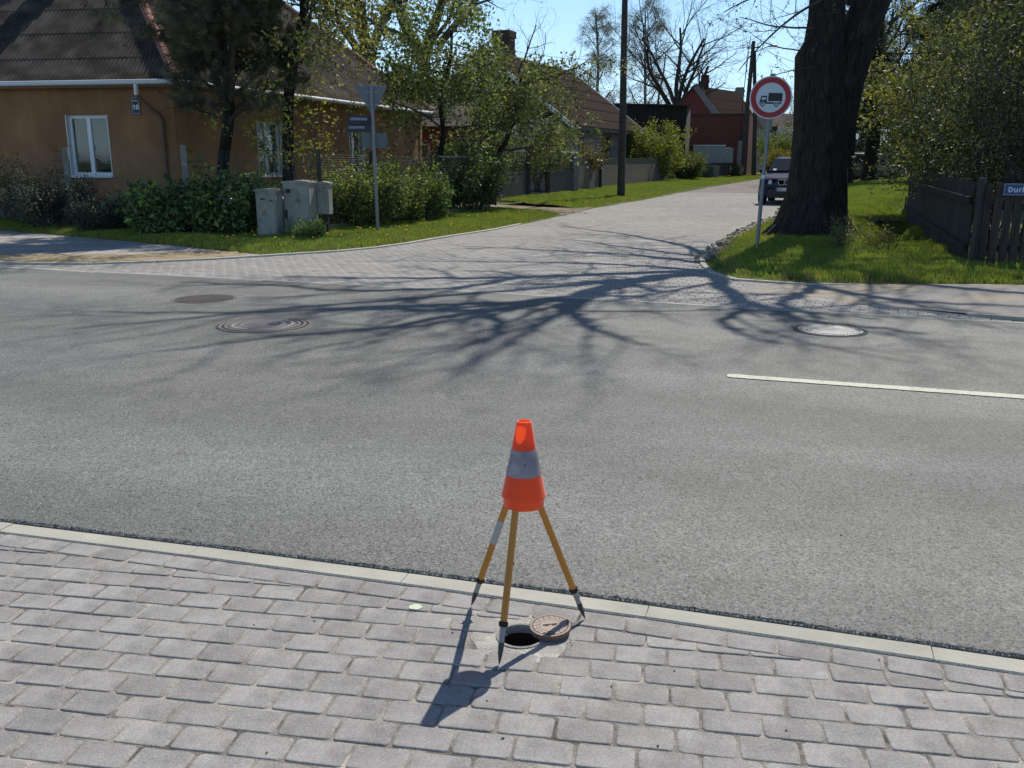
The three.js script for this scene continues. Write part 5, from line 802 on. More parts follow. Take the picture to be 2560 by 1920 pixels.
function makeSUV(label, pos, turn, paint, plate) {
  const t = thing('parked_car', label, 'car', pos, turn), trim = std({ color: C(0.015, 0.015, 0.018), roughness: 0.5 });
  mesh('body', bodyLoft([[2.33, 0.72, 0.36, 0.80, 0.08], [2.27, 0.82, 0.27, 0.93, 0.08], [2.05, 0.90, 0.24, 1.02, 0.07], [1.5, 0.935, 0.25, 1.07, 0.06], [0.95, 0.935, 0.25, 1.12, 0.06], [0, 0.94, 0.25, 1.15, 0.06], [-1.4, 0.94, 0.25, 1.15, 0.06], [-2.1, 0.92, 0.28, 1.12, 0.08], [-2.33, 0.84, 0.34, 0.95, 0.1]]), paint, t);
  const cab = [[0.98, 0.80, 1.06, 1.13, 0.03], [0.3, 0.70, 1.06, 1.62, 0.07], [0.0, 0.68, 1.06, 1.685, 0.07], [-1.2, 0.67, 1.06, 1.69, 0.07], [-1.85, 0.66, 1.06, 1.64, 0.08], [-2.2, 0.74, 1.06, 1.16, 0.05]]; mesh('cabin', bodyLoft(cab), paint, t);
  const gl = new THREE.MeshPhysicalMaterial({ color: C(0.02, 0.025, 0.03), roughness: 0.05, clearcoat: 1 });
  mesh('windscreen', (() => { const m = new MB(), rows = [[0.93, 1.165, 0.74], [0.31, 1.60, 0.62]].map(([z, y, w]) => lin(8, -1, 1).map((k) => m.v(k * w, y + 0.012 * (1 - k * k) + 0.012, z + 0.03 * (1 - k * k) + 0.01))); for (let i = 0; i < 8; i++) m.quad(rows[0][i], rows[0][i + 1], rows[1][i + 1], rows[1][i]); return m.geo(); })(), gl, t);
  for (const s of [-1, 1]) { for (const [z0, z1, zt0, zt1] of [[0.72, -0.25, 0.22, -0.28], [-0.33, -1.2, -0.36, -1.2], [-1.28, -1.9, -1.28, -1.72]]) { const q = [V(s * 0.80, 1.17, z0), V(s * 0.79, 1.17, z1), V(s * 0.70, 1.58, zt1), V(s * 0.70, 1.58, zt0)]; mesh('side_window', panel(...(s < 0 ? q : q.reverse()), 0.02), gl, t); }
    mesh('wing_mirror', (() => { const g = new THREE.SphereGeometry(0.12, 12, 8); g.scale(1, 0.75, 0.6); g.translate(s * 1.0, 1.16, 0.66); return g; })(), paint, t);
    mesh('roof_rail', bar(V(s * 0.58, 1.73, 0.05), V(s * 0.58, 1.74, -1.6), 0.035), M.darkMetal, t);
    for (const x of [0.50, 0.70]) { const h = new THREE.Group(); h.name = 'headlight'; t.add(h); const c = cyl(V(s * x, 0.80, 2.18), V(s * x, 0.80, 2.335 - (x > 0.6 ? 0.07 : 0.0)), 0.082, 0.078, 20); mesh('lens', c, new THREE.MeshPhysicalMaterial({ color: C(0.55, 0.58, 0.60), roughness: 0.12, clearcoat: 1 }), h); const rg = new THREE.TorusGeometry(0.082, 0.008, 6, 22); rg.translate(s * x, 0.80, 2.337 - (x > 0.6 ? 0.07 : 0)); mesh('ring', rg, trim, h); }
    const kid = new THREE.Shape(); kid.moveTo(0.03, 0.09); kid.lineTo(0.17, 0.09); kid.quadraticCurveTo(0.23, 0.09, 0.21, 0.0); kid.quadraticCurveTo(0.20, -0.09, 0.14, -0.09); kid.lineTo(0.05, -0.09); kid.quadraticCurveTo(0.02, -0.09, 0.02, -0.05); kid.lineTo(0.015, 0.06); kid.quadraticCurveTo(0.015, 0.09, 0.03, 0.09);
    const gr = new THREE.Group(); gr.name = 'grille'; t.add(gr); const k0 = new THREE.ExtrudeGeometry(kid, { depth: 0.03, bevelEnabled: false }); k0.scale(s, 1, 1); k0.translate(0, 0.80, 2.31); mesh('insert', norm(k0), trim, gr);
    const ring = new THREE.TubeGeometry(new THREE.CatmullRomCurve3(kid.getPoints(6).map((p) => V(p.x * s, p.y + 0.80, 2.345)), true), 40, 0.011, 6, true); mesh('chrome_ring', ring, std({ color: C(0.7, 0.72, 0.74), roughness: 0.15, metalness: 0.9 }), gr);
    mesh('fog_lamp', cyl(V(s * 0.66, 0.47, 2.2), V(s * 0.66, 0.47, 2.30), 0.06, 0.06, 14), M.galv, t);
    wheel(t, s * 0.84, 1.42, 0.36, 0.25); wheel(t, s * 0.84, -1.4, 0.36, 0.25);
  }
  mesh('bumper_grille', box(1.1, 0.16, 0.05, 0, 0.46, 2.325), trim, t); mesh('skid_plate', box(1.2, 0.1, 0.06, 0, 0.31, 2.3), trim, t); mesh('bumper_strip', box(1.66, 0.05, 0.04, 0, 0.68, 2.31), trim, t);
  for (const s of [-0.35, 0.3]) mesh('wiper', bar(V(s, 1.19, 0.955), V(s + 0.5, 1.23, 0.9), 0.015), trim, t);
  if (plate) { const pl = new THREE.Group(); pl.name = 'number_plate'; t.add(pl); mesh('plate', box(0.54, 0.12, 0.014, 0, 0.555, 2.362), M.white, pl); const q = new THREE.PlaneGeometry(0.53, 0.11); q.translate(0, 0.555, 2.3705); mesh('plate_face', q, std({ roughness: 0.5, map: canvasTex(530, 110, (x) => { x.fillStyle = '#d7dade'; x.fillRect(0, 0, 530, 110); x.fillStyle = '#2a4a9c'; x.fillRect(0, 0, 46, 110); x.fillStyle = '#15161a'; x.font = 'bold 88px sans-serif'; x.textBaseline = 'middle'; x.fillText('KG-', 66, 58); }) }), pl); }
  const tk = new THREE.PlaneGeometry(0.12, 0.09); tk.rotateX(-0.9); tk.translate(-0.52, 1.235, 0.91); mesh('windscreen_sticker', tk, M.white, t);
  return t;
}
const navy = new THREE.MeshPhysicalMaterial({ color: C(0.007, 0.015, 0.06), roughness: 0.6, metalness: 0.0, specularIntensity: 0.1, clearcoat: 0.35, clearcoatRoughness: 0.03 });
const black = new THREE.MeshPhysicalMaterial({ color: C(0.02, 0.022, 0.026), roughness: 0.3, metalness: 0.3, clearcoat: 1 });
makeSUV('dark blue off-road car facing us, half hidden by the big trunk', [10.55, 0, -35.6], R(-22), navy, true);
makeSUV('dark car parked far off between the two trunks', [27.1, 0, -76], R(-24), black, false);
{
  const t = thing('parked_van', 'olive grey van parked sideways beyond the second trunk', 'van', [26.9, 0, -70.8], R(78)), paint = new THREE.MeshPhysicalMaterial({ color: C(0.085, 0.088, 0.075), roughness: 0.4, clearcoat: 0.8 });
  mesh('body', bodyLoft([[2.35, 0.72, 0.42, 0.95, 0.1], [2.2, 0.85, 0.32, 1.08, 0.1], [1.5, 0.93, 0.3, 1.22, 0.06], [0.8, 0.94, 0.3, 1.27, 0.05], [-2.2, 0.94, 0.3, 1.28, 0.05], [-2.4, 0.9, 0.36, 1.2, 0.08]]), paint, t);
  mesh('cabin', bodyLoft([[1.5, 0.84, 1.1, 1.24, 0.04], [0.75, 0.78, 1.1, 1.98, 0.1], [0.3, 0.76, 1.1, 2.06, 0.08], [-1.9, 0.76, 1.1, 2.06, 0.08], [-2.38, 0.82, 1.1, 1.3, 0.06]]), paint, t);
  const gl = new THREE.MeshPhysicalMaterial({ color: C(0.02, 0.025, 0.035), roughness: 0.05, clearcoat: 1 });
  for (const s of [-1, 1]) { for (const [a, b, c, d] of [[1.2, 0.62, 0.56, 0.72], [0.5, -0.6, -0.6, 0.48], [-0.7, -1.95, -1.8, -0.7]]) { const q = [V(s * 0.845, 1.3, a), V(s * 0.84, 1.3, b), V(s * 0.79, 1.85, c), V(s * 0.79, 1.85, d)]; mesh('side_window', panel(...(s < 0 ? q : q.reverse()), 0.015), gl, t); } mesh('side_trim', bar(V(s * 0.945, 0.68, 1.3), V(s * 0.945, 0.68, -1.2), 0.02, 0.07), M.darkMetal, t); mesh('roof_rail', bar(V(s * 0.7, 2.1, 0.3), V(s * 0.7, 2.1, -1.9), 0.04, 0.06), M.white, t); mesh('wing_mirror', (() => { const g = new THREE.SphereGeometry(0.13, 12, 8); g.scale(0.8, 1.1, 0.6); g.translate(s * 1.02, 1.36, 1.15); return g; })(), M.whiteMetal, t); mesh('headlight', (() => { const g = new THREE.SphereGeometry(0.16, 12, 8); g.scale(1, 0.6, 0.5); g.translate(s * 0.66, 0.88, 2.24); return g; })(), M.white, t); wheel(t, s * 0.84, 1.45, 0.32, 0.22); wheel(t, s * 0.84, -1.5, 0.32, 0.22); }
  mesh('windscreen', panel(V(-0.72, 1.28, 1.46), V(0.72, 1.28, 1.46), V(0.66, 1.92, 0.82), V(-0.66, 1.92, 0.82), 0.02), gl, t);
}
function bin(label, x, z, turn, mat) { const t = thing('wheelie_bin', label, 'bin', [x, 0.05, z], turn), s = [[-0.24, 0.1], [0.24, 0.1], [0.29, 0.95], [-0.29, 0.95]]; const m = new MB(), r = [[0.1, 0.22, 0.24], [0.95, 0.29, 0.33]].map(([y, w, d]) => [[-w, -d], [w, -d], [w, d], [-w, d]].map(([a, b]) => m.v(a, y, b, a, y))); for (let i = 0; i < 4; i++) { const j = (i + 1) % 4; m.quad(r[0][i], r[1][i], r[1][j], r[0][j]); } m.quad(r[0][0], r[0][1], r[0][2], r[0][3]); const g = m.geo().toNonIndexed(); g.computeVertexNormals(); mesh('body', g, mat, t); mesh('lid', merge([box(0.64, 0.05, 0.72, 0, 0.99, 0), box(0.4, 0.06, 0.08, 0, 1.0, -0.4)]), mat, t); for (const k of [-1, 1]) { const w = new THREE.Group(); w.name = 'wheel'; w.position.set(k * 0.26, 0.1, -0.26); t.add(w); mesh('tyre', cyl(V(-0.03, 0, 0), V(0.03, 0, 0), 0.1, 0.1, 14), M.rubber, w); } mesh('handle', cyl(V(-0.2, 0.93, -0.4), V(0.2, 0.93, -0.4), 0.02, 0.02, 8), mat, t); return t; }
bin('black wheelie bin beside the round bush at the fence end', 15.0, -74.5, 0.2, std({ color: C(0.018, 0.022, 0.02), roughness: 0.6 }));
bin('dark green wheelie bin, second from the round bush', 15.65, -75.2, 0.1, std({ color: C(0.02, 0.05, 0.04), roughness: 0.6 }));
bin('pale grey wheelie bin nearest to the pole pair', 16.3, -75.9, 0.15, std({ color: C(0.16, 0.16, 0.15), roughness: 0.7 }));
{ const t = thing('plank_bridge', 'grey plank laid over the ditch on the right verge', 'plank', [9.75, 0.1, -23.1], -0.36); mesh('plank', box(1.3, 0.045, 0.13, 0, 0.02, 0), M.greyPlank[2], t); mesh('kerb_block', box(0.3, 0.08, 0.3, -0.8, 0, 0.05), M.concrete, t); }

// ------------------------------------------------------------------ trees and shrubs
const cluster = (n, sz, spread, seed, narrow = 0.55) => { const m = new MB(), f = RNG(seed); for (let i = 0; i < n; i++) { const c = V(rr(-1, 1, f), rr(-1, 1, f), rr(-1, 1, f)).multiplyScalar(spread), q = new THREE.Quaternion().setFromEuler(new THREE.Euler(rr(-1.1, 1.1, f), f() * 6.28, rr(-1.1, 1.1, f))), s = sz * rr(0.7, 1.2, f), P = (x, y, z) => { const p = V(x * s, y * s, z * s).applyQuaternion(q).add(c); return m.v(p.x, p.y, p.z); }; const a = P(0, 0, -0.5), b = P(narrow / 2, 0.08, 0.05), d = P(-narrow / 2, 0.08, 0.05), t = P(0, 0.0, 0.55), k = P(0, -0.04, 0.05); m.tri(a, k, b); m.tri(a, d, k); m.tri(k, t, b); m.tri(k, d, t); } return m.geo(); };
const needles = (n, len, seed) => { const m = new MB(), f = RNG(seed); for (let i = 0; i < n; i++) { const d = V(rr(-1, 1, f), rr(-0.2, 1, f), rr(-1, 1, f)).normalize(), p = V(rr(-1, 1, f), rr(-1, 1, f), rr(-1, 1, f)).multiplyScalar(len * 0.4), s = d.clone().cross(V(f(), f(), f())).normalize().multiplyScalar(len * 0.035), e = p.clone().add(d.multiplyScalar(len)); const a = m.v(p.x + s.x, p.y + s.y, p.z + s.z), b = m.v(p.x - s.x, p.y - s.y, p.z - s.z), c = m.v(e.x, e.y, e.z); m.tri(a, b, c); } return m.geo(); };
const CL = { small: cluster(7, 0.055, 0.09, 1), mid: cluster(7, 0.085, 0.13, 2), big: cluster(6, 0.13, 0.17, 3, 0.7), far: cluster(7, 0.17, 0.28, 4), tiny: cluster(6, 0.028, 0.06, 5), needle: needles(26, 0.12, 6), bud: cluster(2, 0.07, 0.03, 7, 0.35), birch: cluster(6, 0.07, 0.16, 8) };
// branches: recursive growth; returns tip points along the last levels
function grow(mb, tips, p, dir, len, rad, lvl, P, f) {
  const n = P.seg?.[lvl] ?? 5, pts = [p.clone()], rads = [rad]; let d = dir.clone().normalize(), q = p.clone();
  for (let i = 1; i <= n; i++) {
    const w = P.wob?.[lvl] ?? 0.22; d.add(V(rr(-w, w, f), rr(-w, w, f), rr(-w, w, f))).add(V(0, (P.trop?.[lvl] ?? 0.03), 0)).normalize();
    q = q.clone().add(d.clone().multiplyScalar(len / n)); pts.push(q); rads.push(rad * (1 - (1 - (P.taper?.[lvl] ?? 0.4)) * i / n));
  }
  mb.tube(pts, rads, rad > 0.12 ? 10 : rad > 0.04 ? 6 : rad > 0.012 ? 4 : 3, rad > 0.1 ? 0.08 : 0, f() * 50);
  const at = (t) => { const k = t * n, i = Math.min(n - 1, Math.floor(k)); return pts[i].clone().lerp(pts[i + 1], k - i); }, dirAt = (t) => { const i = Math.min(n - 1, Math.floor(t * n)); return pts[i + 1].clone().sub(pts[i]).normalize(); };
  if (lvl >= P.leafFrom) for (let i = 0; i < P.leafN; i++) tips.push(at(0.15 + 0.85 * f()));
  if (lvl >= P.levels) return;
  const k = Math.round(P.kids[lvl] * rr(0.8, 1.2, f)), ph = f() * 6.28;
  for (let i = 0; i < k; i++) {
    const t = (P.t0?.[lvl] ?? 0.3) + (1 - (P.t0?.[lvl] ?? 0.3)) * (i + f()) / k, b = dirAt(Math.min(0.99, t)), a = R(P.ang[lvl] * rr(0.7, 1.25, f)), az = ph + i * 2.4 + rr(-0.4, 0.4, f);
    let u = Math.abs(b.y) < 0.9 ? V(0, 1, 0) : V(1, 0, 0); u = u.cross(b).normalize(); const w = b.clone().cross(u), e = b.clone().multiplyScalar(Math.cos(a)).add(u.multiplyScalar(Math.sin(a) * Math.cos(az))).add(w.multiplyScalar(Math.sin(a) * Math.sin(az)));
    grow(mb, tips, at(t), e, len * P.ratio[lvl] * rr(0.7, 1.15, f) * (1 - 0.35 * t * (P.cone ?? 0)), Math.max(0.003, rads[Math.min(n, Math.round(t * n))] * (P.rr?.[lvl] ?? 0.5)), lvl + 1, P, f);
  }
}
function leaves(parent, tips, geo, mat, c0, c1, seed, { s0 = 0.7, s1 = 1.3, jit = 0.1, name = 'crown' } = {}) {
  const f = RNG(seed), ms = [], cols = [];
  for (const t of tips) { const s = rr(s0, s1, f); ms.push(new THREE.Matrix4().compose(V(t.x + rr(-jit, jit, f), t.y + rr(-jit, jit, f), t.z + rr(-jit, jit, f)), new THREE.Quaternion().setFromEuler(new THREE.Euler(f() * 6.28, f() * 6.28, f() * 6.28)), V(s, s, s))); const k = Math.pow(f(), 1.8), b = rr(0.65, 1.3, f); cols.push(C((c0[0] + (c1[0] - c0[0]) * k) * b, (c0[1] + (c1[1] - c0[1]) * k) * b, (c0[2] + (c1[2] - c0[2]) * k) * b)); }
  if (ms.length) instanced(name, geo, mat, ms, parent, cols);
}
function plant(name, label, cat, pos, group) { return thing(name, label, cat, pos, 0, group); }
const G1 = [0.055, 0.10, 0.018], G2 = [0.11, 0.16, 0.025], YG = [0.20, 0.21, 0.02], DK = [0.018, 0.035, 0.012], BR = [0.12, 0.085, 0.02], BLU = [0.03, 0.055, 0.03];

{ // the big bare tree on the right corner; its limbs are where their shadows lie on the road
  const t = plant('chestnut_tree', 'huge dark forked tree trunk on the right verge with bare branches', 'tree', [0, 0, 0]), f = RNG(42);
  const tr = new MB();
  tr.tube([V(5.95, -0.25, -18.6), V(5.96, 0.1, -18.62), V(6.0, 0.45, -18.66), V(6.05, 0.9, -18.7), V(6.08, 1.6, -18.72), V(6.05, 2.4, -18.75), V(5.97, 3.1, -18.75), V(5.95, 3.5, -18.75), V(6.0, 3.75, -18.75), V(6.02, 4.2, -18.78), V(5.99, 4.9, -18.8), V(5.95, 6, -18.8), V(5.9, 7.2, -18.9), V(5.85, 8.2, -19)], [0.86, 0.76, 0.64, 0.56, 0.52, 0.48, 0.43, 0.44, 0.35, 0.33, 0.33, 0.34, 0.34, 0.24], 40, 0.16, 1);
  tr.tube([V(6.12, -0.2, -18.8), V(6.2, 0.8, -18.85), V(6.3, 1.6, -18.88), V(6.42, 2.4, -18.9), V(6.52, 3.1, -18.9), V(6.68, 3.7, -18.92), V(6.86, 4.4, -18.95), V(6.99, 5.0, -19), V(7.25, 6.5, -19.1), V(7.4, 8.5, -19.3)], [0.44, 0.40, 0.40, 0.39, 0.37, 0.36, 0.345, 0.33, 0.3, 0.22], 30, 0.16, 2);
  for (let i = 0; i < 9; i++) { const a = i * 0.7 + rr(-0.2, 0.2, f), c = Math.cos(a), s = Math.sin(a), l = rr(0.9, 1.3, f); tr.tube([V(6.05 + c * 0.42, 0.62, -18.68 + s * 0.42), V(6.02 + c * 0.66, 0.26, -18.68 + s * 0.66), V(6.0 + c * 0.9, 0.06, -18.68 + s * 0.9), V(6.0 + c * l, -0.06, -18.68 + s * l)], [0.16, 0.15, 0.11, 0.04], 10, 0.2, i); }
  mesh('trunk', tr.geo(), M.bark, t);
  // limbs: shadow points on the ground [x, z] with the height each one is cast from
  const S = (x, z, h) => V(x + 0.371 * h, h, z - 0.733 * h), tw = new MB(), tips = [];
  const P = { levels: 3, kids: [0, 6, 5, 0], ang: [50, 46, 44, 40], ratio: [0.6, 0.55, 0.55, 0.5], seg: [5, 6, 5, 4], wob: [0.2, 0.25, 0.3, 0.35], trop: [0, 0.02, 0.05, 0.1], taper: [0.4, 0.3, 0.3, 0.35], t0: [0.3, 0.2, 0.2, 0.2], rr: [0.5, 0.62, 0.66, 0.6], leafFrom: 3, leafN: 1, cone: 0.6 };
  const limbs = [
    [[[2.9, -13.5, 7.5], [1.6, -13.2, 8.4], [0.4, -12.85, 9.2], [-0.85, -12.7, 10], [-2.1, -12.75, 10.6], [-3.2, -12.9, 11]], 0.2],
    [[[2.9, -13.3, 7.4], [1.9, -12.7, 8.0], [0.98, -11.3, 8.8], [0.7, -10.9, 9.2], [-0.25, -9.9, 10], [-1.15, -9.95, 10.8], [-2.0, -9.9, 11.5]], 0.27],
    [[[0.7, -10.9, 9.2], [0.0, -10.5, 9.8], [-1.4, -10.2, 10.6], [-2.6, -9.8, 11.4], [-4.4, -9.8, 12]], 0.14],
    [[[0.75, -10.9, 9.2], [0.62, -10.2, 9.6], [0.72, -9.3, 10.2], [0.85, -8.75, 10.8], [1.2, -8.0, 11.6]], 0.15],
    [[[0.1, -12.75, 9.3], [-0.6, -11.8, 10], [-2.0, -11.45, 10.8], [-3.1, -12.0, 11.4], [-4.4, -12.3, 12]], 0.12],
    [[[-0.25, -9.9, 10], [-0.1, -8.7, 10.8], [-0.5, -7.7, 11.6]], 0.10],
    [[[-0.25, -9.9, 10], [-1.3, -8.8, 11], [-2.2, -8.3, 11.8], [-3.0, -7.7, 12.4]], 0.10],
    [[[3.0, -13.3, 7.6], [2.7, -11.4, 8.6], [2.75, -10.3, 9.4], [3.1, -9.2, 10.4], [3.9, -8.6, 11.2]], 0.19],
    [[[2.75, -10.4, 9.4], [2.35, -9.6, 10], [2.1, -8.9, 10.8], [2.4, -8.0, 11.6]], 0.11],
    [[[3.3, -13.2, 7.6], [3.9, -11.9, 8.6], [3.45, -11.0, 9.4], [3.1, -10.4, 9.9], [3.2, -9.6, 10.6], [3.15, -8.9, 11.4]], 0.16],
    [[[3.9, -11.9, 8.6], [4.3, -10.8, 9.6], [4.8, -10.2, 10.4], [6.2, -9.6, 11.4]], 0.12],
    [[[3.4, -13.4, 7.4], [4.6, -12.4, 8.8], [5.6, -11.2, 10], [6.6, -10.0, 11.2], [7.2, -8.6, 12]], 0.16],
    [[[2.9, -13.6, 7.0], [1.8, -14.3, 8.0], [0.2, -14.7, 9.0], [-1.8, -14.9, 10]], 0.12],
    [[[3.2, -14.4, 6.4], [2.1, -15.8, 7.4], [0.5, -16.8, 8.4], [-1.0, -17.6, 9.4]], 0.12],
    [[[3.2, -14.4, 6.6], [3.3, -17.4, 8.2], [2.6, -20, 9.6], [1.2, -23, 11]], 0.14],
    [[[2.6, -13.2, 8], [1.4, -11.8, 10], [0.4, -9.2, 12.4], [-0.4, -6.9, 14.2]], 0.17],
    [[[3.6, -14.5, 6], [4.8, -13.7, 7.5], [6, -13.1, 9], [7.4, -12.6, 10.5]], 0.14],
    [[[4.2, -15.2, 5.6], [5.2, -14.9, 7], [6.6, -14.6, 8.6], [8, -14.2, 10]], 0.12],
    [[[3.6, -14.0, 6.4], [4.3, -13.2, 7.6], [5.4, -12.2, 9.2], [7, -11.6, 11]], 0.12],
    [[[3.4, -15.2, 5.6], [2.2, -17.2, 7], [1.2, -19, 8.4]], 0.1],
    [[[2.6, -13.2, 8], [0.6, -11.8, 10.6], [-2.2, -10.2, 13], [-4.2, -8.8, 14.6]], 0.15],
  ];
  const limbMB = new MB();
  for (const [pts, r] of limbs) {
    const c = new THREE.CatmullRomCurve3(pts.map((p) => S(...p)), false, 'centripetal').getPoints(pts.length * 5), n = c.length;
    for (let i = 1; i < n; i++) c[i].add(V(rr(-0.05, 0.05, f), rr(-0.05, 0.05, f), rr(-0.05, 0.05, f)));
    limbMB.tube(c, c.map((_, i) => 0.72 * r * (1 - 0.85 * i / (n - 1)) + 0.012), 9, 0.06, f() * 9);
    const L = c.reduce((a, p, i) => i ? a + p.distanceTo(c[i - 1]) : 0, 0), k = Math.round(L * 1.65);
    for (let i = 0; i < k; i++) { const t = 0.12 + 0.88 * (i + f()) / k, j = Math.min(n - 2, Math.floor(t * (n - 1))), d = c[j + 1].clone().sub(c[j]).normalize(), e = d.clone().add(V(rr(-0.9, 0.9, f), rr(-0.35, 0.75, f), rr(-0.9, 0.9, f))).normalize(); grow(tw, tips, c[j], e, rr(1.0, 2.9, f), Math.max(0.018, r * (1 - 0.8 * t) * 0.4), 1, P, f); }
  }
  mesh('limb', limbMB.geo(), M.bark, t);
  // low twigs that hang into the picture left of the trunk, and the bare twigs at the right of it
  const PD = { levels: 2, kids: [6, 4, 0], ang: [45, 40, 40], ratio: [0.5, 0.55, 0.5], seg: [8, 5, 4], wob: [0.16, 0.25, 0.3], trop: [-0.02, 0.07, 0.12], taper: [0.3, 0.3, 0.4], t0: [0.25, 0.2, 0.2], rr: [0.5, 0.6, 0.6], leafFrom: 1, leafN: 2 };
  for (const [p, d, l, r] of [[V(5.75, 5.0, -18.6), V(-0.9, -0.15, 0.1), 1.9, 0.03], [V(5.7, 4.0, -18.5), V(-1, 0.05, 0.2), 1.5, 0.022], [V(5.8, 4.5, -18.4), V(-0.85, -0.25, 0.5), 2.1, 0.028], [V(4.9, 5.6, -18), V(-0.35, -0.9, 0.1), 1.6, 0.02], [V(5.3, 5.6, -18.2), V(-0.15, -0.9, 0.1), 1.7, 0.02], [V(4.3, 5.9, -18.2), V(-0.2, -0.85, 0.1), 1.5, 0.018], [V(5.8, 3.3, -18.4), V(-1, -0.2, 0.2), 1.0, 0.016], [V(5.65, 3.6, -18.6), V(-1, 0.25, -0.2), 1.2, 0.016], [V(0.35, 6.1, -19.2), V(-0.2, -0.9, 0), 1.6, 0.016], [V(7.6, 4.2, -18.9), V(0.9, 0.1, 0.1), 1.6, 0.02], [V(7.4, 3.6, -18.9), V(0.9, -0.1, 0.1), 1.2, 0.016], [V(7.5, 5.4, -18.9), V(0.9, -0.3, 0.2), 2.0, 0.022], [V(6.9, 2.6, -18.6), V(0.8, 0.2, 0.4), 0.9, 0.012], [V(6.6, 1.9, -18.4), V(0.5, 0.3, 0.6), 0.7, 0.01]]) grow(tw, tips, p, d, l, r, 0, PD, f);
  mesh('twigs', tw.geo(), M.twig, t);
  leaves(t, tips.filter((_, i) => i % 2 === 0), CL.bud, M.leaf, [0.10, 0.08, 0.03], [0.16, 0.15, 0.04], 43, { jit: 0.03, s0: 0.6, s1: 1.1, name: 'buds' });
}
// a tree from a trunk line and a branching habit
function tree(name, label, trunkPts, trunkR, P, starts, seed, leafGeo, leafM, c0, c1, opt = {}) {
  const t = plant(name, label, 'tree', [0, 0, 0]), f = RNG(seed), mb = new MB(), tb = new MB(), tips = [];
  const c = new THREE.CatmullRomCurve3(trunkPts.map((p) => V(...p))).getPoints(trunkPts.length * 4), n = c.length;
  tb.tube(c, c.map((_, i) => trunkR * (1 - (1 - (opt.topR ?? 0.35)) * i / (n - 1)) * (i === 0 ? 1.25 : 1)), trunkR > 0.2 ? 20 : 10, 0.1, seed); mesh('trunk', tb.geo(), opt.bark ?? M.darkBark, t);
  for (let i = 0; i < starts.n; i++) { const u = starts.t0 + (1 - starts.t0) * (i + f() * 0.8) / starts.n, j = Math.min(n - 2, Math.floor(u * (n - 1))), az = i * 2.4 + f(), el = R(rr(starts.el[0], starts.el[1], f)) ; const d = V(Math.cos(az) * Math.cos(el), Math.sin(el), Math.sin(az) * Math.cos(el)); grow(mb, tips, c[j].clone().lerp(c[j + 1], f()), d, starts.len * rr(0.75, 1.2, f) * (1 - (starts.cone ?? 0) * (u - starts.t0) / (1 - starts.t0)), trunkR * (1 - 0.6 * u) * (opt.sr ?? 0.45), 0, P, f); }
  for (const [p, d, l, r] of opt.extra ?? []) grow(mb, tips, V(...p), V(...d), l, r, 0, P, f);
  mesh('branches', mb.geo(), opt.twig ?? M.twig, t);
  const keep = tips.filter((p, i) => (!opt.cull || opt.cull(p)) && !(opt.thin && hash(i, seed) < opt.thin)); leaves(t, keep, leafGeo, leafM, c0, c1, seed + 1, opt.leaf ?? {});
  return t;
}
const broad = (o = {}) => ({ levels: 2, kids: [6, 5, 0], ang: [48, 46, 40], ratio: [0.55, 0.5, 0.5], seg: [6, 5, 4], wob: [0.2, 0.26, 0.3], trop: [0.05, 0.03, 0.02], taper: [0.35, 0.35, 0.4], t0: [0.25, 0.2, 0.2], rr: [0.5, 0.55, 0.6], leafFrom: 1, leafN: 6, ...o });
// dark pine before the orange house
tree('pine_tree', 'dark evergreen with a thick needled crown before the orange house', [[-6.55, -0.1, -21.6], [-6.6, 1.4, -21.6], [-6.35, 2.8, -21.6], [-6.5, 5, -21.7], [-6.4, 8.5, -21.7]], 0.16, broad({ kids: [7, 5, 0], ratio: [0.5, 0.5, 0.5], trop: [0.05, 0.04, 0.0], leafN: 6, leafFrom: 1 }), { n: 30, t0: 0.40, el: [0, 45], len: 1.6, cone: 0.2 }, 101, CL.needle, M.needle, [0.035, 0.045, 0.024], [0.20, 0.19, 0.11], { thin: 0.2, cull: (p) => !(p.y < 4.1 && p.x < -7.45) && p.y > 2.75, leaf: { s0: 0.8, s1: 1.5, jit: 0.12 }, topR: 0.4, extra: [[[-6.4, 2.7, -21.6], [-0.35, 1, 0.1], 3.4, 0.08], [[-6.4, 2.6, -21.6], [0.35, 1, 0.0], 3.2, 0.08], [[-6.5, 3.4, -21.6], [0.1, 1, 0.3], 3, 0.07], [[-6.5, 5.0, -21.4], [-0.9, 0.3, 0.5], 2.6, 0.06], [[-6.4, 5.4, -21.4], [-0.5, 0.3, 0.8], 2.6, 0.06]] });
// curved-trunk tree with young yellow-green leaves
tree('maple_tree', 'leaning tree with a curved dark trunk and young yellow-green leaves', [[-5.35, -0.1, -22.4], [-5.3, 1.6, -22.4], [-5.15, 3.2, -22.3], [-4.85, 4.3, -22.2], [-4.62, 5.4, -22.2], [-4.8, 7, -22.2], [-5, 9, -22]], 0.15, broad({ leafN: 5 }), { n: 15, t0: 0.38, el: [0, 50], len: 1.9 }, 111, CL.mid, M.leaf, [0.12, 0.13, 0.025], [0.38, 0.36, 0.07], { thin: 0.35, leaf: { s0: 0.8, s1: 1.5, jit: 0.12 } });
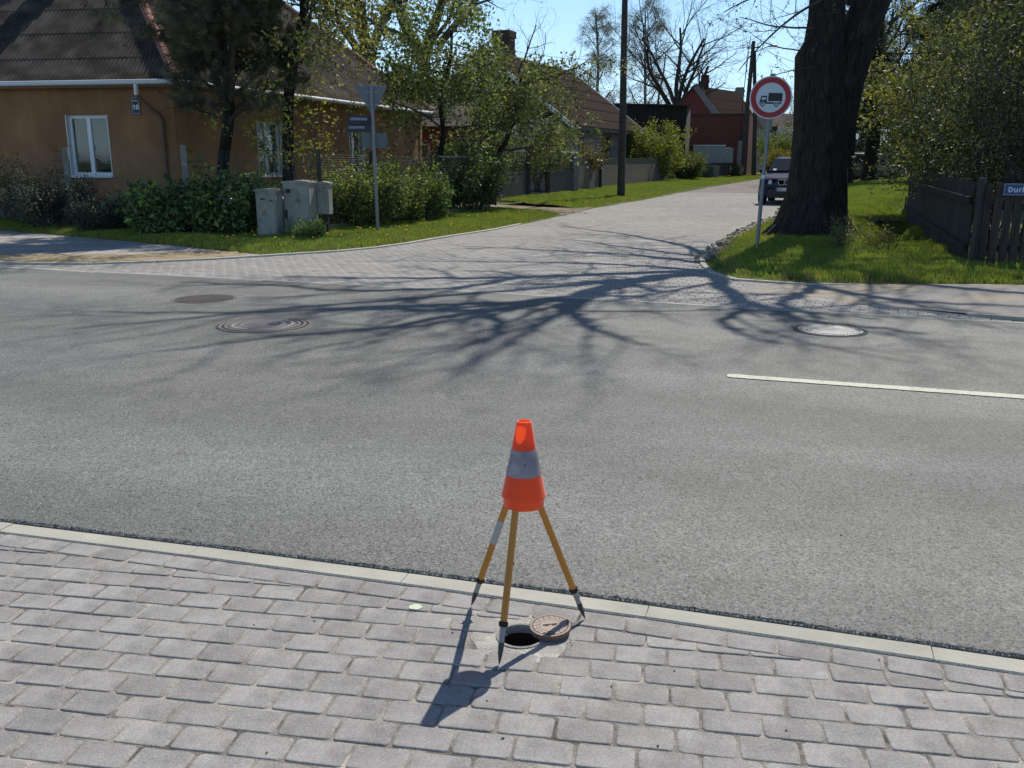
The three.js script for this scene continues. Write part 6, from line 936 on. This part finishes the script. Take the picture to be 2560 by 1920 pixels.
// tall tree behind the houses
tree('oak_tree', 'tall heavy-limbed tree with small young leaves rising behind the orange house', [[-6.9, 0, -46], [-6.7, 4, -46], [-6.8, 6.2, -46], [-7.1, 8, -46], [-7.3, 11, -46], [-7.2, 15, -46]], 0.42, broad({ levels: 3, kids: [6, 5, 4, 0], ang: [45, 45, 42, 40], ratio: [0.55, 0.55, 0.5, 0.5], leafFrom: 3, leafN: 3, t0: [0.4, 0.35, 0.3, 0.2], seg: [6, 5, 4, 3], wob: [0.2, 0.25, 0.28, 0.3] }), { n: 9, t0: 0.5, el: [15, 60], len: 4.8 }, 121, CL.mid, M.leaf, [0.15, 0.14, 0.05], [0.40, 0.36, 0.16], { thin: 0.55, cull: (p) => Math.hypot(p.x + 6.5, p.z + 46.5) > 1.1, leaf: { s0: 0.9, s1: 2.0, jit: 0.2 }, extra: [[[-6.8, 6, -46], [-0.6, 1, 0], 6, 0.22], [[-6.75, 6.3, -46], [0.35, 1, 0.1], 7, 0.25]] });
tree('oak_tree', 'second heavy tree with two bent limbs beside the tall leafy one', [[-4.6, 0, -47], [-4.5, 4, -47], [-4.3, 6.2, -47], [-5.2, 8, -47], [-5.8, 11, -47]], 0.46, broad({ levels: 3, kids: [5, 5, 4, 0], ang: [45, 45, 42, 40], ratio: [0.5, 0.55, 0.5, 0.5], leafFrom: 3, leafN: 3, t0: [0.4, 0.35, 0.3, 0.2], seg: [8, 5, 4, 3], wob: [0.22, 0.25, 0.28, 0.3] }), { n: 6, t0: 0.55, el: [20, 60], len: 4 }, 131, CL.mid, M.leaf, [0.15, 0.14, 0.05], [0.40, 0.36, 0.16], { thin: 0.55, cull: (p) => p.x < -2.3, leaf: { s0: 0.9, s1: 2.0, jit: 0.2 }, extra: [[[-4.35, 6.1, -47], [0.7, 1, 0], 5.5, 0.3], [[-3.6, 6.9, -47], [1, 0.75, 0], 5, 0.2]] });
// garden fruit trees
tree('apple_tree', 'slender garden tree with a flat light green crown over the wire fence', [[-2.05, 0, -27.4], [-2.3, 0.9, -27.5], [-2.0, 2.2, -27.6], [-2.05, 3.4, -27.6], [-1.75, 4.4, -27.6], [-1.7, 5.2, -27.6]], 0.1, broad({ leafN: 6, trop: [0.0, 0.03, 0.02] }), { n: 17, t0: 0.42, el: [-10, 35], len: 1.75 }, 141, CL.mid, M.leaf, [0.08, 0.125, 0.025], [0.32, 0.36, 0.08], { thin: 0.5, cull: (p) => p.x < -0.35, leaf: { s0: 0.8, s1: 1.7, jit: 0.14 } });
tree('apple_tree', 'leaning fruit tree with pale pink blossom before the brown roof', [[-0.95, 0, -31], [-0.75, 1.2, -31], [-0.2, 2.2, -31], [0.1, 3.2, -31.2], [0.3, 4.2, -31.3]], 0.12, broad({ leafN: 6, trop: [0.0, 0.03, 0.02] }), { n: 15, t0: 0.4, el: [-15, 45], len: 1.65 }, 151, CL.mid, M.leaf, [0.08, 0.12, 0.025], [0.32, 0.34, 0.09], { thin: 0.5, cull: (p) => p.y < 4.75, leaf: { s0: 0.8, s1: 1.7, jit: 0.14 }, extra: [[[0.3, 3.9, -31.3], [0.85, 0.5, 0], 2.3, 0.05], [[0.2, 4.3, -31.3], [0.4, 0.8, 0], 1.6, 0.04], [[-0.1, 3.9, -31.2], [-0.5, 0.9, 0], 1.4, 0.04]] });
{ const t = scene.getObjectByName('apple_tree_001'), f = RNG(5), tips = []; for (let i = 0; i < 130; i++) tips.push(V(rr(-1.2, 1.5, f), rr(1.7, 4.2, f), rr(-32, -30.4, f))); leaves(t, tips, CL.tiny, M.leaf, [0.55, 0.40, 0.36], [0.6, 0.5, 0.45], 6, { name: 'blossom', jit: 0.1, s0: 0.7, s1: 1.3 }); }
// far trees
const weep = { levels: 3, kids: [5, 6, 4, 0], ang: [40, 50, 50, 40], ratio: [0.45, 0.6, 0.6, 0.5], seg: [6, 6, 6, 4], wob: [0.15, 0.2, 0.15, 0.2], trop: [0.04, -0.16, -0.3, -0.3], taper: [0.4, 0.35, 0.5, 0.5], t0: [0.2, 0.15, 0.15, 0.2], rr: [0.5, 0.5, 0.6, 0.6], leafFrom: 2, leafN: 2 };
const birchO = { leaf: { s0: 0.7, s1: 1.5, jit: 0.25 }, bark: M.birchBark, twig: M.greyTwig };
tree('birch_tree', 'weeping birch with pale hanging twigs left of the tall pole', [[9.3, 0, -108], [9.4, 6, -108], [9.6, 12, -108], [9.2, 17.2, -108]], 0.26, weep, { n: 22, t0: 0.22, el: [25, 60], len: 3.9, cone: 0.6 }, 161, CL.birch, M.leaf, [0.13, 0.125, 0.06], [0.18, 0.17, 0.08], birchO);
tree('birch_tree', 'thin birch with two straight stems just right of the tall pole', [[14.6, 0, -106], [14.7, 7, -106], [14.5, 13, -106], [14.4, 16.8, -106]], 0.22, weep, { n: 22, t0: 0.2, el: [25, 60], len: 4.4, cone: 0.4 }, 171, CL.birch, M.leaf, [0.13, 0.125, 0.06], [0.18, 0.17, 0.08], { ...birchO, extra: [[[14.8, 1, -106], [0.12, 1, 0], 12, 0.18]] });
tree('bare_tree', 'wide bare tree with black forking limbs above the red roofs', [[17.6, 0, -100], [17.4, 4, -100], [17.2, 7, -100]], 0.55, { levels: 4, kids: [5, 5, 5, 4, 0], ang: [40, 44, 44, 42, 40], ratio: [0.6, 0.6, 0.55, 0.5, 0.5], seg: [8, 6, 5, 4, 3], wob: [0.16, 0.2, 0.24, 0.28, 0.3], trop: [0.07, 0.04, 0.03, 0.02, 0.02], taper: [0.4, 0.35, 0.35, 0.4, 0.5], t0: [0.3, 0.25, 0.2, 0.2, 0.2], rr: [0.55, 0.55, 0.6, 0.65, 0.6], leafFrom: 9, leafN: 0 }, { n: 6, t0: 0.72, el: [35, 65], len: 8.5 }, 181, CL.tiny, M.leaf, BR, BR, { topR: 0.7, sr: 1.0 });
tree('bare_tree', 'small bare tree peeping over the roofs beside the chimney', [[26, 0, -132], [26, 6, -132], [26.3, 9, -132]], 0.2, { levels: 3, kids: [5, 5, 4, 0], ang: [45, 44, 44, 42], ratio: [0.55, 0.55, 0.5, 0.5], seg: [6, 5, 4, 3], wob: [0.2, 0.2, 0.24, 0.28], trop: [0.05, 0.04, 0.03, 0.02], taper: [0.4, 0.35, 0.35, 0.4], rr: [0.55, 0.55, 0.6, 0.65], leafFrom: 9, leafN: 0 }, { n: 8, t0: 0.5, el: [20, 60], len: 4.5 }, 191, CL.tiny, M.leaf, BR, BR, { twig: M.greyTwig });
tree('bare_tree', 'low bare tree behind the grey barn beside the sign', [[43, 0, -150], [43, 5, -150], [43.3, 8, -150]], 0.2, { levels: 3, kids: [6, 5, 4, 0], ang: [45, 44, 44, 42], ratio: [0.55, 0.55, 0.5, 0.5], seg: [6, 5, 4, 3], wob: [0.2, 0.2, 0.24, 0.28], trop: [0.05, 0.04, 0.03, 0.02], taper: [0.4, 0.35, 0.35, 0.4], rr: [0.55, 0.55, 0.6, 0.65], leafFrom: 2, leafN: 1 }, { n: 12, t0: 0.3, el: [10, 60], len: 5 }, 193, CL.birch, M.leaf, BR, G2, { twig: M.greyTwig });
// right hand background: trunk behind the big tree, conifers and broadleaves
tree('lime_tree', 'second dark straight trunk with a twiggy crown beyond the ditch', [[25.2, 0, -66.5], [25.2, 5, -66.5], [25.0, 10, -66.5], [25.2, 17, -66.5]], 0.52, broad({ levels: 3, kids: [6, 6, 5, 0], ang: [50, 48, 45, 40], ratio: [0.5, 0.5, 0.5, 0.5], leafFrom: 3, leafN: 2, seg: [6, 5, 4, 3], wob: [0.2, 0.25, 0.28, 0.3], trop: [0.03, 0.02, 0, 0] }), { n: 26, t0: 0.24, el: [5, 50], len: 5 }, 201, CL.birch, M.leaf, [0.06, 0.065, 0.03], [0.10, 0.11, 0.035], { leaf: { s0: 0.8, s1: 1.5, jit: 0.3 }, twig: M.greyTwig });
for (const [x, z, h, s, label] of [[21.5, -60, 13, 211, 'dark spruce showing just right of the big trunk'], [27.5, -62, 15, 212, 'dark spruce standing behind the olive grey van']]) tree('spruce_tree', label, [[x, 0, z], [x, h * 0.5, z], [x, h, z]], 0.2, broad({ levels: 1, kids: [9, 0], ang: [55, 40], ratio: [0.35, 0.4], trop: [-0.03, -0.02], leafN: 10, leafFrom: 0, wob: [0.08, 0.15] }), { n: 54, t0: 0.26, el: [-12, 14], len: 2.8, cone: 0.9 }, s, CL.needle, M.needle, [0.018, 0.032, 0.018], [0.035, 0.055, 0.028], { leaf: { s0: 1.6, s1: 2.8, jit: 0.2 }, topR: 0.1 });
for (const [x, z, h, len, s, c0, c1, label] of [
  [33.5, -66, 15, 4.6, 221, [0.05, 0.075, 0.02], [0.10, 0.12, 0.03], 'tall leafy tree behind the yellowing maple on the right'],
  [22.5, -46, 10.5, 3.0, 222, [0.045, 0.07, 0.02], [0.09, 0.11, 0.03], 'broad green tree filling the gap above the board fence'],
  [36, -90, 13, 4.6, 224, [0.05, 0.075, 0.02], [0.12, 0.14, 0.03], 'far leafy tree closing the gap behind the olive grey van'],
  [29.5, -86, 11, 4.2, 225, [0.05, 0.075, 0.02], [0.12, 0.14, 0.03], 'far leafy tree behind the dark car between the trunks'],
  [17.2, -33, 8.2, 2.9, 223, [0.05, 0.075, 0.018], [0.10, 0.12, 0.028], 'mottled green garden tree over the board fence']]) tree('garden_tree', label, [[x, 0, z], [x + 0.1, h * 0.4, z], [x - 0.2, h, z]], 0.2, broad({ levels: 2, kids: [7, 6, 0], leafN: 6 }), { n: 26, t0: 0.3, el: [0, 50], len, cone: 0.4 }, s, CL.mid, M.leaf, c0, c1, { leaf: { s0: 0.9, s1: 1.6, jit: 0.2 } });

// shrubs: many stems from the ground
function bush(name, label, [x, z], rx, h, stems, seed, leafGeo, leafM, c0, c1, opt = {}) {
  const t = plant(name, label, opt.cat ?? 'shrub', [0, 0, 0], opt.group), f = RNG(seed), mb = new MB(), tips = [], P = broad({ levels: opt.levels ?? 1, kids: opt.kids ?? [7, 4, 0], ang: [42, 40, 40], ratio: [0.42, 0.45, 0.4], leafN: opt.leafN ?? 7, leafFrom: 0, seg: [6, 4, 3], trop: [opt.trop ?? 0.06, 0.02, 0], rr: [0.5, 0.5, 0.5] });
  for (let i = 0; i < stems; i++) { const a = f() * 6.28, r = Math.sqrt(f()) * rx * 0.55, lean = (r / rx) * (opt.lean ?? 0.9) + 0.08; grow(mb, tips, V(x + Math.cos(a) * r, (opt.y0 ?? 0) - 0.02, z + Math.sin(a) * r * (opt.zs ?? 1)), V(Math.cos(a) * lean, 1, Math.sin(a) * lean), h * rr(0.6, 1.08, f), opt.rad ?? 0.016, 0, P, f); }
  mesh('stems', mb.geo(), M.twig, t); const y1 = opt.leafY ?? 0; leaves(t, tips.filter((p) => p.y > y1 && (!opt.thin || f() > opt.thin) && (!opt.cull || opt.cull(p))), leafGeo, leafM, c0, c1, seed + 7, { name: 'foliage', ...(opt.leaf ?? {}) }); return t;
}
const L1 = { leaf: { s0: 0.7, s1: 1.3, jit: 0.08 } };
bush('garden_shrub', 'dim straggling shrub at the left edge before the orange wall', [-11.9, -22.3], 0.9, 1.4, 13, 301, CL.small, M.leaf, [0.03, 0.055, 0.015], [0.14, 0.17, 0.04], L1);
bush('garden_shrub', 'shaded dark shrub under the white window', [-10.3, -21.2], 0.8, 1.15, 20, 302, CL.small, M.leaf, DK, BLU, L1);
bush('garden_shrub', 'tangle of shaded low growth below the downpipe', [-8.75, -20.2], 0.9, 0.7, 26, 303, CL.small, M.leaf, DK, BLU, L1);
bush('glossy_bush', 'low glossy green bush left of the concrete corner post', [-7.15, -19.15], 0.5, 0.92, 26, 304, CL.mid, M.glossLeaf, [0.03, 0.07, 0.018], [0.22, 0.32, 0.05], { leaf: { s0: 0.8, s1: 1.7, jit: 0.1 }, lean: 0.7, leafN: 6 });
bush('glossy_bush', 'larger glossy green bush between the corner post and the cabinets', [-6.0, -19.35], 0.65, 1.12, 38, 305, CL.mid, M.glossLeaf, [0.03, 0.07, 0.018], [0.22, 0.32, 0.05], { leaf: { s0: 0.8, s1: 1.7, jit: 0.1 }, lean: 0.85, leafN: 6 });
bush('young_maple', 'bright yellow-green sapling leaves above the tall cabinet', [-4.85, -21.2], 0.45, 3.5, 7, 306, CL.mid, M.leaf, [0.24, 0.27, 0.02], [0.36, 0.36, 0.03], { leaf: { s0: 0.7, s1: 1.2, jit: 0.12 }, leafY: 1.5, lean: 0.35, leafN: 4, thin: 0.3 });
bush('lilac_bush', 'tall light green bush behind the small meter box', [-3.6, -21.3], 0.8, 1.3, 30, 307, CL.mid, M.leaf, [0.06, 0.11, 0.02], [0.32, 0.36, 0.04], { ...L1, lean: 0.9 });
bush('lilac_bush', 'sunlit green bush right of the yield sign post', [-2.8, -22.6], 0.5, 1.4, 14, 308, CL.mid, M.leaf, [0.08, 0.14, 0.02], [0.34, 0.38, 0.04], { ...L1, lean: 0.6 });
bush('low_hedge_plant', 'low pale-leaved plants along the fence footing', [-2.45, -24.3], 0.75, 1.05, 36, 309, CL.mid, M.leaf, [0.05, 0.11, 0.02], [0.24, 0.34, 0.06], { ...L1, zs: 2, lean: 1.1 });
bush('privet_bush', 'dark rounded bush at the right end of the mesh fence', [-1.45, -28.0], 0.85, 1.85, 44, 310, CL.mid, M.leaf, [0.03, 0.07, 0.016], [0.16, 0.25, 0.04], { ...L1, zs: 1.6 });
bush('garden_shrub', 'brownish wispy shrub behind the yield sign', [-3.3, -25.5], 0.7, 2.1, 12, 311, CL.small, M.leaf, [0.06, 0.045, 0.02], [0.12, 0.08, 0.03], L1);
bush('golden_shrub', 'yellow-green shrub behind the wire gate', [1.35, -44], 1.5, 3.0, 22, 312, CL.mid, M.leaf, [0.12, 0.14, 0.02], [0.22, 0.21, 0.025], { leaf: { s0: 0.8, s1: 1.4, jit: 0.15 }, lean: 0.7 });
bush('golden_shrub', 'reddish yellow shrub beside the pale brick wall', [3.2, -46.8], 0.75, 2.5, 9, 313, CL.mid, M.leaf, [0.16, 0.13, 0.02], [0.22, 0.19, 0.025], { leaf: { s0: 0.8, s1: 1.3, jit: 0.15 }, lean: 0.5, leafY: 1.2 });
bush('garden_shrub', 'mixed green undergrowth filling the yard behind the gate', [-0.8, -40], 1.9, 2.4, 30, 314, CL.mid, M.leaf, [0.05, 0.085, 0.02], [0.11, 0.13, 0.025], { leaf: { s0: 0.8, s1: 1.3, jit: 0.15 } });
bush('golden_shrub', 'bright yellow-green shrub behind the grey fence', [9.1, -64.5], 1.7, 3.3, 34, 315, CL.far, M.leaf, [0.17, 0.20, 0.015], [0.26, 0.28, 0.02], { leaf: { s0: 0.7, s1: 1.2, jit: 0.2 } });
bush('round_bush', 'round yellow-green bush at the end of the grey fence', [12.75, -68.6], 0.85, 1.75, 46, 316, CL.mid, M.leaf, [0.10, 0.13, 0.015], [0.20, 0.22, 0.02], { leaf: { s0: 0.8, s1: 1.3, jit: 0.12 } });
bush('hedge', 'clipped yellow hedge behind the blue car', [25.6, -88], 2.2, 2.1, 60, 317, CL.far, M.leaf, [0.22, 0.20, 0.012], [0.28, 0.24, 0.015], { leaf: { s0: 0.6, s1: 1.0, jit: 0.15 }, lean: 1.2 });
bush('golden_shrub', 'light green bushes above the yellow hedge by the barn', [27.6, -96], 2.2, 3.7, 40, 318, CL.far, M.leaf, [0.12, 0.17, 0.02], [0.2, 0.24, 0.03], { leaf: { s0: 0.8, s1: 1.3, jit: 0.2 } });
bush('garden_shrub', 'pale grass-like clump at the foot of the pole pair', [19.2, -84], 1.6, 0.8, 30, 319, CL.mid, M.leaf, [0.10, 0.13, 0.04], [0.16, 0.17, 0.06], { leaf: { s0: 0.8, s1: 1.3, jit: 0.15 } });
// right side
bush('hedge', 'dark green hedge far off behind the olive grey van', [31, -80], 4.2, 3.0, 60, 327, CL.far, M.leaf, [0.04, 0.06, 0.02], [0.12, 0.15, 0.03], { leaf: { s0: 0.8, s1: 1.4, jit: 0.25 }, lean: 1.3 });
bush('yellow_maple', 'yellow-leaved bush leaning over the dark board fence', [11.4, -23.8], 1.2, 4.1, 26, 320, CL.mid, M.leaf, [0.14, 0.15, 0.015], [0.44, 0.40, 0.035], { leaf: { s0: 0.8, s1: 1.4, jit: 0.14 }, lean: 0.75, levels: 2, kids: [6, 3, 0], leafN: 5, leafY: 1.3, cull: (p) => !(p.x < 10.2 && p.y < 2.5) });
bush('lilac_bush', 'tall dense lilac behind the street name plate', [9.5, -17.6], 1.5, 4.6, 30, 321, CL.small, M.leaf, [0.03, 0.05, 0.012], [0.20, 0.22, 0.04], { leaf: { s0: 1.0, s1: 2.0, jit: 0.16 }, lean: 0.6, levels: 2, kids: [7, 4, 0], leafN: 4, leafY: 0.6 });
bush('lilac_bush', 'dark purplish twiggy bush at the right edge above the pickets', [9.3, -15.3], 1.1, 3.2, 24, 322, CL.small, M.leaf, [0.035, 0.028, 0.02], [0.06, 0.06, 0.022], { leaf: { s0: 0.8, s1: 1.3, jit: 0.12 }, lean: 0.6, levels: 2, kids: [6, 3, 0], leafN: 3, leafY: 0.6 });
bush('lilac_bush', 'green thicket between the yellow bush and the tall lilac', [10.2, -20.6], 1.2, 3.3, 26, 323, CL.small, M.leaf, [0.035, 0.06, 0.014], [0.22, 0.24, 0.03], { leaf: { s0: 0.9, s1: 1.5, jit: 0.14 }, lean: 0.6, levels: 2, kids: [6, 4, 0], leafN: 5, leafY: 0.6 });
bush('ditch_shrub', 'feathery grey-green weeds at the foot of the big trunk', [5.75, -15.9], 0.3, 0.55, 12, 324, CL.small, M.leaf, [0.10, 0.13, 0.04], [0.30, 0.34, 0.10], { leaf: { s0: 0.5, s1: 1.0, jit: 0.06 }, lean: 0.5, rad: 0.004, kids: [4, 0], leafN: 4 });
bush('ditch_shrub', 'yellow-tipped weeds right of the big trunk', [6.35, -15.8], 0.25, 0.5, 10, 325, CL.small, M.leaf, [0.16, 0.18, 0.03], [0.40, 0.38, 0.06], { leaf: { s0: 0.5, s1: 0.9, jit: 0.06 }, lean: 0.5, rad: 0.004, kids: [4, 0], leafN: 4 });
{ const t = plant('bare_sapling', 'bare dark sapling standing in the grass before the ditch', 'sapling', [0, 0, 0]), mb = new MB(), f = RNG(66); for (const d of [[-0.5, 1, 0], [0.1, 1, 0.1], [0.55, 1, 0]]) grow(mb, [], V(5.9, 0.02, -14.5), V(...d), 0.75, 0.012, 0, broad({ levels: 1, kids: [4, 0], leafN: 0, leafFrom: 9 }), f); mesh('stems', mb.geo(), M.twig, t); }
bush('weed_tuft', 'bright green tuft of weeds before the tall cabinet', [-4.05, -18.45], 0.26, 0.36, 24, 326, CL.tiny, M.leaf, [0.10, 0.19, 0.03], [0.17, 0.26, 0.05], { cat: 'plant', leaf: { s0: 0.9, s1: 1.8, jit: 0.05 }, lean: 1.0, rad: 0.004 });
// dandelions
{ const f = RNG(88), fl = (() => { const g = new THREE.SphereGeometry(0.022, 7, 4); g.scale(1, 0.45, 1); g.translate(0, 0.09, 0); return norm(g); })(), st = cyl(V(0, -0.02, 0), V(0, 0.085, 0), 0.0025, 0.002, 4), ym = std({ color: C(0.72, 0.44, 0.01), roughness: 0.8 }), gm = std({ color: C(0.10, 0.16, 0.03), roughness: 0.9 });
  let proto = null;
  for (let i = 0; i < 70; i++) { const left = i < 56, u = left ? 0.62 + 0.36 * f() : 0.2 + 0.25 * f(), v = 0.12 + 0.7 * f(), [x, z] = left ? at2(V1A, V1B, u, v) : at2(V3A, V3B, u, v * 0.5), y = left ? vergeH1(x, z, u, v) : vergeH3(x, z, u, v * 0.5); let t; if (!proto) { t = proto = thing('dandelion', 'yellow dandelion flower in the grass along the verges', 'flower', [x, y, z], 0, 'dandelions scattered in the verges'); mesh('stem', st, gm, t); mesh('flower_head', fl, ym, t); } else { t = proto.clone(); t.name = numbered('dandelion'); t.position.set(x, y, z); scene.add(t); } const s = rr(0.8, 1.5, f); t.scale.set(s, s * rr(0.7, 1.2, f), s); t.rotation.y = f() * 6; }
}
renderer.render(scene, camera);
